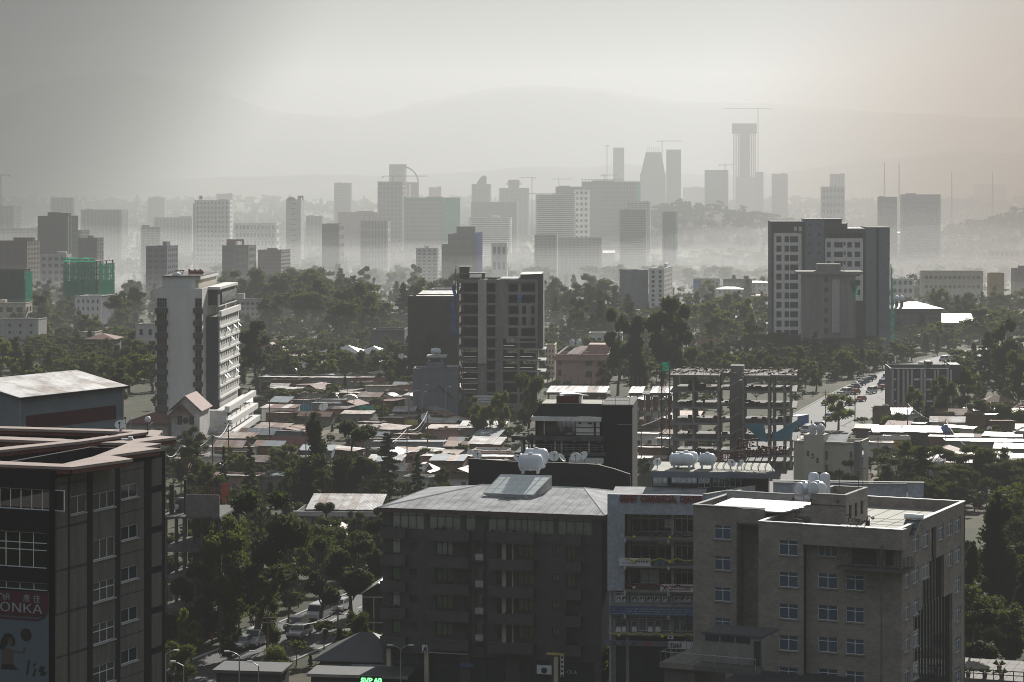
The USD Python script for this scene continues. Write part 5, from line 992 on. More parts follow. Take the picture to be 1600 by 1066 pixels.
zs_ = np.linspace(z(445),z(525),26); cl = np.array([[X(709) + .35*math.sin(zz_*1.3) - .7*(1 - abs((i/25)*2 - 1) ** 2)*.6,-1.4 + .2*math.sin(zz_*2),zz_] for i,zz_ in enumerate(zs_)]); part(tp,'sheet',MB().add(np.vstack([cl,cl + [.9,.25,0]]),[[i,i + 26,i + 27,i + 1] for i in range(25)]),'blue_tarp')
t2 = single('blue_tarp',MB().add([[X(808),-.6,z(461)],[X(817),-.55,z(460)],[X(815),-.9,z(466)],[X(812),-.95,z(474)],[X(809),-.7,z(466)]],[[0,1,2],[0,2,4],[4,2,3]]),'blue_panel','small blue and white cloth hanging between upper openings of the unfinished tower','tarpaulin')
UsdGeom.Xformable(t2).AddTranslateOp().Set(Gf.Vec3d(*F.loc())); UsdGeom.Xformable(t2).AddRotateZOp().Set(F.yaw)

# ================================================================== J: netted block behind it, K: grey stepped house
t,F,Wd,D,zb,zt = block('netted_building','grey block wrapped in netting with bright tin roof beside the unfinished tower',637,716,464,596,depth=20,yaw=-2,m='concrete_dark',style='none',huts=0,d=790)
for k in range(9): part(t,'net_sheet',MB().ob(FRONT(0),Wd*k/9 + .05,Wd*(k + 1)/9 - .05,.25 + .1*(k % 2),.27 + .1*(k % 2),zb + 2,zt - .2),'net_grey')
for k in range(9): part(t,'floor_edge',MB().ob(FRONT(0),0,Wd,.003,.2,zb + 3.3*(k + 1),zb + 3.3*(k + 1) + .3),'concrete')
part(t,'tin_roof',MB().slab([(2.5,.5,zt + .3),(Wd,.5,zt + .3),(Wd - 1,16,zt + 1.3),(3.5,16,zt + 1.3)],.1),'tin_new')
t,F,Wd,D,zb,zt = block('pale_roof_house','small pale house with a dark square opening peeping over the netted block',673,716,452,590,yaw=-2,m='white_paint',nc=3,nr=9,d=830,depth=10,huts=0)
t,F,Wd,D,zb,zt = block('grey_stepped_house','plain grey rendered house with stepped roofline and twin small windows',645,716,577,648,yaw=-1,m='blue_grey_paint',style='none',huts=0,depth=11,d=655)
X = F.x; z = lambda py: F.z(py)
part(t,'stair_tower',MB().box(X(667),X(694),.5,8,zt - .5,z(566)).box(X(669),X(671),.5,1,z(566),z(559)).box(X(688),X(692),.5,1,z(566),z(559)).box(X(671),X(688),6,8,z(566),z(559)),'blue_grey_paint'); part(t,'flat_roof',MB().box(X(666),X(697),.2,8.3,z(559) + .003,z(557)),'concrete_pale')
water_tank(F.loc(X(680),4,z(557)),F.yaw,2.6,.75,'white water tank on top of the grey stepped house')
for a,b in ((592,597),(607,612)):
    for p in (669,677): part(t,'window',MB().ob(FRONT(0),X(p),X(p + 6),-.05,.03,z(b),z(a)),'glass_grey')
part(t,'stair_rail',MB().slab([(X(685),-.35,z(601)),(X(707),-.35,z(620)),(X(707),-.35,z(623)),(X(685),-.35,z(604))],.1),'slate_paint')
part(t,'roof_pergola',MB().box(X(697),X(716),1,1.3,z(574),z(571)).box(X(700),X(701),1,1.3,zt,z(574)),'concrete_pale')

# ================================================================== L: the grey tower on the right with white window fields, and the raw concrete block before it
d = 930; F = Frame(1205,d,-3); Lb = F.thing('grey_tower','tall grey tower with white window panels and dark roof storeys, tallest on the right','building')
X = F.x; z = lambda py: F.z(py,X(1290)); zb = float(gz(d)) - 1
WL = X(1390); DL = 24.
part(Lb,'left_block',MB().box(0,X(1257),0.31,DL,zb,z(347)),'slate_paint'); 
hw = []
for k in range(11):
    yt = 369.5 + 14.65*k
    for a,b in ((1213,1221),(1226,1233),(1234.5,1247)): hw.append((X(a),X(b),z(yt + 9.5),z(yt)))
facade(Lb,FRONT(0),rect(X(1209),X(1252.5),z(523),z(364)),hw,'white_paint',.3,'white_panel')
part(Lb,'frame',MB().wall(FRONT(0),rect(0,X(1258),zb,z(348)).difference(unary_union([rect(X(1208.8),X(1252.7),z(524),z(363.5)),rect(X(1209),X(1256),z(362.5),z(352))])),-.3,.15),'slate_paint')
for h in hw: part(Lb,'window',MB().ob(FRONT(0),h[0] - .02,h[1] + .02,-.28,-.22,h[2] - .02,h[3] + .02),'glass_dark')
for a,b in ((1241,1245),(1248,1253)): part(Lb,'bright_gap',MB().ob(FRONT(0),X(a),X(b),-.28,-.2,z(361.5),z(354)),'white_sign')
part(Lb,'stair_core',MB().box(X(1258) + .003,X(1287),-1.2,DL,zb,z(343)),'blue_grey_paint'); part(Lb,'core_cap',MB().box(X(1257.5),X(1316),-1.3,12,z(343) + .003,z(342)),'slate_paint'); part(Lb,'core_top',MB().box(X(1287) + .003,X(1315),-.8,12,z(357),z(343)),'slate_paint'); part(Lb,'core_step',MB().box(X(1315) + .003,X(1324),-.5,10,z(357),z(349)),'slate_paint')
for k in range(5):
    for p_ in (1263,1278): part(Lb,'window',MB().box(X(p_),X(p_ + 3.6),-1.26,-1.203,z(354 + 14.6*k),z(350.5 + 14.6*k - 1)),'glass_dark')
hx = []
for k in range(6):
    yt = 378.5 + 14.8*k
    for a,b in ((1292,1298),(1303.5,1317),(1318,1321.3),(1324,1331),(1335.5,1344)): hx.append((X(a),X(b),z(yt + (8.5 if a != 1318 else 5.5)),z(yt)))
facade(Lb,FRONT(0),rect(X(1289),X(1348.5),z(470),z(372.5)),hx,'white_paint',.3,'white_panel')
for h in hx: part(Lb,'window',MB().ob(FRONT(0),h[0] - .02,h[1] + .02,-.28,-.22,h[2] - .02,h[3] + .02),'glass_dark')
part(Lb,'roof_storey',MB().box(X(1287) + .003,X(1353),.31,DL,zb,z(357)),'slate_paint'); part(Lb,'roof_lintel',MB().box(X(1287) + .003,X(1353),-.3,.3,z(363.5),z(357)),'slate_paint')
for k in range(6): part(Lb,'roof_opening',MB().ob(FRONT(.3),X(1293 + 9.3*k),X(1301 + 9.3*k),-.02,.03,z(371.5),z(364.5)),'interior')
part(Lb,'right_block',MB().box(X(1353) + .003,X(1369),-.6,DL,zb,z(356)).box(X(1373),WL,-.6,DL,zb,z(356.5)),'blue_grey_paint'); part(Lb,'groove',MB().box(X(1369),X(1373),.0,DL - 1,zb,z(357)),'interior')
part(Lb,'roof_edge',MB().box(X(1353),WL + .2,-.8,DL,z(356) + .003,z(355)).box(-.2,X(1257),-.2,DL,z(347) + .003,z(346.2)),'concrete_dark')
nt = thing('green_net_strip','ragged green netting strip hanging down the right edge of the grey tower','netting',F.loc(),F.yaw)
zs_ = np.linspace(z(545),z(412),30); cl = np.array([[WL + .25,-.4 + .1*(i % 2),v] for i,v in enumerate(zs_)]); w_ = np.array([[.5 + 1.0*min(1,(29 - i)/18) + .25*math.sin(i*1.7),.4,0] for i in range(30)]); part(nt,'sheet',MB().add(np.vstack([cl,cl + w_]),[[i,i + 30,i + 31,i + 1] for i in range(29)]),'net_green_solid')
for k in range(6): part(nt,'rope',MB().bar((WL + .2,-.5,zs_[k*5]),(WL + 1.7,-.1,zs_[min(29,k*5 + 2)]),.06),'dark_steel')
d2 = 880; F = Frame(1254,d2,-4); L2 = F.thing('raw_concrete_block','lower raw stained concrete building in front of the grey right tower','building')
X = F.x; z = lambda py: F.z(py,X(1300)); zb2 = float(gz(d2)) - 1; W2_ = X(1337)
holes = [(X(1288),X(1294),z(441 + 16*k),z(433.5 + 16*k)) for k in range(8)]
facade(L2,FRONT(0),rect(0,W2_,zb2,z(429)),holes,'concrete',.3)
for h in holes: part(L2,'window',MB().ob(FRONT(0),h[0],h[1],-.28,-.22,h[2],h[3]),'glass_dark')
D2 = F.y(1353,W2_); D2 = D2 if 4 < D2 < 40 else 14
hs = grid_holes(1,D2 - 1,z(560),z(434),3,9,.6,.55,.25)
facade(L2,RIGHT(W2_),rect(.303,D2,zb2,z(429)),hs,'concrete',.3); sheet_windows(L2,RIGHT(W2_),hs,d2)
part(L2,'wall',MB().box(.0,.3,.303,D2,zb2,z(429)).box(.303,W2_ - .303,D2 - .3,D2 - .003,zb2,z(429)),'concrete'); part(L2,'roof_slab',MB().box(-2.2,W2_ + 2.5,-.9,D2,z(429) + .003,z(424.5)),'concrete'); part(L2,'roof_hut',MB().box(X(1277),X(1314),1.5,9,z(424.5) + .003,z(413)),'concrete')
for k,(a,b) in enumerate(((1257,1276),(1300,1312),(1313,1335))): part(L2,'concrete_pier',MB().ob(FRONT(0),X(a),X(b),.003,.3 + .12*k,z(528 if k != 1 else 520),z(431 + 6*k)),'concrete_pale' if k == 1 else 'concrete')
part(L2,'ledge',MB().ob(FRONT(0),-.3,W2_ + .4,.003,.8,z(531),z(528.5)),'concrete_dark')
for k in range(7): part(L2,'side_balcony',MB().box(W2_ + .003,W2_ + 1.6,1,D2 - 1,z(553 + 7*k),z(551.5 + 7*k)),'concrete_pale')
part(L2,'net_sheet',MB().quad((X(1327),-.8,z(437)),(X(1342),-1.0,z(436)),(X(1338),-.6,z(470)),(X(1336),-.5,z(466))),'net_green_dark')
part(L2,'jib',MB().bar((X(1313),0,z(424)),(X(1328),-1,z(426)),.1).bar((X(1320),0,z(424)),(X(1312),1,z(417)),.1),'dark_steel')

# ================================================================== M: bare concrete frame in front of the avenue
d = 540; F = Frame(1054,d,-7); Mf = F.thing('concrete_frame_building','five-storey bare concrete frame with ragged roof edge and open stair core','building')
X = F.x; z = lambda py,p=1140: F.z(py,X(p)); WM = X(1238); DM = 17.0
zs = [z(586 + 25.2*k) for k in range(7)]; zs = [v for v in zs if v > .5][::-1]
gap0,gap1 = X(1124),X(1163)
for i,v in enumerate(zs):
    part(Mf,'slab',MB().box(-.9,gap0,-1,DM + .5,v - .32,v),'concrete'); part(Mf,'slab',MB().box(gap1,X(1203),-.6,DM + .5,v - .30,v + .02),'concrete'); part(Mf,'slab',MB().box(X(1203) + .003,WM + .9,.8,DM + .5,v - .32,v),'concrete'); part(Mf,'slab',MB().box(gap0 + .003,gap1 - .003,6,DM + .5,v - .32,v),'concrete')
lv = [0] + zs
for p_,yy in ((1055,0),(1085,0),(1124,0),(1163,-.2),(1203,-.2),(1210.5,1.4),(1227,1.4),(1237,1.4)):
    for q,y_ in enumerate((yy,8.0,DM - .5)):
        x_ = X(p_) - .2; c = MB()
        for a,b in zip(lv,lv[1:]): c.box(x_ - .24,x_ + .24,y_ - .24,y_ + .24,a + .003,b - .325)
        part(Mf,'column',c,'concrete')
part(Mf,'stair_wall',MB().box(X(1139),gap1 - .3,4.6,5.0,0,z(592)),'concrete'); part(Mf,'lift_core',MB().box(X(1140),X(1161),5.02,9,z(594),z(586) + 1.6),'concrete')
for i in range(len(zs) - 1):
    a,b = zs[i],zs[i + 1]; m_ = (a + b)/2
    part(Mf,'stair_flight',MB().slab([(gap0 + .3,-.3,m_ - .9),(gap0 + 1.8,-.3,m_ - .9),(gap0 + 1.8,2,m_ - .9),(gap0 + .3,2,m_ - .9)],.28).slab([(gap0 + 1.8,-.3,m_ - .9),(gap1 - 1.3,-.3,m_ + .6),(gap1 - 1.3,1.6,m_ + .6),(gap0 + 1.8,1.6,m_ - .9)],.3).slab([(gap1 - 1.3,-.3,m_ + .6),(gap1 - .3,-.3,m_ + .6),(gap1 - .3,2,m_ + .6),(gap1 - 1.3,2,m_ + .6)],.28),'concrete')
rb = MB()
for k in range(260):
    x_,y_,zt_ = R.uniform(-.5,WM + .5),R.uniform(-.5,DM),zs[-1] + .02; w_ = R.uniform(.2,1.5); a_ = R.uniform(0,3.14)
    rb.slab([(x_,y_,zt_ + R.uniform(.02,.5)),(x_ + w_*math.cos(a_),y_ + w_*math.sin(a_),zt_ + R.uniform(.02,.5)),(x_ + w_*math.cos(a_) + .2,y_ + w_*math.sin(a_) + .3,zt_ + R.uniform(.02,.5)),(x_ + .2,y_ + .3,zt_ + R.uniform(0.02,.5))],.05)
part(Mf,'formwork_debris',rb,'wood',kind='stuff')
rb = MB()
for k in range(150):
    f_ = R.choice(zs[:-1]); x_ = R.uniform(.5,WM - .5); y_ = R.uniform(3,DM - 1); rb.box(x_,x_ + R.uniform(.3,1.6),y_,y_ + R.uniform(.2,.8),f_ + .03,f_ + R.uniform(.1,.7))
part(Mf,'stacked_timber',rb,'wood',kind='stuff'); part(Mf,'yellow_board',MB().box(X(1072),X(1090),9,9.2,zs[-2] + .05,zs[-2] + 1.5),'ochre_paint')
for k in range(16): x_ = X(1052 + 11.7*k); part(Mf,'starter_bars',MB().bar((x_,.1,zs[-1]),(x_ + .1,.2,zs[-1] + R.uniform(.5,1.2)),.05),'rust_steel')
for lb,q in (('torn teal sheeting hanging from the right bays of the concrete frame',((1163,664),(1194,660),(1199,690),(1190,687),(1181,676))),('ragged teal sheeting stretched across the far right bay of the concrete frame',((1210,676),(1246,655),(1246,664),(1232,684),(1206,688)))):
    P_ = [V3(X(a),-1.6 - .25*(i % 2),z(b,a)) for i,(a,b) in enumerate(q)]; t_ = thing('teal_sheeting',lb,'tarpaulin',F.loc(),F.yaw); part(t_,'sheet',MB().slab(P_,.04),'teal_tarp')
    for k in range(7): s_ = k/7; a_,b_ = P_[0]*(1 - s_) + P_[1]*s_,P_[4]*(1 - s_) + P_[3]*s_; part(t_,'fold',MB().tube([a_ + [0,-.1,0],(a_ + b_)/2 + [0,-.2,0],b_ + [0,-.1,0]],.07,5),'teal_tarp')
hb_ = thing('hoist_tower','dark lattice hoist tower standing left of the bare concrete frame','hoist',F.loc(X(1033),1,0),F.yaw)
for a,b in ((0,0),(1.7,0),(0,1.7),(1.7,1.7)): part(hb_,'leg',MB().bar((a,b,0),(a,b,z(566)),.07),'dark_steel')
for k in range(14): h_ = k*1.65; part(hb_,'brace',MB().bar((0,0,h_),(1.7,0,h_ + 1.6),.035).bar((1.7,0,h_),(0,0,h_ + 1.6),.035).bar((0,0,h_),(1.7,0,h_),.035).bar((0,1.7,h_),(1.7,1.7,h_ + 1.6),.035),'dark_steel')
part(hb_,'cabin',MB().box(-.1,1.8,-.1,1.8,z(582),z(568)),'net_green_dark')

# ================================================================== middle distance: the other buildings, one by one
def gable(F,t,Wd,D,z,rise,m,over=.6,axis='x',th=.12,wall=None):
    """pitched roof over a Wd x D plan with eaves at z"""
    a,b,c,e = -over,Wd + over,-over,D + over
    if axis == 'x':
        part(t,'roof',MB().slab([(a,c,z),(b,c,z),(b,D/2,z + rise),(a,D/2,z + rise)],th),m); part(t,'roof',MB().slab([(b,e,z),(a,e,z),(a,D/2 + .01,z + rise),(b,D/2 + .01,z + rise)],th),m)
        if wall: part(t,'gable_wall',MB().wall(LEFT(.2),Polygon([(0,z - th),(D,z - th),(D/2,z + rise - th)]),-.2,0).wall(RIGHT(Wd - .2),Polygon([(0,z - th),(D,z - th),(D/2,z + rise - th)]),-.2,0),wall)
    else:
        part(t,'roof',MB().slab([(a,c,z),(Wd/2,c,z + rise),(Wd/2,e,z + rise),(a,e,z)],th),m); part(t,'roof',MB().slab([(b,e,z),(Wd/2 + .01,e,z + rise),(Wd/2 + .01,c,z + rise),(b,c,z)],th),m)
        if wall: part(t,'gable_wall',MB().wall(FRONT(.2),Polygon([(0,z - th),(Wd,z - th),(Wd/2,z + rise - th)]),-.2,0),wall)
def hip(t,Wd,D,z,rise,m,over=.8,th=.12):
    a,b,c,e = -over,Wd + over,-over,D + over; k = min(Wd,D)/2 + over
    if Wd >= D: r1,r2 = (a + k,D/2,z + rise),(b - k - .01,D/2,z + rise)
    else: r1,r2 = (Wd/2,c + k,z + rise),(Wd/2,e - k - .01,z + rise)
    if Wd >= D: fs = [[(a,c,z),(b,c,z),r2,r1],[(b,e,z),(a,e,z),r1,r2],[(b,c,z),(b,e,z),r2],[(a,e,z),(a,c,z),r1]]
    else: fs = [[(a,c,z),(b,c,z),r1],[(b,e,z),(a,e,z),r2],[(b,c,z),(b,e,z),r2,r1],[(a,e,z),(a,c,z),r1,r2]]
    for f in fs: part(t,'roof',MB().slab(f,th),m)
B = block
# --- right side, near the avenue
t,F,Wd,D,zb,zt = B('striped_office_building','low dark building with pale vertical stripes beside the avenue',1393,1490,577,652,yaw=-3,m='slate_paint',style='none',huts=0,depth=18)
X = F.x
for p in (1393,1402,1410,1416.5,1423,1438,1443,1459,1464,1479,1484): part(t,'pilaster',MB().ob(FRONT(0),X(p),X(p + 3.2),.003,.5,zb,zt - .1),'concrete_pale')
for a,b in ((1396.5,1401),(1427,1437),(1447,1458),(1468,1478)):
    for q in (590,606,624): part(t,'window',MB().ob(FRONT(0),X(a),X(b),.003,.06,F.z(q + 7),F.z(q)),'glass_dark'); part(t,'pale_spandrel',MB().ob(FRONT(0),X(a) + .1,X(b) - .1,.061,.1,F.z(q + 4.2),F.z(q + 1.2)),'white_paint')
part(t,'roof_hut',MB().box(X(1449),X(1458),3,8,zt,F.z(566)),'slate_paint'); part(t,'roof_hut',MB().box(X(1485),X(1501),1,9,zt - 3,F.z(570)),'slate_paint')
t,F,Wd,D,zb,zt = B('beige_rendered_house','beige rendered house with a stair tower and twin white roof tanks',1240,1340,692,765,side=1357,yaw=-20,m='cream_paint',style='none',huts=0,d=505)
X = F.x; z = lambda py: F.z(py,X(1290))
part(t,'stair_tower',MB().box(X(1258),X(1289),-1.2,3,zb,z(679)),'cream_paint'); part(t,'roof',MB().slab([(X(1289) + .05,-.3,zt),(X(1322),-.3,zt + .1),(X(1318),5,zt + 1.2),(X(1289) + .05,5,zt + 1.2)],.1),'roof_grey'); part(t,'side_bay',MB().box(X(1335),Wd + .5,-.3,1.5,zb,z(688)),'grey_paint')
for a,b,c in ((1263,705,713),(1270.5,708.5,711.5),(1270.5,713.5,716),(1278,715,723)): part(t,'window',MB().box(X(a),X(a + 3.3),-1.26,-1.203,z(c),z(b)),'glass_dark')
for a,b,c in ((1290,705,718),(1290,726,735),(1328,704,714)): part(t,'window',MB().ob(FRONT(0),X(a),X(a + 3.2),.003,.06,z(c),z(b)),'glass_dark')
for k in range(4): part(t,'window',MB().ob(RIGHT(Wd),2 + 2*(k % 2),3.2 + 2*(k % 2),.003,.06,z(712 + 16*(k // 2)),z(700 + 16*(k // 2))),'glass_dark')
for p in (1269,1281): water_tank(F.loc(X(p),.8,z(679)),F.yaw + 80,1.6,.75,'round white tank at ' + ('left' if p < 1275 else 'right') + ' on the beige house stair tower')
t,F,Wd,D,zb,zt = B('round_roofed_office','grey-glazed office with pale peaked roof and two ball tanks beside the right tower',1397,1471,483,552,yaw=6,m='grey_paint',nc=7,nr=5,wf=.7,hf=.55,glass='glass_grey',huts=0,depth=16,d=1010)
hip(t,Wd,D,zt + .1,2.6,'tin_new',1.0)
for p in (1404,1412): bt = single('ball_tank',MB().tm(trimesh.creation.icosphere(2,1.15)),'tank_plastic','pale ball-shaped tank, ' + ('left' if p < 1410 else 'right') + ' one of two above the peaked office roof','water tank',smooth=True); UsdGeom.Xformable(bt).AddTranslateOp().Set(Gf.Vec3d(*F.loc(F.x(p),3,zt + 4.1)))
for p in (1404,1412): part(t,'tank_stand',MB().box(F.x(p) - .5,F.x(p) + .5,2.5,3.5,zt,zt + 3.0),'dark_steel')
B('long_school_block','long pale low block with two window rows on the right hillside',1440,1536,424,470,yaw=-4,m='cream_paint',nc=12,nr=3,wf=.7,hf=.35,huts=0,depth=14,roofm='tin_old'); B('ochre_block','plain ochre yellow block end to the right of the long pale block',1546,1569,427,474,yaw=-4,m='ochre_paint',style='none',huts=0,depth=12)
B('brick_long_building','reddish brick building with square windows at the right edge',1545,1595,391,425,yaw=-4,m='pink_paint',nc=6,nr=3,huts=1,depth=20); B('low_villa_row','low reddish-roofed villa row behind the long pale block',1487,1540,408,432,yaw=-3,m='cream_paint',nc=6,nr=2,huts=0,roofm='roof_red'); B('low_villa_row','grey-roofed row of low houses left of the brick building',1528,1580,408,430,yaw=-3,m='grey_paint',nc=6,nr=2,huts=0); B('low_villa_row','small pale villa left of the reddish-roofed row',1458,1478,408,428,yaw=-3,m='white_paint',nc=3,nr=2,huts=0)
B('dark_edge_house','dark house with pale roof tank at the far right edge',1585,1640,420,462,yaw=-3,m='brown_paint',nc=4,nr=3,huts=1)
B('pink_roofed_house','small pale house with pink lit roof just right of the grey tower',1393,1428,436,474,yaw=-5,m='white_paint',nc=4,nr=3,huts=0,roofm='canopy_top',parapet=.2)
for p0,p1,q,base,lb in ((1403,1449,362,380,'left of two bright tin-roofed sheds seen above the trees at right'),(1469,1517,360,378,'right of two bright tin-roofed sheds seen above the trees at right'),(1473,1525,503,522,'bright thin tin roof over a low shed right of the glazed office'),(889,960,393,432,'long low building with a bright tin roof among hazy trees in the centre')):
    t,F,Wd,D,zb,zt = B('long_shed',lb,p0,p1,q + 2.5,base,yaw=-2,m='grey_paint',nc=9,nr=max(1,(base - q) // 12),huts=0,depth=16,parapet=.3); part(t,'tin_roof',MB().slab([(-1,-.8,zt + .3),(Wd + 1,-.8,zt + .3),(Wd + 1,D,zt + 3.4),(-1,D,zt + 3.4)],.2),'tin_new')
# --- centre
t,F,Wd,D,zb,zt = B('pale_blue_apartments','slim pale blue apartment tower with white balcony stacks in the centre right',985,1013,423,486,yaw=14,m='blue_grey_paint',style='none',huts=0,d=1330,depth=20)
t,F,Wd,D,zb,zt = B('white_balcony_block','white front of the slim apartment tower with dark balcony windows',1014,1038,420,484,side=1051,yaw=-10,m='white_paint',nc=2,nr=9,wf=.42,hf=.62,huts=1,d=1325)
t,F,Wd,D,zb,zt = B('pink_villa','large pinkish villa with open roof beams and white roof tanks',868,950,555,612,yaw=-6,m='pink_paint',style='none',huts=0,depth=16,d=765); X = F.x
for a,q in ((872,561),(872,578),(915,562),(938,560),(943,576),(915,580)): part(t,'window',MB().ob(FRONT(0),X(a),X(a + (5 if a == 872 else 10)),.003,.06,F.z(q + 9),F.z(q)),'glass_dark')
for p in (868,884,902): part(t,'roof_beam',MB().slab([(X(p),.2,zt + .05),(X(p + 3),.2,zt + .05),(X(p + 20),11,zt + 2.6),(X(p + 17),11,zt + 2.6)],.4),'concrete_pale')
part(t,'roof_sheet',MB().slab([(X(888),.5,zt + .3),(X(903),.5,zt + .3),(X(918),9,zt + 2.2),(X(903),9,zt + 2.2)],.1),'roof_red'); part(t,'upper_wall',MB().box(X(917),Wd,6,14,zt - .8,F.z(540)),'pink_paint'); part(t,'cornice',MB().box(-.6,Wd + .6,-.6,-.01,zt - 1.6,zt - .2),'pink_paint')
for p in (889,900): water_tank(F.loc(X(p),12,zt + 2.0),F.yaw + 70,1.4,.8,('left' if p == 889 else 'right') + ' white ball tank on the roof beams of the pinkish villa')
B('cream_side_house','narrow cream house between the unfinished tower and the pinkish villa',851,867,540,602,yaw=-4,m='cream_paint',nc=3,nr=5,wf=.4,huts=0,d=790); B('reddish_roof_house','pale house with red hipped roof behind the big eucalyptus trees',920,972,521,560,yaw=-4,m='white_paint',nc=5,nr=2,huts=0,roofm='roof_red'); 
for nm,lb,p0,p1,q,base,wm,rm,rise,ax in (('gabled_hall','small pale hall with a bright white gable roof in the centre trees',919,952,478,492,'concrete_pale','tin_new',2.2,'x'),('gabled_house','red-gabled house with pale chimney wall right of the eucalyptus trees',1093,1120,545,566,'white_paint','roof_red',3.,'x'),('villa','large villa with a pale grey hipped roof on the left of the centre',502,560,551,566,'cream_paint','tin_blue',2.2,'h'),('villa','villa with bluish hipped roof right next to the pale grey roof',560,602,553,572,'cream_paint','tin_blue',2.2,'h'),
        ('villa','brownish-roofed small villa below the two grey-roofed villas',566,592,567,586,'concrete_pale','roof_red',2.,'h'),('villa','red-roofed house left of the white tower among dark trees',134,178,530,566,'grey_paint','roof_red',1.6,'h'),('villa','brown-roofed cottage just right of the left canopies',197,262,661,700,'cream_paint','roof_red',2.,'h'),('gabled_chapel','grey gabled house with round window at foot of the pale tower',268,312,642,705,'clad_white','roof_red',3.4,'y'),('gabled_house','wide dark-roofed house on the right slope below the trees',1522,1606,640,652,'brown_paint','tin_rust',3.2,'h'),
        ('villa','small red-roofed house at left behind the white tower',405,432,546,566,'pink_paint','roof_red',2.,'h'),('gabled_house','house with rusty hipped roof right of the street trees, lower middle',488,532,838,868,'concrete_dark','tin_rust',1.5,'h'),('villa','pale tiny-windowed villa on the hazy right slope',1120,1160,452,470,'white_paint','tin_new',1.5,'h'),('villa','white flat villa left of the grey right tower in haze',1165,1200,442,466,'white_paint','tin_new',1.2,'h')):
    d = gd(base); F = Frame(p0,d,R.uniform(-12,-3)); t = F.thing(nm,lb,'house'); Wd = F.x(p1); D = R.uniform(9,13); zb,ze = float(gz(d)) - .5,F.z(q,Wd/2); n = max(2,int(Wd/3.2)); nr = max(1,int((ze - zb)/3.2))
    hs = grid_holes(.5,Wd - .5,zb + .5,ze - .3,n,nr,.42,.45,.35); facade(t,FRONT(0),rect(0,Wd,zb,ze - .12),hs,wm,.25); sheet_windows(t,FRONT(0),hs,d,frame='white_alu' if FPX/d*Wd/n*.42 > 9 else None); part(t,'wall',MB().box(0,.25,.253,D,zb,ze - .12).box(Wd - .25,Wd,.253,D,zb,ze - .12).box(.25,Wd - .25,D - .25,D - .003,zb,ze - .12),wm); part(t,'inner_floor',MB().box(.6,Wd - .6,.6,D - .5,zb,ze - .6),'interior')
    hip(t,Wd,D,ze,rise,rm) if ax == 'h' else gable(F,t,Wd,D,ze,rise,rm,axis=ax,wall=wm)
    if 'chapel' in nm: part(t,'round_window',disc(FRONT(0),Wd/2,ze - 2.2,.7,.01),'glass_dark'); part(t,'front_gable',MB().slab([(-1,-2.5,ze - 1.5),(Wd*.35,-2.5,ze + 1.6),(Wd*.35,0,ze + 1.6),(-1,0,ze - 1.5)],.25).slab([(Wd*.35,-2.5,ze + 1.6),(Wd*.75,-2.5,ze - 1.0),(Wd*.75,0,ze - 1.0),(Wd*.35,0,ze + 1.6)],.25),'roof_red')
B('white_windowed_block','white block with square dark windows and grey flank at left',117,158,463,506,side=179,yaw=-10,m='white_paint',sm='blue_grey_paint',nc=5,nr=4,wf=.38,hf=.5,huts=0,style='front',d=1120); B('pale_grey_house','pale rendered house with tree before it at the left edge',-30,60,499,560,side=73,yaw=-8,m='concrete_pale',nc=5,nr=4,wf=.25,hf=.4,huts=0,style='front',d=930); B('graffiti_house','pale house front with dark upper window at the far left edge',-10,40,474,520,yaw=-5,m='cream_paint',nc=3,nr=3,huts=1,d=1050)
B('grey_house','grey two-storey house behind red-roofed house left of the white tower',212,243,507,560,yaw=-3,m='clad_white',nc=2,nr=3,wf=.35,huts=0,d=860); B('white_gable_house','curved pale gable end left of the red-roofed house',124,148,520,560,yaw=-6,m='cream_paint',nc=2,nr=2,wf=.3,huts=0,d=900); B('pale_flats','pale flats with white roof tanks right behind the white tower',366,416,468,500,yaw=-4,m='concrete_pale',nc=6,nr=4,huts=1,d=1180)
B('slate_wall_block','plain slate-coloured block with bright coping left of the netted block',580,632,516,552,yaw=-3,m='slate_paint',style='none',huts=0,depth=14); B('white_pavilion','white house front behind trees above the villas',545,590,497,512,yaw=-4,m='white_paint',nc=4,nr=2,huts=1,d=1250)
t,F,Wd,D,zb,zt = B('green_netted_building','building shrouded in bright green netting with open dark floors at left',101,152,440,505,side=178,yaw=-14,m='concrete_dark',nc=5,nr=9,wf=.8,hf=.7,huts=0,d=1230)
z4 = F.z(404,Wd/2)
for k in range(5): part(t,'net_sheet',MB().ob(FRONT(0),-.4 + Wd*k/5,-.4 + Wd*(k + 1)/5 - .2,.8,.83,zb + (2 if k != 3 else 9),z4 + .4*(k % 2)),'net_green')
for k in range(3): part(t,'net_sheet',MB().ob(RIGHT(Wd),-.8 + D*k/3,-.8 + D*(k + 1)/3 - .2,.8,.83,zb + 2,z4 - 2.5),'net_green')
part(t,'net_top',MB().box(Wd*.2,Wd*.98,.85,.95,z4 - .3,z4 - .0).box(-.5,.6,.85,.95,z4 - .3,z4 + .6),'net_green_solid')
skeleton(t,Wd,D,[zt + 3.3*k for k in (1,2,3)],np.linspace(.5,Wd - .5,6),(.5,D - .5),'concrete_dark',.5,.3,.2,zt); 
for k in range(9): part(t,'floor_edge',MB().box(-.6,Wd + .4,-.75,.0,zb + 3.3*k + 3,zb + 3.3*k + 3.25),'concrete')
t,F,Wd,D,zb,zt = B('green_netted_building','darker green-netted building cut by the left picture edge',-40,38,421,500,side=48,yaw=-10,m='concrete_dark',nc=7,nr=7,wf=.8,hf=.7,huts=0,d=1150)
for k in range(6): part(t,'net_sheet',MB().ob(FRONT(0),Wd*k/6,Wd*(k + 1)/6 - .2,.8,.83,zb + 2,zt - 1),'net_green_dark')
part(t,'net_sheet',MB().ob(RIGHT(Wd),-.8,D,.8,.83,zb + 2,zt - 1),'net_green')
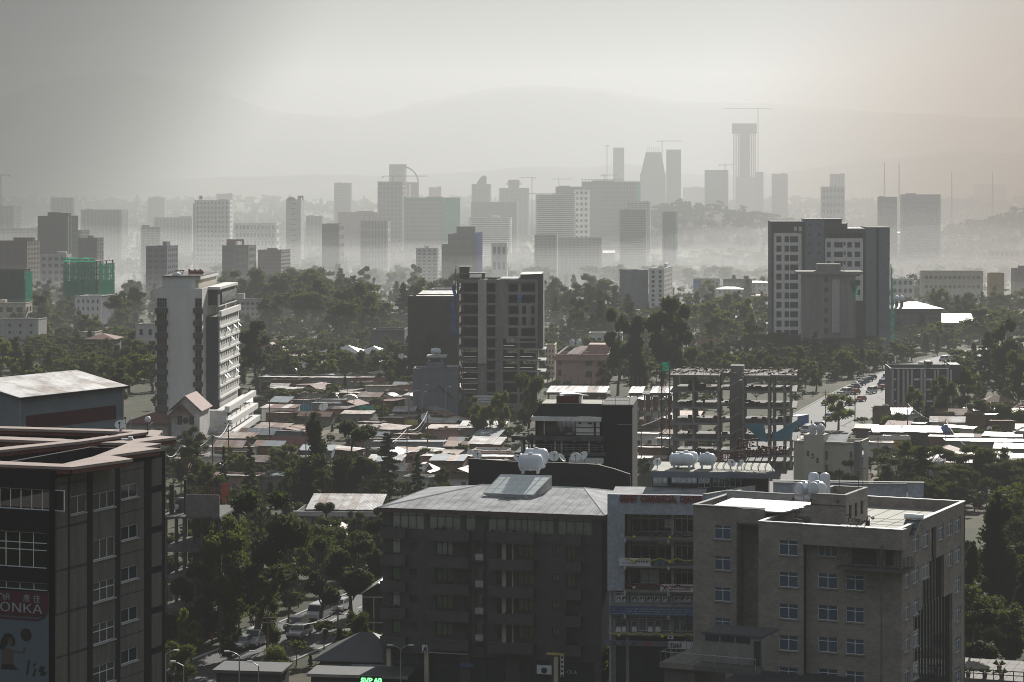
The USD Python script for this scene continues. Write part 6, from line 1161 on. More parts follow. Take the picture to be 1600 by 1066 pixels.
# --- the hazy belt of offices: name, label, front columns, roof row, foot row or distance, flank column, options
ROWS = [
 ('dark_office_tower','near-black office tower with stepped top and green strips at left',59,104,338,1750,122,dict(m='black_paint',nc=5,nr=13,wf=.35,hf=.45,huts=1,yaw=-12)),
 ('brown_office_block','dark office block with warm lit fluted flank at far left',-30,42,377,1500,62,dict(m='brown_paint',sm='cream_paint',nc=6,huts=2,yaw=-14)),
 ('dark_low_block','dark low block directly right of the near-black tower',122,152,372,1720,162,dict(m='slate_paint',nc=3,huts=1,yaw=-8)),
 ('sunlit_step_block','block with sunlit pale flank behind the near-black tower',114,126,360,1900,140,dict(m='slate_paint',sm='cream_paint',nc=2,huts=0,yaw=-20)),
 ('grey_flats','grey flats with dim windows behind the green-netted building',62,104,398,1560,None,dict(m='concrete_pale',nc=4,nr=6,huts=1)),
 ('grey_tower_block','upright grey tower block with dark square windows left of the pale tower',228,261,385,1500,278,dict(m='blue_grey_paint',nc=3,nr=9,wf=.7,huts=1,yaw=-10)),
 ('unfinished_block','dark unfinished block with open roof frame above the trees',347,388,384,1700,400,dict(m='concrete_dark',nc=5,nr=7,wf=.55,huts=0,yaw=-8)),
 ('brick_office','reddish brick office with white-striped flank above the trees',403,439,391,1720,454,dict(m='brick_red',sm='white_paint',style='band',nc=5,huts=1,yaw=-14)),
 ('far_left_slab','hazy grey slab office at the left edge of the skyline',-20,22,322,2900,34,dict(m='grey_paint',nc=6,yaw=-6)),
 ('left_slab_tower','square-topped grey tower standing left on the skyline',79,115,309,3000,119,dict(m='concrete',nc=5,huts=0,yaw=-4)),
 ('frame_topped_block','wide grey block topped by an open concrete frame on the left skyline',126,190,328,2700,206,dict(m='concrete',nc=10,huts=1)),
 ('left_low_office','low hazy office in front of the left skyline towers',0,62,357,2300,None,dict(m='concrete',nc=9,huts=1)),
 ('hazy_block','dim square block with pale upright stripes behind the trees at left',220,250,355,2300,None,dict(m='concrete',nc=4,huts=1)),
 ('pale_striped_tower','tall pale tower patterned with brownish chevron columns on the left',304,359,313,2500,None,dict(m='white_paint',nc=9,nr=16,wf=.5,hf=.4,huts=0,yaw=-3)),
 ('pale_round_tower','slender pale tower with domed left top and forked right corner',447,470,312,2550,475,dict(m='concrete_pale',nc=1,nr=14,wf=.3,hf=.15,huts=0,style='front',yaw=-6)),
 ('low_white_office','low white office row left of the slender domed tower',365,432,349,2650,None,dict(m='white_paint',nc=11,nr=6)),
 ('framed_small_block','small block with crisp white windows above the tree line',503,530,350,2200,538,dict(m='concrete_dark',nc=4,nr=7,wf=.5,huts=0)),
 ('pale_rib_block','pale ribbed block beneath the crane tower',563,606,346,2350,None,dict(m='concrete_pale',nc=8,nr=6,wf=.4,hf=.8,huts=0)),
 ('pink_terrace_block','hazy terracotta block left of the crane tower',528,590,332,2950,None,dict(m='pink_paint',nc=8,huts=2)),
 ('crane_office_tower','grey-green office tower with a crane before the arch building',590,629,284,3000,636,dict(m='concrete',nc=6,nr=18,wf=.5,huts=0,yaw=-6)),
 ('wide_green_slab','very wide greenish slab building right of the crane tower',631,719,309,2900,None,dict(m='concrete',nc=20,nr=15,wf=.5,huts=2,yaw=2)),
 ('stepped_dark_hall','stepped dark building with bluish wrapped end in the middle',700,745,366,1800,764,dict(m='concrete_dark',sm='blue_grey_paint',nc=7,nr=7,huts=0)),
 ('hall_wing','dark lower left wing of the stepped building',690,704,382,1800,None,dict(m='concrete_dark',nc=3,huts=0)),
 ('pale_midblock','pale small office left of the stepped dark building',650,684,388,1850,None,dict(m='clad_white',nc=4,huts=1)),
 ('striped_white_office','white office with broad horizontal bands in the misty centre',733,798,340,2800,None,dict(m='white_paint',style='band',huts=1)),
 ('grey_long_hall','long grey hall behind the white banded office',736,808,316,3300,None,dict(m='concrete',nc=12,huts=0)),
 ('peaked_tower','hazy tower with a curved slanting top in the centre skyline',737,766,288,4200,None,dict(m='concrete',nc=4,huts=0)),
 ('pagoda_tower','hazy block with a flared pagoda-like crown',780,826,294,4400,None,dict(m='concrete',nc=6,huts=0)),
 ('white_banded_tower','white tower with dark horizontal window bands in the centre',837,899,304,2700,None,dict(m='white_paint',style='band',huts=1,yaw=-4)),
 ('white_slot_tower','white slab with slotted right edge attached to the banded tower',897,920,297,2750,None,dict(m='white_paint',nc=3,nr=14,huts=0)),
 ('big_unfinished_slab','huge unfinished grey slab with open top storey in the centre',909,1000,284,3100,1010,dict(m='concrete',nc=18,nr=18,wf=.5,huts=2,yaw=-3)),
 ('unfinished_low_slab','unfinished slab lower to the left of the huge grey one',868,912,292,3050,None,dict(m='concrete',nc=9,huts=1)),
 ('pale_gabled_flats','pale flats with bright roof glint right of the huge slab',978,1016,316,2650,None,dict(m='concrete_pale',nc=6,huts=1)),
 ('flared_office','flared dim office low in the mist before the huge slab',968,1010,328,2350,None,dict(m='concrete',style='band',huts=1)),
 ('green_strip_block','small block with green netting strip among misty trees',1035,1058,331,2350,None,dict(m='concrete_dark',nc=3,huts=0)),
 ('slab_tower','tall plain hazy slab beside a thin mast in the skyline',958,975,231,6000,None,dict(m='grey_paint',style='none',huts=0)),
 ('tapering_tower','dark tapering tower with a spiked crown',1000,1040,272,5600,None,dict(m='grey_paint',nc=5,nr=30,wf=.4,huts=0,style='none')),
 ('plain_dark_tower','plain dark tower right of the tapering one',1041,1064,234,5500,None,dict(m='grey_paint',style='none',huts=0)),
 ('frame_tower','open-framed mid-rise with dark core left of the tallest tower',1101,1138,266,5300,None,dict(m='grey_paint',nc=7,nr=18,wf=.6,hf=.6,huts=0,glass='glass_grey')),
 ('low_hazy_slab','low hazy slab between the dark tower and open-framed mid-rise',1067,1101,293,7000,None,dict(m='concrete',style='none')),
 ('tower_annex','narrow dark annex at right foot of the tallest tower',1180,1193,269,6100,None,dict(m='grey_paint',style='none',huts=0)),
 ('stepped_far_tower','stepped hazy tower with a slanting spike right of the tallest',1206,1231,272,5700,None,dict(m='grey_paint',style='none',huts=1)),
 ('right_twin_tower','hazy tower behind the pale slab on the right skyline',1297,1320,272,4600,None,dict(m='concrete',nc=4,huts=1)),
 ('right_pale_slab','pale slab with overhanging roof on the right skyline',1283,1320,292,3100,None,dict(m='concrete_pale',nc=6,nr=10,huts=0)),
 ('right_grey_slab','upright grey slab right of the pale one with overhanging roof',1372,1402,308,2600,None,dict(m='concrete_dark',nc=6,nr=11,wf=.4,huts=1)),
 ('right_wide_office','wide office with dark window bands and roof storey at right',1408,1470,304,2650,None,dict(m='concrete',style='band',huts=1)),
 ('right_far_hall','long low hall on the far right skyline',1522,1572,288,7600,None,dict(m='concrete',nc=10,huts=0)),
 ('right_far_hall','flat hazy block behind the wide right office',1466,1530,311,6800,None,dict(m='concrete',nc=12,huts=0)),
 ('misty_cube','misty boxy building low right of the white banded tower',835,870,367,2150,None,dict(m='concrete',nc=5,huts=0)),('misty_long_block','long misty low block right of the misty boxy one',872,940,372,2200,None,dict(m='concrete',nc=10,huts=0)),
 ('faint_tower','faint tower silhouette left of the chevron tower',231,257,309,5600,None,dict(m='concrete',style='none',huts=1)),('faint_tower','faint tower silhouette behind the chevron tower',338,363,303,5800,None,dict(m='concrete',style='none',huts=1)),('faint_tower','faint netted tower left of the crane tower',522,548,286,5200,None,dict(m='concrete',nc=5,nr=20,huts=1)),('faint_tower','faint warm cube-topped block right of the arch building',670,689,293,4700,None,dict(m='cream_paint',style='none',huts=1)),
 ('arch_core','pale shaft standing behind the big arch on the skyline',608,634,257,3900,None,dict(m='concrete_pale',style='none',huts=0)),('arch_side_block','grey block filling the right half of the big arch',634,653,285,3900,None,dict(m='concrete',style='none',huts=0)),
 ('misty_low_office','misty office strip left of the slender domed tower foot',240,300,340,3100,None,dict(m='concrete_pale',nc=10,huts=1)),('misty_low_office','misty office block right of the slender domed tower',478,503,338,3200,None,dict(m='concrete',nc=4,huts=1)),('low_brown_roofs','brownish block in front of the far right trees',1130,1175,437,1500,None,dict(m='concrete_dark',nc=5,nr=3,huts=1)),('blue_orange_hall','low hall with blue and orange wall panels in the hazy centre right',1083,1125,436,1480,None,dict(m='concrete_pale',nc=6,nr=2,huts=0)),('white_low_house','low white house with red tank glint near the slim apartments',938,984,448,1420,None,dict(m='white_paint',nc=5,nr=4,huts=1)),('white_arched_house','small white house with an arched window in the mist',768,792,380,1900,None,dict(m='white_paint',nc=3,nr=3,huts=0))]
K = {}
for nm,lb,p0,p1,top,d,side,o in ROWS:
    o = dict(o); o.setdefault('yaw',-5); o.setdefault('nc',5); K[lb] = B(nm,lb,p0,p1,top,0,side=side,d=far_d(float(d)),**o)
def on(lb): t,F,Wd,D,zb,zt = K[lb]; return t,F,Wd,D,zb,zt
t,F,Wd,D,zb,zt = on(ROWS[0][1]); part(t,'roof_hut',MB().box(F.x(87),F.x(104),3,10,zt,F.z(333)),'black_paint'); part(t,'green_strip',MB().ob(RIGHT(Wd),3,4.2,.1,.2,zb + 8,zt).ob(RIGHT(Wd),9,10,.1,.2,zb + 8,zt - 2),'net_green_solid')
part(t,'left_step',MB().box(F.x(59),F.x(71),-.4,9,zb,F.z(348)),'black_paint')
t,F,Wd,D,zb,zt = on('dark unfinished block with open roof frame above the trees'); part(t,'roof_frame',MB().box(F.x(353),F.x(380),2,3,F.z(377),F.z(374)).box(F.x(353),F.x(367),2,8,zt,F.z(377) - .003).box(F.x(377),F.x(380),2,3,zt,F.z(377) - .003),'brick_red')
t,F,Wd,D,zb,zt = on('slender pale tower with domed left top and forked right corner'); part(t,'dome',MB().lathe([(F.x(461)/2,0),(F.x(461)/2*.95,1.5),(F.x(461)/2*.7,3.2),(F.x(461)/2*.3,4.1),(.02,4.3)],16,(F.x(454.5),5,zt)),'brown_paint',40); part(t,'fork',MB().box(F.x(465),F.x(470),.5,2,zt,F.z(306)).box(F.x(470) + .003,F.x(474),.5,2,F.z(309),F.z(306)).box(F.x(472),F.x(474),.5,2,zt,F.z(309) - .003),'concrete_dark'); part(t,'emblem',disc(FRONT(0),F.x(460),F.z(318),1.6,.03),'grey_paint')
t,F,Wd,D,zb,zt = on('tall pale tower patterned with brownish chevron columns on the left')
for k in range(6):
    for j in range(16): part(t,'chevron',MB().wall(FRONT(0),Polygon([(Wd*(k + .5)/6 - .5,zb + 4 + j*(zt - zb - 6)/16),(Wd*(k + .5)/6 + .5,zb + 4 + j*(zt - zb - 6)/16),(Wd*(k + .5)/6 + 1.5,zb + 6 + j*(zt - zb - 6)/16),(Wd*(k + .5)/6 - 1.5,zb + 6 + j*(zt - zb - 6)/16)]),.02,.1),'pink_paint')
part(t,'left_rib',MB().box(-2.4,-.13,1,8,zb,zt - 5),'pink_paint'); part(t,'roof_sign',MB().box(F.x(311),F.x(316),2,2.5,zt + 1.2,F.z(306)),'dark_steel'); part(t,'sign_post',MB().bar((F.x(313.5),2.2,zt),(F.x(313.5),2.2,zt + 1.25),.2),'dark_steel'); part(t,'roof_plant',MB().box(F.x(342),F.x(353),3,8,zt,zt + 1.3),'concrete')
t,F,Wd,D,zb,zt = on('very wide greenish slab building right of the crane tower'); part(t,'net_sheet',MB().ob(FRONT(0),Wd*.68,Wd + .5,.8,.9,zb + 4,zt - .5),'net_green'); part(t,'net_sheet',MB().ob(FRONT(0),0,Wd,.95,1.0,zt - 3.5,zt - .3),'net_green')
t,F,Wd,D,zb,zt = on('huge unfinished grey slab with open top storey in the centre'); part(t,'net_sheet',MB().ob(FRONT(0),Wd*.93,Wd + 1,.8,1.0,F.z(315),zt),'net_green_solid'); 
for k in range(16): part(t,'roof_column',MB().box(Wd*k/16,Wd*k/16 + .9,.5,1.4,zt + .26,zt + 3.2),'concrete')
part(t,'roof_slab',MB().box(-1,Wd*.72,.2,D*.8,zt + 3.203,zt + 4.2),'concrete')
t,F,Wd,D,zb,zt = on('small block with green netting strip among misty trees'); part(t,'net_strip',MB().ob(FRONT(0),Wd - 2.5,Wd + .6,.3,.4,zb + 3,zt),'net_green_solid')
t,F,Wd,D,zb,zt = on('stepped dark building with bluish wrapped end in the middle'); part(t,'upper_block',MB().box(F.x(713),F.x(742),2,14,zt - .5,F.z(354)),'concrete_dark'); part(t,'net_sheet',MB().ob(FRONT(0),F.x(738),Wd + .6,.5,.6,zb + 2,zt + 1.5).ob(RIGHT(Wd),-.4,D,.5,.6,zb + 2,zt + 1.5),'net_blue')
t,F,Wd,D,zb,zt = on('hazy tower with a curved slanting top in the centre skyline'); part(t,'curved_crown',MB().wall(FRONT(2),Polygon([(F.x(744),zt - 12)] + [(F.x(744 + 13*s),zt + (F.z(274) - zt)*math.sin(s*1.57)) for s in np.linspace(0,1,9)] + [(F.x(760),F.z(276)),(F.x(760),zt - 12)]),-9,2.2),'concrete')
t,F,Wd,D,zb,zt = on('hazy block with a flared pagoda-like crown'); [part(t,'crown_tier',MB().box(F.x(a),F.x(b),2,14,F.z(q),F.z(r)),'concrete') for a,b,q,r in ((794,811,294,281),(790,815,288.5,287),(792,813,285.5,284))]
t,F,Wd,D,zb,zt = on('dark tapering tower with a spiked crown')
part(t,'upper_taper',MB().add([[F.x(1001),.5,zt - .2],[F.x(1039),.5,zt - .2],[F.x(1039),D - 1,zt - .2],[F.x(1001),D - 1,zt - .2],[F.x(1009),2,F.z(238)],[F.x(1033),2,F.z(238)],[F.x(1033),D - 4,F.z(238)],[F.x(1009),D - 4,F.z(238)]],MB.Q),'grey_paint')
for k in range(7): part(t,'crown_spike',MB().bar((F.x(1010 + 3.5*k),3,F.z(239)),(F.x(1013 + 2.6*k),3,F.z(229.5)),.5),'grey_paint')
t,F,Wd,D,zb,zt = on('block with sunlit pale flank behind the near-black tower')
t,F,Wd,D,zb,zt = on('low hall with blue and orange wall panels in the hazy centre right'); [part(t,'panel',MB().ob(FRONT(0),Wd*a,Wd*b,.01,.2,zb + 2,zt - 1),m_) for a,b,m_ in ((.02,.3,'blue_panel'),(.36,.52,'orange_panel'),(.54,.8,'blue_panel'))]
# the tallest tower: dark head, core, open bays either side, annexe; and the arch
d = far_d(6300); F = Frame(1146,d,-2); T = F.thing('tallest_tower','tallest tower under construction with a heavy dark head and open side bays','building'); X = F.x; z = lambda q: F.z(q); zb = float(gz(d)) - 1
part(T,'head',MB().box(X(1144.5),X(1182.5),-2,34,z(209),z(193)),'slate_paint'); part(T,'core',MB().box(X(1156),X(1172),2,30,zb,z(209) - .01),'slate_paint')
for k in range(33):
    zz_ = z(212 + 3.5*k); part(T,'slab',MB().box(X(1146.5),X(1181.5),0,32,zz_ - .9,zz_),'grey_paint')
for p in (1147,1150.6,1154,1174.5,1177.6,1180.6): part(T,'column',MB().box(X(p) - .9,X(p) + .9,-.3,1.3,zb,z(209) - .01),'grey_paint'); part(T,'column',MB().box(X(p) - .9,X(p) + .9,30.7,32.3,zb,z(209) - .01),'grey_paint')
part(T,'closed_base',MB().box(X(1150),X(1180),-.6,31,zb,z(277)),'grey_paint')
d = far_d(3700); F = Frame(603,d,-3); Ar = F.thing('arch_building','great curved arch rising over the pale shaft on the skyline','building'); X = F.x; out,inn = [],[]
for s in np.linspace(0,1,25): a = math.pi*(.93 - .93*s); out.append((X(631 + 23.5*math.cos(a)),F.z(287 - 27*math.sin(a)))); inn.append((X(631 + 21.6*math.cos(a)),F.z(287 - 24.6*math.sin(a))))
zb = float(gz(d)) - 1; part(Ar,'arch',MB().wall(FRONT(0),Polygon(out + [(X(654.5),zb),(X(652.6),zb)] + inn[::-1]),-6,0),'concrete_pale'); part(Ar,'base',MB().box(X(605),X(640),.1,20,zb,F.z(287)),'concrete_pale')
# cranes and masts
def crane(px,top,foot,d,jl,jr,label,m='rust_steel',k=1.0):
    """tower crane: lattice mast, jib to the columns jl..jr, counterweight, cab"""
    d = far_d(d); F = Frame(px,d,-2); t = F.thing('tower_crane',label,'crane'); zt,zb = F.z(top),(F.z(foot) if 'roof of' in label else float(gz(d)) - .5); w = max(.9,.45*d/FPX)*k; r = max(.16,.16*d/FPX)*k
    for a,b in ((-w,-w),(w,-w),(-w,w),(w,w)): part(t,'mast_leg',MB().bar((a,b,zb),(a,b,zt),r),m)
    n = max(4,int((zt - zb)/(w*2.6))); br = MB()
    for i in range(n): a,b = zb + (zt - zb)*i/n,zb + (zt - zb)*(i + 1)/n; s = 1 if i % 2 else -1; br.bar((-w*s,-w,a),(w*s,-w,b),r*.6).bar((-w,-w,a),(w,-w,a),r*.6)
    part(t,'bracing',br,m,kind='stuff')
    x0,x1 = F.x(jl),F.x(jr); h = 2.2*w
    part(t,'jib',MB().bar((x0,0,zt),(x1,0,zt),r*1.2).bar((x0*.97,0,zt + h*.6),(x1*.97,0,zt + h*.6),r*.9),m)
    jb = MB(); nj = max(5,int(abs(x1 - x0)/(h*1.2)))
    for i in range(nj): a,b = x0 + (x1 - x0)*i/nj,x0 + (x1 - x0)*(i + .5)/nj; jb.bar((a,0,zt),(b,0,zt + h*.6),r*.6)
    part(t,'jib_lattice',jb,m,kind='stuff'); short = x0 if abs(x0) < abs(x1) else x1
    part(t,'counterweight',MB().box(short - 1.6*w,short + 1.6*w,-w,w,zt - 2.2*w,zt - r*1.3),'dark_steel'); part(t,'cab',MB().box(w*1.1,w*3,-w,w,zt - 3*w,zt - r*1.3),'white_alu'); part(t,'apex',MB().bar((0,0,zt),(0,0,zt + h*1.4),r),m)
    lg = x1 if short == x0 else x0; part(t,'hook_line',MB().bar((lg*.75,0,zt),(lg*.75,0,zt - 9*w),r*.5),'dark_steel')
crane(1184.5,170,322,6250,1132,1204,'very tall crane with long jib beside the tallest tower'); crane(1034.5,221,300,5450,1027,1065,'crane between the tapering and the plain dark tower'); crane(948.5,228,300,5900,944.5,951,'thin mast-like crane left of the plain hazy slab'); crane(1133,258,320,5100,1124,1147,'small crane before the open-framed mid-rise'); crane(831,278,330,4300,811,837,'small crane left of the huge unfinished slab')
crane(944.5,274,284,3080,940,965,'short crane standing on the roof of the huge slab'); crane(614.5,276,348,2960,598,668,'crane with long jib before the arch building'); crane(873,280,312,5600,864,895,'faint crane above the misty centre'); crane(875,303,350,2690,824,896,'faint red crane jib in front of the white banded tower')
crane(1,274,330,2600,-30,15,'crane end entering the picture at the left edge')
for px,top,foot,d,lb in ((1382,253,298,4400,'left of two lattice radio masts on the right skyline'),(1405,254,300,4400,'right of two lattice radio masts on the right skyline'),(1487,268,305,5000,'very faint thin mast on the right hills'),(1551,268,305,5000,'faint thin mast at the far right hills')):
    d = far_d(d); F = Frame(px,d,0); t = F.thing('radio_mast',lb,'radio mast'); zt,zb = F.z(top),float(gz(d)) - .5
    for a,b in ((-3,0),(3,0),(0,4)): part(t,'leg',MB().bar((a,b,zb),(a*.15,b*.15,zt),.42),'rust_steel')
    br = MB()
    for i in range(14): s,u = 3*(1 - .85*i/14),3*(1 - .85*(i + 1)/14); a,b = zb + (zt - zb)*i/14,zb + (zt - zb)*(i + 1)/14; br.bar((-s,0,a),(u,0,b),.25).bar((-s,0,a),(s,0,a),.22)
    part(t,'bracing',br,'rust_steel',kind='stuff')
    if d < 6100:
        for k in range(5): part(t,'antenna_dish',MB().lathe([(.02,0),(1.4,.3),(1.5,.9),(.02,.9)],10,(1.0*(-1) ** k,-1,zb + (zt - zb)*(.3 + .14*k)),'y'),'white_alu')

# ================================================================== trees: a few kinds, each with trunk, limbs and a crown of leaf clumps
for F,w_,D in ((Frame(243,592,-2),19,46),(Frame(715,668,-2),24,18),(Frame(1205,930,-3),44,26),(Frame(1254,880,-4),20,18),(Frame(1054,540,-7),26,19),(Frame(598,299,-15.5),27,22),(Frame(835,336,-6),14,14),(Frame(730,322,-4),22,12),(Frame(950,288,-7),38,45),(Frame(1185,262,-25),20,24),(Frame(1083,262,-25),10,20),(Frame(84,194,-22),3,24),(Frame(30,252,60),19,14)): F.foot(w_,D)
for Pl,wd in ((AVE[0],10.5),(ST[0],6.5)):
    for i in range(0,len(Pl) - 1):
        e = Pl[i + 1] - Pl[i]; F = Frame(800,100,math.degrees(math.atan2(e[1],e[0]))); F.o = Pl[i] - F.w*wd; F.foot(float(np.hypot(*e)),2*wd)
def leaves(rg,c,r,n,s,squash=(1,1,1)):
    """n leaf-sized quads through a clump at c"""
    d = rg.normal(size=(n,3)); d /= np.linalg.norm(d,axis=1,keepdims=True); p = c + d*(r*rg.uniform(.45,1.05,(n,1)) ** .8)*squash
    a = rg.normal(size=(n,3)); a /= np.linalg.norm(a,axis=1,keepdims=True); b = np.cross(a,d + .4*rg.normal(size=(n,3))); b /= np.linalg.norm(b,axis=1,keepdims=True) + 1e-9
    k = s*rg.uniform(.6,1.3,(n,1)); v = np.stack([p - a*k,p + b*k*.55,p + a*k,p - b*k*.55],1).reshape(-1,3)
    return v,np.arange(4*n).reshape(-1,4)
def limb(m,p,q,r0,r1,rg,k=4):
    t = np.linspace(0,1,k)[:,None]; pts = np.asarray(p)*(1 - t) + np.asarray(q)*t + rg.normal(size=(k,3))*.15*np.sin(np.pi*t); m.tube(pts,np.linspace(r0,r1,k),6)
def tree_kind(kind,seed,lod):
    """returns (trunk, crown) for a tree 10 m tall"""
    rg = np.random.default_rng(seed); tr,cr = MB(),MB(); C = []
    if kind == 'eucalyptus':
        lean = rg.normal(size=2)*.5; limb(tr,(0,0,-.3),(lean[0],lean[1],8.6),.26,.06,rg,6)
        for i in range(13):
            z = rg.uniform(3.2,9.6); a = rg.uniform(0,6.28); rr = rg.uniform(.3,2.1)*(1.15 - abs(z - 6.5)/6); base = np.array([lean[0]*z/10,lean[1]*z/10,z - rg.uniform(.8,1.8)]); c = np.array([base[0] + rr*math.cos(a),base[1] + rr*math.sin(a),z])
            limb(tr,base,c,.09,.03,rg); C.append((c,rg.uniform(.5,1.05),(1,1,.85)))
    elif kind == 'broadleaf':
        limb(tr,(0,0,-.3),(0,0,4.2),.36,.2,rg)
        for i in range(19):
            a,z = rg.uniform(0,6.28),rg.uniform(2.6,9.0); R0 = 3.5*math.sqrt(max(.05,1 - ((z - 5.2)/4.5) ** 2)); rr = R0*rg.uniform(.35,1); c = np.array([rr*math.cos(a),rr*math.sin(a),z]); limb(tr,(0,0,rg.uniform(2,4.2)),c,.12,.03,rg); C.append((c,rg.uniform(.9,1.5),(1,1,.8)))
    elif kind == 'cypress':
        limb(tr,(0,0,-.3),(0,0,8.5),.22,.05,rg)
        for i in range(22):
            z = rg.uniform(1.0,9.5); R0 = .95*(1 - ((z - 4)/6.2) ** 2) + .15; a = rg.uniform(0,6.28); C.append((np.array([R0*.55*math.cos(a),R0*.55*math.sin(a),z]),R0*rg.uniform(.55,.85) + .1,(1,1,1.35)))
    elif kind == 'conifer':
        limb(tr,(0,0,-.3),(0,0,9.8),.24,.03,rg,5)
        for i in range(34):
            z = 1.3 + 8.3*(i/34) ** .9; a = i*2.4 + rg.uniform(-.4,.4); L = 3.0*(1 - z/10.3)*rg.uniform(.6,1.1) + .15; q = np.array([L*math.cos(a),L*math.sin(a),z - L*.12]); limb(tr,(0,0,z),q,.05,.02,rg,3)
            for f in (.45,.9): C.append((np.array([q[0]*f,q[1]*f,z - L*.12*f]),.28 + .3*L*.5,(1,1,.5)))
    elif kind == 'acacia':
        limb(tr,(0,0,-.3),(.3,0,4.5),.3,.2,rg)
        for i in range(18):
            a = rg.uniform(0,6.28); rr = 4.6*math.sqrt(rg.uniform(.03,1)); c = np.array([rr*math.cos(a),rr*math.sin(a),8.6 - rr*.22 + rg.uniform(-.6,.5)]); limb(tr,(.3,0,4.4),c,.11,.03,rg); C.append((c,rg.uniform(.8,1.35),(1,1,.5)))
    else:
        for i in range(7): a = rg.uniform(0,6.28); rr = rg.uniform(0,4); c = np.array([rr*math.cos(a),rr*math.sin(a),rg.uniform(2,7)]); limb(tr,(0,0,0),c,.15,.05,rg,3); C.append((c,rg.uniform(2.2,3.4),(1,1,.9)))
    tot = sum(c[1] ** 2 for c in C); N = {0: 4200,1: 1500,2: 300}[lod]; s = {0: .21,1: .36,2: .75}[lod]
    for c,r,q in C: cr.add(*leaves(rg,c,r,max(6,int(N*r*r/tot)),s,q))
    for c,r,q in C:
        if lod < 2: sp = trimesh.creation.icosphere(1,r*.62); sp.vertices *= rg.uniform(.75,1.15,(len(sp.vertices),1))*np.array(q); cr.add(sp.vertices + c,sp.faces)
        else: sp = trimesh.creation.icosphere(0,r*.75); sp.vertices *= rg.uniform(.7,1.2,(len(sp.vertices),1))*np.array(q); cr.add(sp.vertices + c,sp.faces)
    return tr,cr
LEAF = dict(eucalyptus='leaf_grey',broadleaf='leaf_olive',cypress='leaf_dark',conifer='leaf_dark',acacia='leaf_olive',bush='leaf_bright',rusty='leaf_rusty',bright='leaf_bright')
KINDS = {}
UsdGeom.Scope.Define(stage,'/World/Looks')
def kind_class(kind,var,lod):
    key = (kind,var,lod)
    if key not in KINDS:
        p = Sdf.Path(f'/World/{kind}_kind_{var * 3 + lod + 1:03d}'); c = stage.CreateClassPrim(p)
        base = {'rusty': 'broadleaf','bright': 'broadleaf'}.get(kind,kind); tr,cr = tree_kind(base,100 + var*17 + len(kind)*5 + lod,lod)
        usdkit.mesh(stage,f'{p}/trunk',tr.mesh(),M['bark']); usdkit.mesh(stage,f'{p}/crown',cr.mesh(),M[LEAF[kind]]); KINDS[key] = p
    return KINDS[key]
NAME = dict(eucalyptus='eucalyptus_tree',broadleaf='broadleaf_tree',cypress='cypress_tree',conifer='conifer_tree',acacia='acacia_tree',bush='bush',rusty='broadleaf_tree',bright='broadleaf_tree')
def tree(kind,x,y,z,H,wide,label,group=None,lod=None):
    lod = (0 if y < 620 else 1) if lod is None else lod
    t = thing(NAME[kind],label,'bush' if kind == 'bush' else 'tree',(x,y,z),R.uniform(0,360),group,scale=(H/10*wide,H/10*wide*R.uniform(.9,1.1),H/10))
    t.GetReferences().AddInternalReference(kind_class(kind,R.randrange(3),lod)); t.SetInstanceable(True); return t
def tree_px(kind,px,top,base,wpx,label,group=None):
    q = UG(px,base); d = q[1]; H = (base - top)/FPX*d; nat = dict(eucalyptus=.46,broadleaf=.9,cypress=.24,conifer=.55,acacia=1.05,bush=1.2,rusty=.9,bright=.9)[kind]; return tree(kind,q[0],d,q[2],H,(wpx/FPX*d)/(H*nat),label,group)
T_ = tree_px
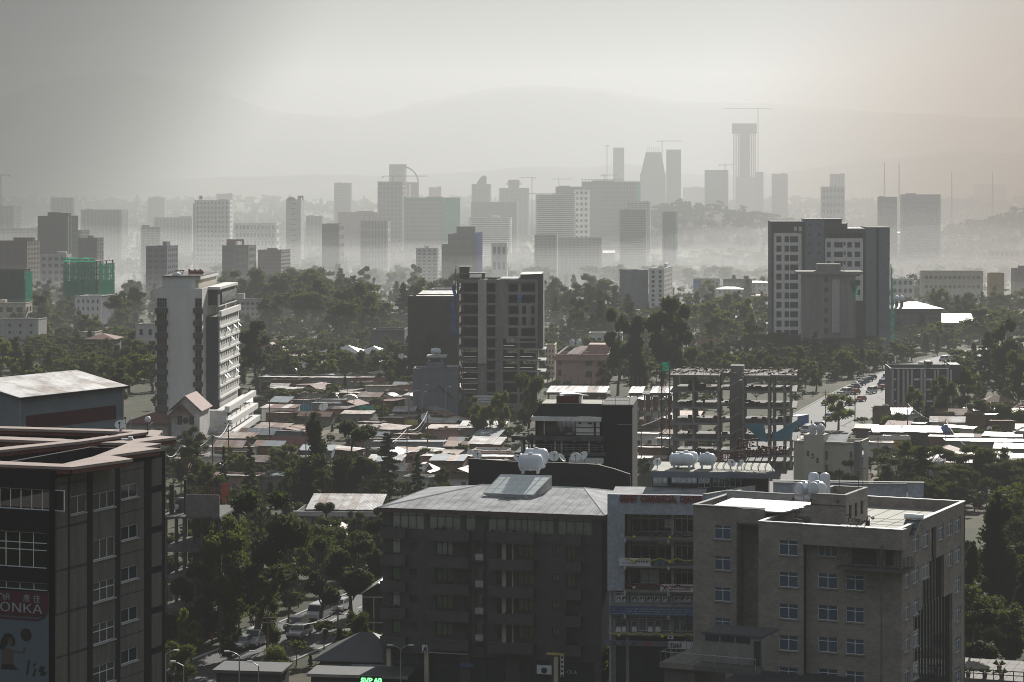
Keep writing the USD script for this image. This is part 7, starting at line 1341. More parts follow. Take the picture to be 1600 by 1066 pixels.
for a in (('cypress',487,640,800,42,'tall dark columnar tree rising over the tin roofs left of centre'),('eucalyptus',545,662,808,75,'broad dark double-topped tree right of the tall columnar one'),('broadleaf',515,705,812,90,'bushy dark tree between the columnar tree and the double-topped one'),('conifer',606,672,778,70,'wide dark conifer among tin roofs right of the double-topped tree'),('conifer',652,704,800,38,'narrow pointed dark conifer left of the black parapet'),('broadleaf',688,728,800,42,'small dense tree just left of the black parapet corner'),('bright',455,715,800,50,'pale yellow-green tree left of the columnar dark tree'),
          ('conifer',350,692,800,22,'slim pointed conifer above the dark grove at left'),('conifer',391,692,802,40,'sparse ragged conifer right of the slim pointed one'),('broadleaf',320,722,830,80,'dark hedge-like tree mass below the slim conifer'),('broadleaf',292,680,780,60,'leafy tree beside the brown-roofed cottage and left canopies'),('eucalyptus',398,755,1010,125,'largest dark tree filling the space right of the left building'),('broadleaf',345,800,1000,130,'huge shadowed tree hiding the unfinished dark house at left'),('broadleaf',452,800,900,80,'dark rounded tree behind the largest dark tree'),('eucalyptus',500,832,985,70,'feathery tall tree above the street cars'),
          ('eucalyptus',548,838,975,75,'rounded grey-green tree left of the brown apartments'),('eucalyptus',583,805,950,50,'dark tree touching the left wall of the brown apartments'),('acacia',450,868,1000,70,'spreading dark tree in the shaded street'),('broadleaf',418,898,1030,60,'dense street tree in front of the white van'),('bright',298,948,1040,60,'yellowish shadowed tree at foot of the left building'),('broadleaf',360,955,1042,50,'round dark street tree left of the pedestrian in blue'),('acacia',505,965,1030,45,'small spreading tree over the silver car'),('broadleaf',560,952,1030,60,'dark bushy tree right of the street lamp pole'),('broadleaf',275,1000,1090,80,'black shrub mass at the bottom left beside the lamps'),('bush',432,1005,1046,70,'dark hedge bush hiding the kerb near the white van'),('broadleaf',935,998,1100,70,'dark round tree in front of the brown apartments at bottom'),
          ('broadleaf',826,578,690,62,'large dark rounded tree below the unfinished concrete tower'),('bright',780,600,690,40,'pale-edged pointed tree left of the large rounded one'),('bright',748,618,690,55,'light green bushy tree at foot of the unfinished tower'),('eucalyptus',668,520,590,42,'dark tree standing in front of the netted block'),('acacia',545,553,600,24,'lollipop-shaped tree with a bare stem in the pale lane'),('broadleaf',603,562,612,45,'bushy tree right of the lollipop tree'),('bright',512,560,600,40,'pale bushy tree below the grey-roofed villa'),('conifer',539,582,618,14,'small dark pointed tree before the arched tin shed'),('acacia',462,602,640,90,'wide flat dark tree left of the lamp posts'),('bright',520,600,638,30,'small light tree right of the wide flat one'),('acacia',445,552,585,70,'wide dark tree beside the white tower podium'),('eucalyptus',402,500,612,62,'very dense dark tree just right of the pale tower'),
          ('eucalyptus',965,484,618,44,'ragged tall eucalyptus, leftmost of the group above the pinkish villa'),('cypress',997,484,618,32,'narrow columnar dark tree in the tall eucalyptus group'),('eucalyptus',1032,461,622,72,'tallest spreading eucalyptus with gaps in its crown'),('eucalyptus',1062,478,620,52,'leaning feathery eucalyptus on right of the group'),('broadleaf',1080,540,612,50,'dark bushy tree below the leaning eucalyptus'),('conifer',1083,522,560,18,'small pointed dark tree beside the red-gabled house'),('rusty',940,562,615,40,'rust-coloured tree in front of the pinkish villa'),('bright',1310,612,672,55,'round sunlit tree on the left edge of the avenue'),('conifer',1545,515,602,62,'large dark conifer on the right above the striped building'),('eucalyptus',1572,500,620,50,'tall ragged dark tree at the right edge'),('broadleaf',1592,545,640,60,'very dark tree cut by the right edge'),('broadleaf',1505,570,650,60,'dark rounded tree right of the striped building'),('broadleaf',1470,580,662,55,'dark tree covering the striped building right half'),('bright',1430,600,668,38,'light green tree before the striped building'),('broadleaf',1470,450,505,52,'big round tree above the glazed office'),('conifer',1440,692,800,70,'big dark conifer beside the arched shed'),('cypress',1563,764,960,60,'tall black cypress at right beside the beige building'),('cypress',1518,838,1000,34,'black pointed tree touching the beige building right corner'),('eucalyptus',1334,718,778,30,'two-headed small tree behind the blue parapet'),('bush',1290,744,775,30,'low shrubs at foot of the beige house')): T_(*a)
LOOK = dict(eucalyptus='feathery',broadleaf='bushy dark',cypress='columnar',conifer='pointed',acacia='flat-topped',bush='leafy',bright='pale green',rusty='rusty'); LATER = []
GROVE = [  # x range, foot rows, how many, heights, kinds, what they are
 (-10,240,520,640,52,6,12,('broadleaf','broadleaf','eucalyptus','bright','conifer'),'dark leafy tree in the shadowed grove left of the pale tower','trees of the left grove'),
 (42,110,470,525,12,11,17,('broadleaf','eucalyptus'),'dark tree between the two green-netted buildings','trees between the netted buildings'),(178,245,440,520,16,10,18,('broadleaf','eucalyptus','cypress'),'grey-green tree right of the brighter green-netted building','trees right of the netted building'),
 (345,500,432,520,52,12,24,('eucalyptus','broadleaf','eucalyptus','broadleaf','acacia'),'tall dark tree in the thick belt right of the pale tower','trees of the belt right of the pale tower'),(490,712,428,545,66,10,23,('eucalyptus','broadleaf','bright','conifer'),'hazy tree of the wooded middle before the netted block','trees of the wooded middle'),
 (852,985,428,540,40,9,19,('eucalyptus','broadleaf','conifer'),'hazy tree on the slope between unfinished tower and slim apartments','trees left of the slim apartments'),(1045,1205,428,560,52,8,16,('broadleaf','bright','conifer','eucalyptus'),'soft grey-green tree between slim apartments and grey tower','trees left of the grey tower'),
 (1060,1350,565,618,34,6,11,('broadleaf','eucalyptus','conifer','broadleaf'),'dark tree along the foot of the raw concrete block','trees at the foot of the grey tower'),(1395,1610,412,470,36,9,20,('eucalyptus','broadleaf','broadleaf'),'brownish backlit tree on the right hillside','trees of the right hillside'),(1440,1610,480,560,30,7,14,('broadleaf','conifer','bright'),'dark tree among houses on the right','trees among the right houses'),
 (400,740,596,690,26,3,6,('broadleaf','bright','acacia'),'small tree squeezed between the tin roofs','small trees among tin roofs'),(260,480,720,860,20,4,8,('broadleaf','bright','eucalyptus'),'small tree in the yards below the pale tower','trees in the yards at left'),(480,600,850,935,12,5,9,('broadleaf','eucalyptus'),'shadowed tree left of the brown apartment block','trees left of the brown block'),
 (1290,1600,625,672,26,3,7,('bush','broadleaf','bright'),'sunlit bushy tree on the bank right of the avenue','trees on the bank by the avenue'),(1400,1640,752,830,26,6,10,('broadleaf','acacia','broadleaf'),'dark round-crowned tree behind the beige building','round trees behind the beige building'),(1505,1660,850,1120,26,7,13,('broadleaf','cypress','eucalyptus'),'near-black tree in the shaded right corner','trees in the shaded right corner'),(265,420,880,1010,14,6,11,('broadleaf','eucalyptus'),'shadowed tree near the street at lower left','trees near the street at lower left')]
for x0,x1,r0,r1,n,h0,h1,ks,lb,gr in GROVE:
    k = tries = 0
    while k < n and tries < n*12:
        tries += 1; q = UG(R.uniform(x0,x1),R.uniform(r0,r1))
        if clear(q[0],q[1],2.2):
            kd,h,wd = R.choice(ks),R.uniform(h0,h1),R.uniform(.85,1.35); k += 1
            LATER.append((tree(kd,q[0],q[1],q[2],h,wd,lb,gr),q,('tall ' if h > h0 + .66*(h1 - h0) else 'low ' if h < h0 + .33*(h1 - h0) else '') + LOOK[kd] + (' bush' if kd == 'bush' else ' tree'),lb))
def scatter(name,label,cat,protos,pos,scl,rot=None):
    pi = UsdGeom.PointInstancer.Define(stage,numbered('/World',name)); pp = f'{pi.GetPath()}/kinds'; UsdGeom.Scope.Define(stage,pp); rel = pi.CreatePrototypesRel()
    for i,pr in enumerate(protos):
        x = UsdGeom.Xform.Define(stage,f'{pp}/kind_{i + 1:03d}'); x.GetPrim().GetReferences().AddInternalReference(pr); rel.AddTarget(x.GetPath())
    n = len(pos); pi.CreatePositionsAttr(Vt.Vec3fArray.FromNumpy(np.asarray(pos,np.float32))); pi.CreateScalesAttr(Vt.Vec3fArray.FromNumpy(np.asarray(scl,np.float32))); pi.CreateProtoIndicesAttr(Vt.IntArray.FromNumpy(rng.integers(0,len(protos),n).astype(np.int32)))
    a = rng.uniform(0,2*np.pi,n); pi.CreateOrientationsAttr(Vt.QuathArray([Gf.Quath(float(math.cos(t/2)),0,0,float(math.sin(t/2))) for t in a])); tag(pi.GetPrim(),label,cat,None,'stuff')
far = [kind_class(k,v,2) for k,v in (('eucalyptus',0),('broadleaf',1),('broadleaf',2),('conifer',0),('acacia',1))]
def wood(name,label,n,x0,x1,r0,r1,h0,h1,gap=None):
    P_,S = [],[]
    for i in range(n*3):
        if len(P_) >= n: break
        px,py = R.uniform(x0,x1),R.uniform(r0,r1)
        if gap is not None and meshkit.noise(np.array([px/60,py/9,gap])) < .42: continue
        q = UG(px,py)
        if clear(q[0],q[1],1.5): h = R.uniform(h0,h1); w_ = R.uniform(.9,1.5); P_.append(q); S.append((h/10*w_,h/10*w_,h/10))
    scatter(name,label,'trees',far,P_,S)
wood('distant_wood','far-off wood merging in the haze under the skyline',3000,-60,1660,324,372,14,30,1.0)
wood('distant_wood','hazy wooded belt in front of the far offices',2600,-60,1660,368,434,13,27)
wood('distant_wood','faint uneven tree line at the far edge of the plain',900,-80,1680,318.5,332,16,42)
wood('distant_wood','tall misty tree belt hiding the feet of the far offices',520,330,1220,424,452,14,27)
wood('distant_wood','brownish misty tree belt on the far right slope',420,1380,1650,350,450,14,27)
wood('undergrowth','dense low greenery filling yards between the middle-distance houses',3000,-40,1640,436,600,3,8)
k_ = rng.choice(len(RISE),1800); scatter('distant_wood','dark hazy trees covering the low rise before the skyline towers','trees',far,RISE[k_] + rng.normal(size=(1800,3))*[9,14,0] - [0,0,2],np.repeat(rng.uniform(1.2,2.6,(1800,1)),3,1)*[1.25,1.25,1])
wood('undergrowth','low bushes and weeds between sheds, walls and lanes',760,240,1640,600,800,1.2,4)
wood('undergrowth','shadowed shrubs around the street at the bottom',140,255,600,800,1060,1.5,4)

# ================================================================== tin-roofed quarters: sheds one by one
def shed(x,y,z,yaw,w,d,h,rm,wm,label,group,style='mono',nm='tin_shed'):
    t = thing(nm,label,'shed',(x,y,z),yaw,group); a = R.uniform(.3,1.1)*R.choice([1,-.6,-.6]); a = abs(a) if style == 'gable' else a; h += max(0,-a)
    part(t,'wall',MB().box(0,w,0,.12,-.3,h - .06).box(0,.12,.123,d,-.3,h - .06).box(w - .12,w,.123,d,-.3,h - .06).box(.123,w - .123,d - .12,d - .003,-.3,h - .06),wm)
    dx = R.uniform(.5,w - 1.6); part(t,'door',MB().box(dx,dx + .9,-.05,-.003,0,min(2.0,h - .3)),R.choice(['brown_paint','blue_grey_paint','black_paint','tin_rust']))
    if w > 5: wx = w - 1.6 if dx < w/2 else .5; part(t,'window',MB().box(wx,wx + 1.0,-.05,-.003,1.0,1.9),'glass_dark')
    n = max(2,int(w/1.6)); jit = lambda: R.uniform(-.05,.05)
    if style == 'mono':
        for k in range(n):
            x0,x1,o = -.4 + (w + .8)*k/n,-.4 + (w + .8)*(k + 1)/n - .02,jit(); part(t,'roof_sheet',MB().slab([(x0,-.5,h + o + .05),(x1,-.5,h + o + .05),(x1,d + .4,h + a + o),(x0,d + .4,h + a + o)],.05),rm if R.random() < .82 else R.choice(['tin_rust','tin_old','tin_new']))
    else:
        for k in range(n):
            x0,x1,o = -.4 + (w + .8)*k/n,-.4 + (w + .8)*(k + 1)/n - .02,jit()*.6
            part(t,'roof_sheet',MB().slab([(x0,-.5,h + o),(x1,-.5,h + o),(x1,d/2,h + a + .5 + o),(x0,d/2,h + a + .5 + o)],.05),rm if R.random() < .8 else 'tin_rust'); part(t,'roof_sheet',MB().slab([(x0,d/2 + .01,h + a + .5 + o),(x1,d/2 + .01,h + a + .5 + o),(x1,d + .5,h + o),(x0,d + .5,h + o)],.05),rm)
    return t
WALLW = dict(dirt='mud',concrete='grey',cream_paint='cream',tin_rust='rusty',pink_paint='pinkish',blue_grey_paint='bluish',wood='wooden',white_paint='white')
QUART = [(405,560,612,668,34,'tin-roofed shed in the crowded block by the lamp posts left of centre','sheds by the lamp posts'),(560,742,612,690,34,'tin-roofed shed in the quarter below the unfinished tower','sheds below the unfinished tower'),(540,742,690,770,26,'low tin roof between the dark conifers and the black parapet','sheds left of the black parapet'),(265,480,690,775,36,'bright tin-roofed shed in the sunny yards below the pale tower','sheds below the pale tower'),
         (1335,1630,652,716,36,'tin-roofed shed in the sunlit rows right of the avenue','sheds right of the avenue'),(1440,1640,716,760,12,'low rusty tin roof in front of the right-hand rows','rusty roofs at right'),(985,1060,640,740,12,'tin-roofed shed seen beside the hoist tower','sheds by the hoist tower'),(400,700,560,606,16,'pale roofed shed near the villas and the lollipop tree','sheds near the villas'),(856,985,470,545,10,'pale low roof glinting among trees right of the unfinished tower','roofs right of the unfinished tower'),(1070,1200,455,530,22,'small pale-walled house with glinting roof on the hazy slope','houses on the hazy slope'),(1390,1600,470,545,16,'small pale roof among trees on the right slope','roofs on the right slope')]
taken = []
for x0,x1,r0,r1,n,lb,gr in QUART:
    k = tries = 0
    while k < n and tries < n*25:
        tries += 1; q = UG(R.uniform(x0,x1),R.uniform(r0,r1)); w,d = R.uniform(4.5,9),R.uniform(4,7); yaw = R.choice([-12,-8,-15,70,-10]) + R.uniform(-5,5)
        c = (q[0] + w/2,q[1] + d/2)
        if not clear(c[0],c[1],4) or any(abs(c[0] - a) < (w + b)*.52 and abs(c[1] - e) < 10.5 for a,e,b in taken): continue
        rm = R.choice(['tin_new','tin_new','tin_old','tin_old','tin_rust','tin_blue','roof_red']); wm,st = R.choice(list(WALLW)),R.choice(['mono','mono','gable']); k += 1
        taken.append((c[0],c[1],w)); LATER.append((shed(q[0],q[1],q[2],yaw,w,d,R.uniform(2.3,3.6),rm,wm,lb,gr,st),q,WALLW[wm] + ' shed under a ' + dict(tin_new='bright',tin_old='grey',tin_rust='rusty',tin_blue='bluish',roof_red='reddish')[rm] + (' pitched roof' if st == 'gable' else ' roof'),lb))
# --- single sheds and halls that can be told apart
def at(px,py): return UG(px,py)
def long_roof(px,py,w,d,h,yaw,rm,wm,label,nm='tin_shed',style='mono'): q = at(px,py); return shed(q[0],q[1],q[2],yaw,w,d,h,rm,wm,label,None,style,nm)
long_roof(405,612,34,12,3.6,-6,'tin_new','concrete','very long low pale tin roof just right of the white podium'); long_roof(455,626,8,8,3,-6,'tin_new','white_paint','bright tin roof left of the arched shed row'); long_roof(1480,716,22,10,3.4,-6,'tin_new','concrete','wide white tin roof at right in front of the sunlit rows'); long_roof(1482,752,26,15,3.8,-10,'tin_old','concrete_dark','largest rusty-edged tin roof at right below the sunlit rows'); long_roof(660,738,20,8,3.0,-6,'tin_new','pink_paint','pink-walled shed with patched bright tin roof left of the black parapet'); long_roof(718,690,10,7,3.2,-8,'tin_new','concrete','bright-ended tin roof below the rounded tree'); long_roof(1366,700,15,8,3.6,-4,'tin_new','slate_paint','bright tin roof above the yellow lettered sign'); long_roof(285,722,16,5,3.0,-4,'tin_new','white_paint','long white-fronted shed above the dark hedge at left',nm='long_shed'); long_roof(570,690,9,6,3,-20,'tin_old','concrete','grey sloping roof left of the yellow tarpaulin shed'); long_roof(585,716,15,6,3.4,-5,'tin_blue','tin_blue','bluish sheet-walled shed under the yellow tarpaulin')
def barrel(px,py,w,L,r,yaw,m,wm,label,k=1,nm='arched_shed',wall=1.6):
    q = at(px,py); t = thing(nm,label,'shed',q,yaw)
    for j in range(k):
        a = np.linspace(0,math.pi,13); o = j*2*r; n = 6
        for s in range(n):
            y0,y1 = L*s/n,L*(s + 1)/n - .03; pts = [(o + r - r*math.cos(x),wall + r*.7*math.sin(x)) for x in a]; v = [(x,y0,z) for x,z in pts] + [(x,y1,z) for x,z in pts]
            part(t,'roof_sheet',MB().add(v,[[i,i + 1,i + 14,i + 13] for i in range(12)]),m)
        part(t,'end_wall',MB().wall(FRONT(.2),Polygon([(o,0)] + [(o + r - r*math.cos(x),wall + r*.68*math.sin(x)) for x in a] + [(o + 2*r,0)]),-.1,0),wm); part(t,'wall',MB().box(o,o + .12,.2,L,0,wall).box(o + 2*r - .12,o + 2*r,.2,L,0,wall),wm)
barrel(1372,748,10,15,4.6,-38,'tin_new','concrete_pale','half-round shed with glowing curved roof right of the beige house'); barrel(500,637,6,9,2.6,-3,'tin_new','concrete_pale','row of small arched bright roofs right of the lamp posts',9)
q = at(620,672); t = barrel(621,674,12,5,1.6,-90,'yellow_tarp','wood','long shed under a rounded dull yellow tarpaulin',1,'tarpaulin_shed',1.8)
for px,py,w,h,m,lb in ((530,650,9,2.6,'net_green_solid','bright green board fence among the tin roofs'),(437,648,10,2.4,'teal_tarp','teal-green sheet fence left of the lamp posts'),(566,634,12,2.4,'canopy_top','dusty pink wall among the tin roofs'),(655,668,7,2.2,'net_green_solid','green painted wall patch under a pink-lit roof'),(1270,540,1,.1,'concrete','')):
    if not lb: continue
    q = at(px,py); t = thing('board_fence',lb,'fence',q,-5); [part(t,'board',MB().box(w*k/8,w*(k + 1)/8 - .04,0,.08,0,h + .1*(k % 3)),m) for k in range(8)]
for px,py,w,h,zz,lb in ((686,646,5.6,1.5,3.6,'left white billboard panel before the grey stepped house'),(739,650,5.2,2.3,3.0,'right pale striped billboard before the grey stepped house')):
    q = at(px,py); t = thing('billboard',lb,'billboard',q,-2); part(t,'panel',MB().box(0,w,-.1,.05,zz,zz + h),'white_sign'); part(t,'post',MB().box(.3,.5,.06,.2,0,zz + h),'steel'); part(t,'post',MB().box(w - .5,w - .3,.06,.2,0,zz + h),'steel')
    for k in range(3): part(t,'stripe',MB().box(.2,w - .2,-.125,-.103,zz + .2 + k*h/3.4,zz + .35 + k*h/3.4),'blue_grey_paint')
q = at(1358,712); t = thing('restaurant_sign','long yellow sign board with dark red script on the tin-roofed shop','sign',q,-3); w = 65/FPX*q[1]; part(t,'board',MB().box(0,w,-.15,0,1.9,3.4),'yellow_sign')
gl = [[[(0,1),(0,.2),(.5,.2)],[(.25,.2),(.5,0)]],[[(0,.6),(.3,.9),(.6,.6),(.3,.4),(0,.6)],[(.3,.4),(.3,0)]],[[(0,.9),(.5,.9),(.5,0)],[(0,.9),(0,.4)]],[[(0,0),(0,.9),(.5,.7),(0,.5)],[(0,.5),(.5,.3)]],[[(0,.2),(.5,.2),(.5,.9),(.1,.9)],[(.2,.2),(.2,0)]],[[(.25,1),(.25,0)],[(0,.7),(.5,.7)],[(0,.35),(.5,.35)]]]
for k in range(11):
    if k == 4: continue
    for s in gl[(k*5 + 2) % 6]: part(t,'character',strokes(FRONT(0),.5 + k*(w - 1)/11,2.2,.75,.9,[s],.07,.2),'letter_red')
part(t,'awning',MB().slab([(0,-.2,3.5),(w,-.2,3.5),(w,1.5,4.3),(0,1.5,4.3)],.1),'slate_paint')
q = at(1455,690); t = thing('blue_tarp_roof','blue tarpaulin roof edge over a stall in the right-hand rows','tarpaulin',q,-4); part(t,'sheet',MB().slab([(0,0,2.4),(4,0,2.4),(4,2,3.6),(0,2,3.6)],.05),'blue_tarp'); part(t,'front',MB().box(0,4,-.06,-.003,1.2,2.4),'blue_tarp'); part(t,'post',MB().bar((.1,0,0),(.1,0,2.4),.06).bar((3.9,0,0),(3.9,0,2.4),.06),'wood')
dn = 0
for px,py,s,w_ in ((1384,655,1.3,'raised above dark trees near the grassy bank'),(1503,728,1.0,'on the roofs beside the blue tarpaulin stall'),(1420,735,.7,'small, just below the yellow lettered sign'),(1594,742,.8,'at the right end of the largest rusty roof'),(1546,690,.8,'in the middle of the sunlit right rows'),(506,655,1.5,'large and pale, by the green board fence'),(500,690,1.0,'paired glint right of the columnar tree'),(665,672,1.5,'large, at right end of the yellow tarpaulin'),(735,730,.9,'left of the black parapet among bright roofs'),(742,748,.8,'close to the black parapet corner, lower'),(476,585,1.3,'white ball-like, left of the pale bushy tree'),(557,545,1.2,'on the pale grey villa roof'),(594,546,1.2,'on the bluish villa roof'),(945,538,1.6,'on the red hipped house roof behind eucalyptus'),(1062,560,1.2,'beside the red-gabled house'),(627,570,1.2,'left of the grey stepped house trees'),(584,521,1.2,'above the slate-coloured block'),(1352,535,.9,'glinting by the raw concrete block')):
    q = at(px,py + 4); dish((q[0],q[1],q[2] + 1.9),R.uniform(-30,30),s*.8,'pale satellite dish ' + w_,tilt=R.uniform(25,45),h=1.6)
# --- the dark unfinished house behind the left building, the two-storey house with walkway, kiosks
d = 338; F = Frame(258,d,-6); t = F.thing('dark_unfinished_house','dark unfinished house frame behind the left building with posts on top','building'); X = F.x; zs = [F.z(p) for p in (1000,952,905,858,806)]
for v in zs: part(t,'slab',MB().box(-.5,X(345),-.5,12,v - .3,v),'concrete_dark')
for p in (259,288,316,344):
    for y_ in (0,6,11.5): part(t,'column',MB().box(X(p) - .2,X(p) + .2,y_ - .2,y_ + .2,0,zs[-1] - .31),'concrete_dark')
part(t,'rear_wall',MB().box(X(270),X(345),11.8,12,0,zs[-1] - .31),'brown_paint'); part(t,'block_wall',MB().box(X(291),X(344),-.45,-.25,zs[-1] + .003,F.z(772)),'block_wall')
for k in range(14): p = 293 + 3.6*k; part(t,'post',MB().bar((X(p),0,zs[-1]),(X(p) + R.uniform(-.1,.1),0,F.z(772) + R.uniform(.6,1.7)),.05),'wood')
part(t,'water_drum',MB().lathe([(.02,0),(.7,0),(.7,1.6),(.5,1.9),(.02,2.0)],14,(X(272),4,zs[-1])),'slate_paint'); part(t,'stair_post',MB().box(X(282),X(286),2,2.3,zs[-1] + .003,F.z(752)),'black_paint'); part(t,'stair_post',MB().box(X(259),X(266),2,2.3,zs[-1] + .003,F.z(760)),'black_paint')
c = thing('orange_cloth','bright orange-red cloth with blue edges hanging from the posts at left','tarpaulin',F.loc(X(346),-.6,F.z(784)),-6); zz = np.linspace(0,2.6,9); v = [(.12*math.sin(k*2.0) + .15*(k < 3),-.05*k,z_) for k,z_ in enumerate(zz)] + [(1.15 - .3*(k < 3) + .1*math.cos(k*1.7),.1*math.sin(k),z_ + .1) for k,z_ in enumerate(zz)]; part(c,'sheet',MB().add(v,[[i,i + 1,i + 10,i + 9] for i in range(8)]),'orange_tarp'); part(c,'edge',MB().tube([np.array(p) + [-.05,-.03,0] for p in v[3:9]],.07,5).tube([np.array(p) + [.04,-.03,0] for p in v[14:18]],.06,5),'blue_tarp')
d = gd(846); F = Frame(462,d,-5); t = F.thing('two_storey_house','two-storey pale house with long bright tin roof and outside stair','house'); X = F.x; z1,z2 = F.z(800,X(530)),F.z(786,X(530)); WX = X(604); zb = -.3
hs = [(X(486),X(524),F.z(824),F.z(807)),(X(532),X(545),F.z(826),F.z(808)),(X(560),X(575),F.z(824),F.z(808))]
facade(t,FRONT(0),rect(0,WX,zb,z1),hs,'concrete',.25)
for h,n in zip(hs,(5,2,2)): window(t,FRONT(0),*h,cols=n,frame='cream_trim',depth=.1)
part(t,'wall',MB().box(0,.25,.253,9,zb,z1).box(WX - .25,WX,.253,9,zb,z1).box(.25,WX - .25,8.75,9,zb,z1),'concrete'); part(t,'parapet',MB().box(-.4,WX + .4,-.5,-.01,z1 - .7,z1 + .1),'concrete_pale')
for k in range(9): part(t,'roof_sheet',MB().slab([(X(477) + k*1.4,.2,z1 + .35 + .05*(k % 2)),(X(477) + k*1.4 + 1.37,.2,z1 + .35 + .05*(k % 2)),(X(477) + k*1.4 + 1.37,8.8,z2 + .5),(X(477) + k*1.4,8.8,z2 + .5)],.05),'tin_old' if k % 4 == 1 else 'tin_new')
part(t,'stair',MB().slab([(X(530),-1.2,F.z(814)),(X(556),-1.2,F.z(828)),(X(556),-.1,F.z(828)),(X(530),-.1,F.z(814))],.3),'concrete_pale')
for px,py,w,d_,h,yaw,lb in ((338,1046,7.5,5,3.2,-8,'black flat kiosk roof at the lower left corner of the street'),(486,1052,11,6,3.6,-8,'flat-roofed dark shop with thin pale edge at the bottom centre-left')):
    q = U(px,py,h); t = thing('kiosk',lb,'shop',(q[0],q[1],0),yaw); part(t,'wall',MB().box(0,w,0,d_,0,h - .25),'black_paint'); part(t,'roof',MB().box(-.4,w + .4,-.5,d_ + .4,h - .247,h),'slate_paint'); part(t,'roof_edge',MB().box(-.4,w + .4,-.56,-.503,h - .3,h + .04),'concrete' if w > 10 else 'slate_paint'); part(t,'shutter',MB().box(.5,w - .5,-.06,-.003,.2,h - .8),'dark_steel')
q = U(500,1030,4); t = thing('hipped_kiosk','dark building with a pointed hip roof right of the shaded street','house',(q[0],q[1],0),-8); part(t,'wall',MB().box(0,9.5,0,8,0,3.9),'black_paint'); hip(t,9.5,8,4,2.6,'slate_paint'); part(t,'lean_to_roof',MB().slab([(4,-4,3.0),(9,-4,3.0),(9,-.85,3.7),(4,-.85,3.7)],.08),'tin_blue'); part(t,'lean_to_post',MB().bar((4.1,-3.9,0),(4.1,-3.9,2.95),.07).bar((8.9,-3.9,0),(8.9,-3.9,2.95),.07),'wood')
q = UG(566,985); t = thing('gabled_shop','white-trimmed gable-ended shop squeezed against the brown apartments','shop',q,-6); part(t,'wall',MB().wall(FRONT(0),Polygon([(0,0),(3.4,0),(3.4,6),(2.2,6.4),(0,5)]),-6,0),'black_paint'); [part(t,'trim',MB().ob(FRONT(0),a,b,.003,.08,c,e),'concrete_pale') for a,b,c,e in ((0,.12,0,4.6),(1.5,1.65,0,4.4),(0,3.4,4.4,4.55),(0,3.4,1.0,1.15))]; part(t,'roof',MB().slab([(-.3,-.4,4.85),(2.2,-.4,6.45),(2.2,6,6.45),(-.3,6,4.85)],.12).slab([(2.21,-.4,6.45),(3.7,-.4,6.0),(3.7,6,6.0),(2.21,6,6.45)],.12),'tin_new')
led = thing('led_sign','glowing green dot-matrix sign at the bottom edge','sign',U(562,1068,3),-4); part(led,'case',MB().box(0,2.6,.01,.15,-.1,.8),'black_paint'); g = lettering('SVP 60',.5,.03); part(led,'lettering',place_text(trimesh.Trimesh(np.array(g.vertices)*[2.4/g.bounds[1][0],1,1],g.faces,process=False),FRONT(0),.1,0,.12),'led_green')
# --- unfinished low blocks with glowing tin sheets behind the black building; terrace at lower right
for px0,px1,top,base,lb in ((857,951,604,690,'half-built brick block under a glowing tin sheet roof behind the black building'),(985,1052,605,700,'half-built block under split glowing tin sheets beside the hoist tower')):
    d = 600; F = Frame(px0,d,-3); t = F.thing('half_built_block',lb,'building'); WX = F.x(px1); z1 = F.z(top + 8)
    for k in range(3): part(t,'slab',MB().box(-.3,WX + .3,-.3,9,z1 - 4.4*k - .3 - (.4 if k == 0 else 0),z1 - 4.4*k - (.4 if k == 0 else 0)),'concrete')
    n = 6
    for k in range(n + 1): part(t,'column',MB().box(WX*k/n - .2,WX*k/n + .2,-.2,.2,0,z1 - .71),'concrete')
    for k in range(n):
        for f in range(2): part(t,'infill_wall',MB().box(WX*k/n + .25,WX*(k + 1)/n - .25,.05,.2,z1 - 4.4*(f + 1) + .01,z1 - 4.4*f - .75 - R.choice([0,.3,1.2])),R.choice(['brick_red','block_wall','brick_red']))
        if px0 < 900 or k != 2: part(t,'roof_sheet',MB().slab([(WX*k/n - .5,-1.2,z1 - .05),(WX*(k + 1)/n - .55,-1.2,z1 - .05),(WX*(k + 1)/n + .2,6,z1 + .9),(WX*k/n + .25,6,z1 + .9)],.06),'canopy_top' if k % 5 == 4 else 'tin_new')
    for k in range(9): part(t,'prop',MB().bar((WX*k/9 + .5,7,z1),(WX*k/9 + .5 + R.uniform(-.2,.2),7,z1 + R.uniform(2,4.2)),.09),'wood')
q = U(1510,1048,6); t = thing('sunlit_terrace','small sunlit paved roof terrace with dark railing at the lower right','terrace',(q[0],q[1],0),-20); part(t,'body',MB().box(-2,9,-3,9,0,5.7),'concrete_dark'); [part(t,'paving_slab',MB().box(-2 + k*1.1,-2 + k*1.1 + 1.06,-3 + j*2.4,-3 + j*2.4 + 2.36,5.703,5.78),'paving') for k in range(10) for j in range(5)]; rail(t,[(-2,-2.9,5.78),(8.9,-2.9,5.78),(8.9,8.9,5.78)],1.0,1.0,'dark_steel',.05,2)
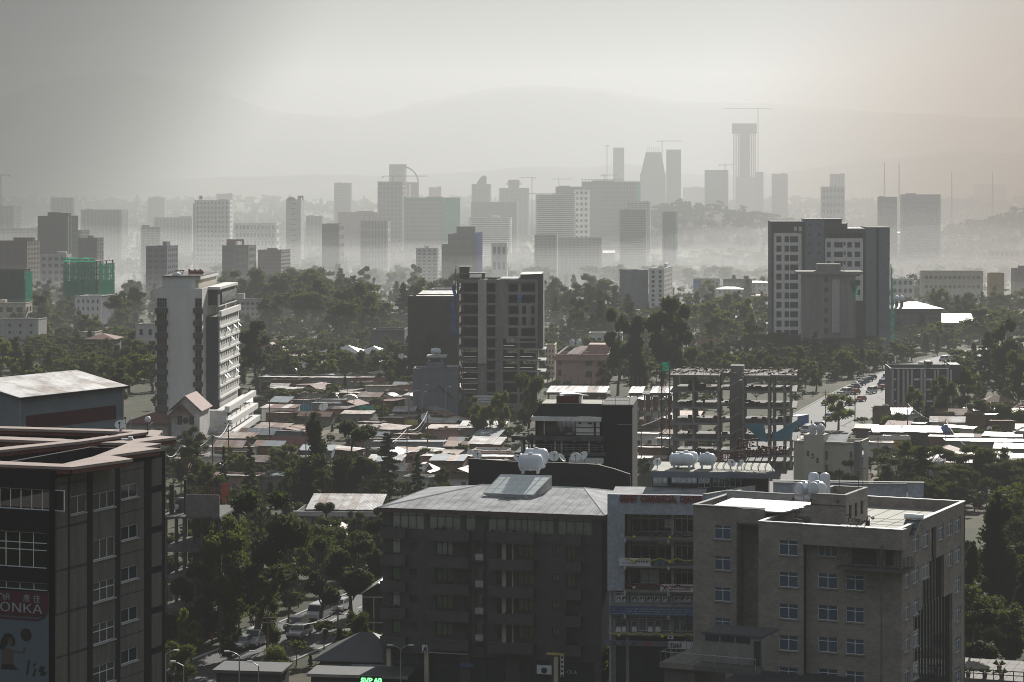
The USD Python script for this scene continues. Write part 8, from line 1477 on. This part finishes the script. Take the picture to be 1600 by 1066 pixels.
for i,(dx,dy) in enumerate(((-1,-2),(.6,-2.3),(2.4,-2.2),(4.2,-2),(3.2,2.6))):
    a = math.radians(-20); p = (q[0] + dx*math.cos(a) - dy*math.sin(a),q[1] + dx*math.sin(a) + dy*math.cos(a),5.78); pt = thing('potted_plant','dark potted plant on the sunlit terrace, ' + ('first','second','third','fourth','lone back')[i] + (' along the railing from the left' if i < 4 else ' one in the middle'),'plant',p); part(pt,'pot',MB().lathe([(.02,0),(.22,0),(.3,.5),(.02,.5)],10),'brown_paint')
    lf = MB(); [lf.add([(0,0,.5),(.5*math.cos(b) - .06*math.sin(b),.5*math.sin(b) + .06*math.cos(b),.9 + .2*(j % 2)),(.8*math.cos(b),.8*math.sin(b),.75),(.5*math.cos(b) + .06*math.sin(b),.5*math.sin(b) - .06*math.cos(b),.9 + .2*(j % 2))],[[0,1,2,3]]) for j in range(9) for b in [j*.7]]; part(pt,'leaves',lf,'leaf_dark')
# ================================================================== vehicles
def car_class(nm,body,kind='car'):
    p = f'/World/{nm}'; stage.CreateClassPrim(p); L,Wc,H = (4.3,1.72,1.5) if kind == 'car' else (4.7,1.75,2.0)
    prof = [(0,.35),(.02,.8),(.9,.95),(1.5,H - .06),(1.75,H),(3.1,H),(3.35,H - .05),(3.95,1.0),(4.28,.92),(4.3,.35)] if kind == 'car' else [(0,.35),(0,.95),(.75,1.1),(1.2,H - .08),(1.45,H),(4.5,H),(4.65,H - .1),(4.7,.35)]
    def section(s,y0,y1): return MB().wall((V3(-L/2,0,0),V3(1,0,0),V3(0,1,0)),Polygon(s),y0,y1)
    b = section(prof,-Wc/2,Wc/2); v,f = b.mesh(); t_ = np.clip((v[:,2] - .9)/(H - .9),0,1); v[:,1] *= 1 - .16*t_; usdkit.mesh(stage,p + '/body',(v,f),M[body])
    def pane(n,pts): usdkit.mesh(stage,f'{p}/{n}',MB().add(pts,[[0,1,2,3]]).mesh(),M['glass_dark'])
    i0 = 2 if kind == 'car' else 2; (ax,az),(bx_,bz) = prof[i0],prof[i0 + 1]
    lerp = lambda a,b,s: a + (b - a)*s; e = .02
    pane('windscreen',[(lerp(ax,bx_,s) - L/2 - e,y*Wc*(.46 - .07*s),lerp(az,bz,s) + e) for s,y in ((.12,-1),(.12,1),(.9,1),(.9,-1))])
    if kind == 'car': pane('rear_window',[(lerp(3.35,3.95,s) - L/2 + e,y*Wc*(.4 + .04*s),lerp(H - .05,1.0,s) + e) for s,y in ((.1,-1),(.1,1),(.85,1),(.85,-1))])
    for n,y in (('side_window',-1),('side_window_001',1)):
        x0,x1,x2,x3 = (1.15,1.65,3.15,3.6) if kind == 'car' else (1.1,1.45,4.3,4.4); pane(n,[(x0 - L/2,y*(Wc*.495 + e*.5),1.0 if kind == 'car' else 1.15),(x3 - L/2,y*(Wc*.495 + e*.5),1.0 if kind == 'car' else 1.15),(x2 - L/2,y*(Wc*.44 + e),H - .12),(x1 - L/2,y*(Wc*.44 + e),H - .12)])
    for k,(x,y) in enumerate(((.8,-1),(.8,1),(L - .85,-1),(L - .85,1))):
        n = 'wheel' if k == 0 else f'wheel_{k:03d}'; usdkit.mesh(stage,f'{p}/{n}',MB().lathe([(.02,-.1),(.2,-.11),(.31,-.09),(.32,0),(.31,.09),(.2,.11),(.02,.1)],14,(x - L/2,y*(Wc/2 - .08),.32),'y').mesh(),M['rubber'])
    for k,y in enumerate((-.6,.6)):
        usdkit.mesh(stage,f'{p}/headlight' + ('_001' if k else ''),MB().box(-L/2 - .03,-L/2 + .05,y - .2,y + .2,.62,.78).mesh(),M['lamp_clear']); usdkit.mesh(stage,f'{p}/tail_light' + ('_001' if k else ''),MB().box(L/2 - .04,L/2 + .02,y - .18,y + .18,.7,.86).mesh(),M['lamp_red'])
    usdkit.mesh(stage,p + '/bumper',MB().box(-L/2 - .08,-L/2 - .002,-Wc/2 + .05,Wc/2 - .05,.3,.52).mesh(),M['rubber']); return p
CAR = {k: car_class(k + '_kind','car_' + k.split('_')[0],'van' if 'van' in k else 'car') for k in ('white_saloon','silver_saloon','dark_saloon','blue_saloon','red_saloon','white_van','blue_van')}
def car(k,px,py,yaw,label,group=None,s=1.0): q = UG(px,py); t = thing('parked_car' if group and 'parked' in group else ('van' if 'van' in k else 'car'),label,'van' if 'van' in k else 'car',(q[0],q[1],q[2] + .012),yaw,group,scale=(s,s,s)); t.GetReferences().AddInternalReference(CAR[k]); t.SetInstanceable(True)
sy = math.degrees(math.atan2(*(ST[0][14] - ST[0][10])[::-1]))
for k,px,py,lb in (('white_saloon',531,954,'white car farthest up the shaded street'),('silver_saloon',514,959,'silver-grey car second from the far end of the shaded street'),('white_van',498,968,'white van third in the line on the shaded street'),('dark_saloon',463,983,'dark car with red tail lights in the shaded street'),('silver_saloon',468,996,'bright silver car alone in the near lane'),('white_van',402,1008,'white van half behind the dense street tree'),('silver_saloon',380,1013,'pale car bonnet showing behind the white van')): car(k,px,py,sy + R.uniform(-4,4),lb,s=1.15)
ks = list(CAR); ORD = 'first second third fourth fifth sixth seventh eighth ninth tenth eleventh twelfth thirteenth fourteenth fifteenth sixteenth seventeenth eighteenth'.split()
for i in range(14): px = 1316 + 5.4*i; yy = np.interp(px,[1255,1320,1400,1490],[680,636,592,562]) - 6 - .5*(i % 3); kc = R.choice(['dark_saloon','silver_saloon','white_saloon','blue_saloon','dark_saloon']); car(kc,px - 24,yy,61 + R.uniform(-4,4),f'{kc.split("_")[0]} car in the queue on the left of the avenue, {ORD[i]} from its near end','cars queueing along the avenue')
for i,(k,px,py,lb) in enumerate((('white_van',1322,617,'white van nearest us in the sunny part of the avenue'),('red_saloon',1336,616,'reddish car beside the white van on the avenue'),('blue_van',1380,603,'blue van at the head of the queue near the striped building'),('white_van',1386,594,'white van behind the blue van on the avenue'),('white_saloon',1440,573,'white car seen over the striped building roof at left'),('silver_saloon',1450,571,'silver car seen over the striped building roof'),('white_van',1475,565,'white van far up the avenue'),('dark_saloon',1488,562,'dark car at the far end of the avenue'),('white_saloon',1262,672,'white car low on the avenue behind the bare frame'))): car(k,px,py,58,lb)
for i in range(9): s_ = i/9; kc = R.choice(ks); car(kc,1262 + 150*s_,np.interp(1262 + 150*s_,[1255,1320,1400,1490],[680,636,592,562]) + 2 + 3*(i % 2),60,f'{kc.replace("_", " ")} driving in the middle of the avenue, {ORD[i]} from its near end','traffic on the avenue')
for i in range(10): kc = R.choice(ks[:4]); car(kc,1500 + 9*i,508 - 1.2*i + R.uniform(-1.5,1.5),R.uniform(-20,20),f'{kc.split("_")[0]} car in the lot at the right edge, {ORD[i]} from the left','cars parked in the lot at right')
for i,(px,py) in enumerate(((446,584),(457,583),(470,582),(350,745),(700,700),(1570,560))): car(ks[i % 4],px,py,R.uniform(-30,30),('pale car left of the wide dark tree by the villas','second pale car below the villas','third car below the villas, right of the other two','car standing among sunny sheds below the pale tower','car by the shed below the rounded tree','car on the avenue bend at far right')[i])
q = UG(1240,672); t = thing('blue_truck','blue box truck on the avenue seen through the bare frame','truck',(q[0],q[1],.01),55); part(t,'box',MB().box(0,5.5,-1.2,1.2,.9,3.4),'blue_panel'); part(t,'cab',MB().box(-1.7,-.05,-1.1,1.1,.6,2.5),'car_white'); part(t,'windscreen',MB().box(-1.74,-1.703,-.9,.9,1.5,2.3),'glass_dark'); part(t,'chassis',MB().box(-1.5,5.4,-.8,.8,.5,.85),'dark_steel'); [part(t,'wheel',MB().lathe([(.02,-.15),(.48,-.14),(.48,.14),(.02,.15)],14,(x,y,.48),'y'),'rubber') for x in (-.8,4.2) for y in (-1,1)]
# ================================================================== people
def person(px,py,label,top,legs,z=None,yaw=0,stride=.12,d=None):
    p0 = UG(px,py) if z is None else W(px,py,d); t = thing('person',label,'person',p0,yaw)
    def hull(js,extra=0):
        S = manifold3d.Manifold.sphere; out = []
        for (a,ra),(b,rb_) in js: out.append(manifold3d.Manifold.batch_hull([S(ra + extra,10).translate(list(map(float,a))),S(rb_ + extra,10).translate(list(map(float,b)))]))
        m = out[0]
        for o in out[1:]: m = m + o
        mm = m.to_mesh(); return np.array(mm.vert_properties[:,:3]),np.array(mm.tri_verts)
    hp,sh_,hd = (0,0,.92),(0,0,1.42),(0,-.02,1.64); L = [((s*.1,0,.9),.09) for s in (-1,1)]; kn = [((-.1,-stride,.5),.065),((.1,stride*.6,.5),.065)]; an = [((-.1,-stride*.6,.1),.045),((.1,stride*1.6,.1),.045)]; toe = [((-.1,-stride*.6 - .16,.04),.035),((.1,stride*1.6 - .16,.04),.035)]
    el = [((-.27,.03,1.15),.045),((.27,-.04,1.15),.045)]; wr = [((-.27,-.1,.92),.035),((.26,-.16,.93),.035)]; hn = [((-.26,-.13,.83),.04),((.25,-.2,.85),.04)]; so = [((-.19,0,1.4),.06),((.19,0,1.4),.06)]
    body = [((hp,.14),((0,0,1.2),.13)),(((0,0,1.2),.14),(sh_,.12)),((so[0]),(so[1])),((sh_,.06),((0,-.01,1.54),.055)),(((0,-.01,1.6),.085),(hd,.095))]
    for i in (0,1): body += [(L[i],kn[i]),(kn[i],an[i]),(an[i],toe[i]),(so[i],el[i]),(el[i],wr[i]),(wr[i],hn[i])]
    part(t,'body',hull(body),'skin',50); part(t,'hair',hull([(((0,.02,1.68),.095),((0,.03,1.66),.09))]),'hair',50)
    part(t,'shirt',hull([((hp,.15),((0,0,1.2),.14)),(((0,0,1.2),.15),((0,0,1.4),.125)),(so[0],so[1])] + [(so[i],el[i]) for i in (0,1)],.018),top,50); part(t,'trousers',hull([(((0,0,.9),.135),((0,0,.84),.12))] + [(L[i],kn[i]) for i in (0,1)] + [(kn[i],an[i]) for i in (0,1)],.016),legs,50)
person(276,806,'person in white standing on the unfinished floor at left','cloth_white','cloth_dark',z=1,d=341)
for a in ((351,1006,'person in blue shirt walking at left side of the shaded street','cloth_blue','cloth_blue',30),(452,986,'person in pale blue standing beside the street cars','cloth_white','cloth_blue',-20),(331,1008,'person in reddish top at the roadside under the trees','cloth_red','cloth_dark',60),(345,1014,'person in dark clothes near the one in blue','cloth_dark','cloth_dark',0),(395,980,'person in white under the largest dark tree','cloth_white','cloth_dark',90),(590,925,'person in a pale top by the lane left of the brown block','cloth_white','cloth_blue',0),(1245,690,'person in white at the kerb of the avenue','cloth_white','cloth_dark',40),(1268,668,'person in dark clothes crossing the sunny avenue','cloth_dark','cloth_dark',70),(1378,612,'person walking on the avenue near the blue van','cloth_blue','cloth_dark',0)): person(a[0],a[1],a[2],a[3],a[4],yaw=a[5])
# ================================================================== lamps, poles and wires
def lamp(px,top,d,label,arm=1.6,two=False,H=None,yaw=0,group=None):
    p = W(px,top,d); g = float(gz(d)); H = p[2] - g; t = thing('street_lamp',label,'street lamp',(p[0],p[1],g),yaw,group); part(t,'pole',MB().tube([(0,0,0),(0,0,H*.5),(0,0,H)],[.11,.085,.06],7),'steel')
    for s in ((1,-1) if two else (1,)): part(t,'arm',MB().tube([(0,0,H - .05),(s*arm*.5,0,H + .3),(s*arm,0,H + .45)],.045,6),'steel'); part(t,'lamp_head',MB().box(s*arm - .1,s*arm + .5*s if s > 0 else s*arm + .1,-.12,.12,H + .38,H + .52) if s > 0 else MB().box(s*arm - .5,s*arm + .1,-.12,.12,H + .38,H + .52),'white_alu')
for a in ((259,1022,290,'street lamp close to the left building at the bottom',1.0),(287,1040,285,'street lamp with arm turned left at the bottom left',-1.4),(374,1024,290,'double-armed street lamp before the flat kiosk',1.2,True),(404,1040,288,'thin street lamp pole right of the double-armed one',-1.2),(626,1014,288,'street lamp in front of the brown apartment shops',1.0,True)): lamp(*a)
for i,(px,top,base) in enumerate(((474,616,660),(483,617,660),(487,616,662),(498,611,664),(658,615,662),(646,613,664),(640,614,664),(638,616,664),(660,604,668),(696,607,670),(543,599,655),(553,600,650),(599,618,660))): lamp(px,top,gd(base),'tall pale street lamp among the tin roofs: ' + ('leftmost','second','third','fourth','left one before the grey stepped house','thin one near the white billboard','bent one near the white billboard','short one near the white billboard','tallest before the grey stepped house','one under the stepped house stair','one beside the small pointed tree','one right of the small pointed tree','one before the villa trees')[i],.9)
def pole(px,top,base,label,m='wood',arms=2):
    q = UG(px,base); H = (base - top)/FPX*q[1]; t = thing('utility_pole',label,'utility pole',q,R.uniform(-25,25)); part(t,'post',MB().tube([(0,0,0),(0,0,H)],[.14,.09],7),m)
    for k in range(arms): part(t,'crossarm',MB().box(-.9,.9,-.06,.06,H - .5 - .6*k,H - .38 - .6*k),m)
    return np.array([q[0],q[1],q[2] + H - .4])
P1 = [pole(*a) for a in ((258,706,780,'utility pole hidden behind the left roof corner'),(283,692,772,'utility pole at foot of the pale tower chapel'),(332,676,760,'utility pole below the white podium'),(357,658,745,'utility pole before the podium terraces'),(421,602,700,'utility pole with hanging bundles right of the podium'),(478,645,740,'pole behind the tall columnar tree'))]
P2 = [pole(*a) for a in ((573,696,770,'utility pole among roofs left of the wide conifer'),(636,667,742,'utility pole beside the yellow tarpaulin shed'),(668,640,720,'utility pole above the yellow tarpaulin shed'))]
P3 = [pole(*a) for a in ((1336,592,655,'slanting utility pole on the left edge of the avenue'),(1418,628,690,'utility pole on the grassy bank right of the avenue'),(1478,655,716,'utility pole in the sunlit right rows'),(1526,700,760,'utility pole with pale drum at the largest rusty roof'),(1372,682,740,'thin pole beside the yellow lettered sign'),(1575,570,650,'pole at the far right by the dark trees'),(1290,610,668,'pole on the avenue left side'))]
P4 = [pole(*a) for a in ((1002,662,735,'pale pole with crossarms left of the bare frame'),(985,660,760,'utility pole half behind the dark shaft'))]
P5 = [pole(*a) for a in ((528,948,1004,'dark utility pole in the shaded street right side'),(419,960,1040,'dark pole in the middle of the shaded street'),(373,892,1000,'bare pole under the largest dark tree'))]
def wire(a,b,sag,r,label,group=None):
    s = np.linspace(0,1,14)[:,None]; pts = a*(1 - s) + b*s - np.array([0,0,1.0])*sag*4*s*(1 - s); single('cable',MB().tube(pts,r,5),'alu' if r > .05 else 'dark_steel',label,'cable',group)
for A_,lb,gr in ((P1,'sagging bundle of bright cables below the pale tower','cables below the pale tower'),(P2,'bright cable across the roofs by the wide conifer','cables by the wide conifer'),(P3[:4],'thin cable along the right-hand rows','cables along the right rows'),(P5,'thin cable over the shaded street','cables over the shaded street')):
    for a,b in list(zip(A_,A_[1:]))[:3]:
        for o in ((0,) if gr.endswith('rows') else (0,.35)): wire(a + [o,0,-o],b + [o,0,-o],R.uniform(1.0,2.0),.075 if 'bright' in lb and o == 0 else .04,f'{lb}, {ORD[next(k for k in range(9) if A_[k] is a)]} span from left' + (', lower line' if o else ''),gr)
wire(P4[0],P4[0] + np.array([14.,30,5]),1.2,.08,'bright cable bundle running behind the bare frame')
for i,(px,py,w) in enumerate(((1410,650,60),(1375,668,40))): q = UG(px,py); single('grass_bank',MB().add([(q[0] - w/14,q[1] - 12,.015 + .01*i),(q[0] + w/8,q[1] - 14,.015 + .01*i),(q[0] + w/6,q[1] + 18,.015 + .01*i),(q[0] - w/10,q[1] + 16,.015 + .01*i)],[[0,1,2,3]]),'leaf_bright','sunlit yellow-green grass patch right of the avenue' if i == 0 else 'second lit grass patch near the dish on the bank','grass',kind='structure')

# ================================================================== every tree and shed is told apart by what it stands next to
LM = [(290,700,'the pale tower'),(345,640,'the white podium'),(290,570,'the grey gabled house'),(160,870,'the red-roofed house at left'),(228,860,'the grey two-storey house'),(140,1120,'the white square-windowed block'),(130,1230,'the bright green-netted building'),(25,1150,'the dark green-netted building'),(30,930,'the pale house at the left edge'),(245,1500,'the grey tower block'),(368,1700,'the dark unfinished block'),(425,1720,'the brick office'),(390,1180,'the pale flats'),(530,830,'the grey-roofed villa'),(580,810,'the bluish-roofed villa'),(606,880,'the slate-coloured block'),(565,1250,'the white house above the villas'),(675,790,'the netted block'),(680,655,'the grey stepped house'),(778,668,'the unfinished concrete tower'),(725,1800,'the stepped dark building'),(668,1850,'the small pale office'),(910,765,'the pinkish villa'),(945,860,'the red hipped house'),(935,1190,'the bright gable-roofed hall'),(925,1900,'the long tin-roofed building'),(960,1420,'the low white house'),(1012,1330,'the slim apartments'),(1030,800,'the tallest eucalyptus'),(1105,860,'the red-gabled house'),(1140,1300,'the tiny-windowed villa'),(1180,1340,'the white flat villa'),(1103,1480,'the blue and orange hall'),(1150,1500,'the brownish block'),(1145,540,'the bare concrete frame'),(1034,540,'the hoist tower'),(1300,880,'the raw concrete block'),(1370,930,'the grey right tower'),(1433,1010,'the glazed office'),(1440,650,'the striped building'),(1490,1300,'the long pale block'),(1557,1280,'the ochre block'),(1570,1500,'the brick building at right'),(1500,1080,'the thin tin roof'),(1545,860,'the large right conifer'),(1565,670,'the dark-roofed house on the right slope'),(1390,600,'the yellow sign'),(1470,600,'the blue stall roof'),(1395,520,'the arched shed'),(1440,495,'the big conifer by the arched shed'),(1540,510,'the largest rusty roof'),(1300,505,'the beige rendered house'),(1430,320,'the blue parapet'),(1480,275,'the beige tiled building'),(1535,300,'the sunlit terrace'),(487,475,'the tall columnar tree'),(606,487,'the wide conifer'),(652,466,'the narrow conifer'),(735,330,'the black parapet'),(655,620,'the yellow tarpaulin shed'),(540,640,'the row of arched roofs'),(485,640,'the lamp posts'),(545,650,'the green board fence'),(712,660,'the white billboards'),(350,480,'the slim pointed conifer'),(530,428,'the two-storey house'),(300,338,'the dark unfinished house'),(400,331,'the largest dark tree'),(470,345,'the street cars'),(600,299,'the brown apartments'),(540,290,'the hip-roofed dark building'),(825,590,'the big rounded tree'),(1000,530,'the pole with crossarms'),(965,600,'the half-built blocks'),(420,620,'the pole with hanging bundles'),(455,600,'the wide flat dark tree'),(545,760,'the lollipop tree'),(462,800,'the cars below the villas')]
by = {}
for p,q,look,old in LATER:
    px = CX + FPX*q[0]/q[1]; m,md,mn = min(LM,key=lambda m: abs(m[0] - px)/45 + abs(math.log(m[1]/q[1]))*5); dx = px - m
    rel = ('in front of ' if q[1] < md else 'behind ') if abs(dx) < 22 else ('left of ' if dx < 0 else 'right of '); far_ = '' if abs(dx) < 22 else ' and nearer' if q[1] < md*.93 else ' and farther back' if q[1] > md*1.07 else ''
    by.setdefault(f'{look} {rel}{mn}{far_}',[]).append((px,p))
for lb,it in by.items():
    for i,(px,p) in enumerate(sorted(it,key=lambda a: a[0])):
        s = lb if len(it) == 1 or i >= len(ORD) else f'{lb}, {ORD[i]} from left'
        for cut in (' and',' farther back',' nearer','the ',' from left',' at right','bushy '): s = s.replace(cut,'') if len(s.split()) > 16 else s
        p.SetCustomDataByKey('label',s)
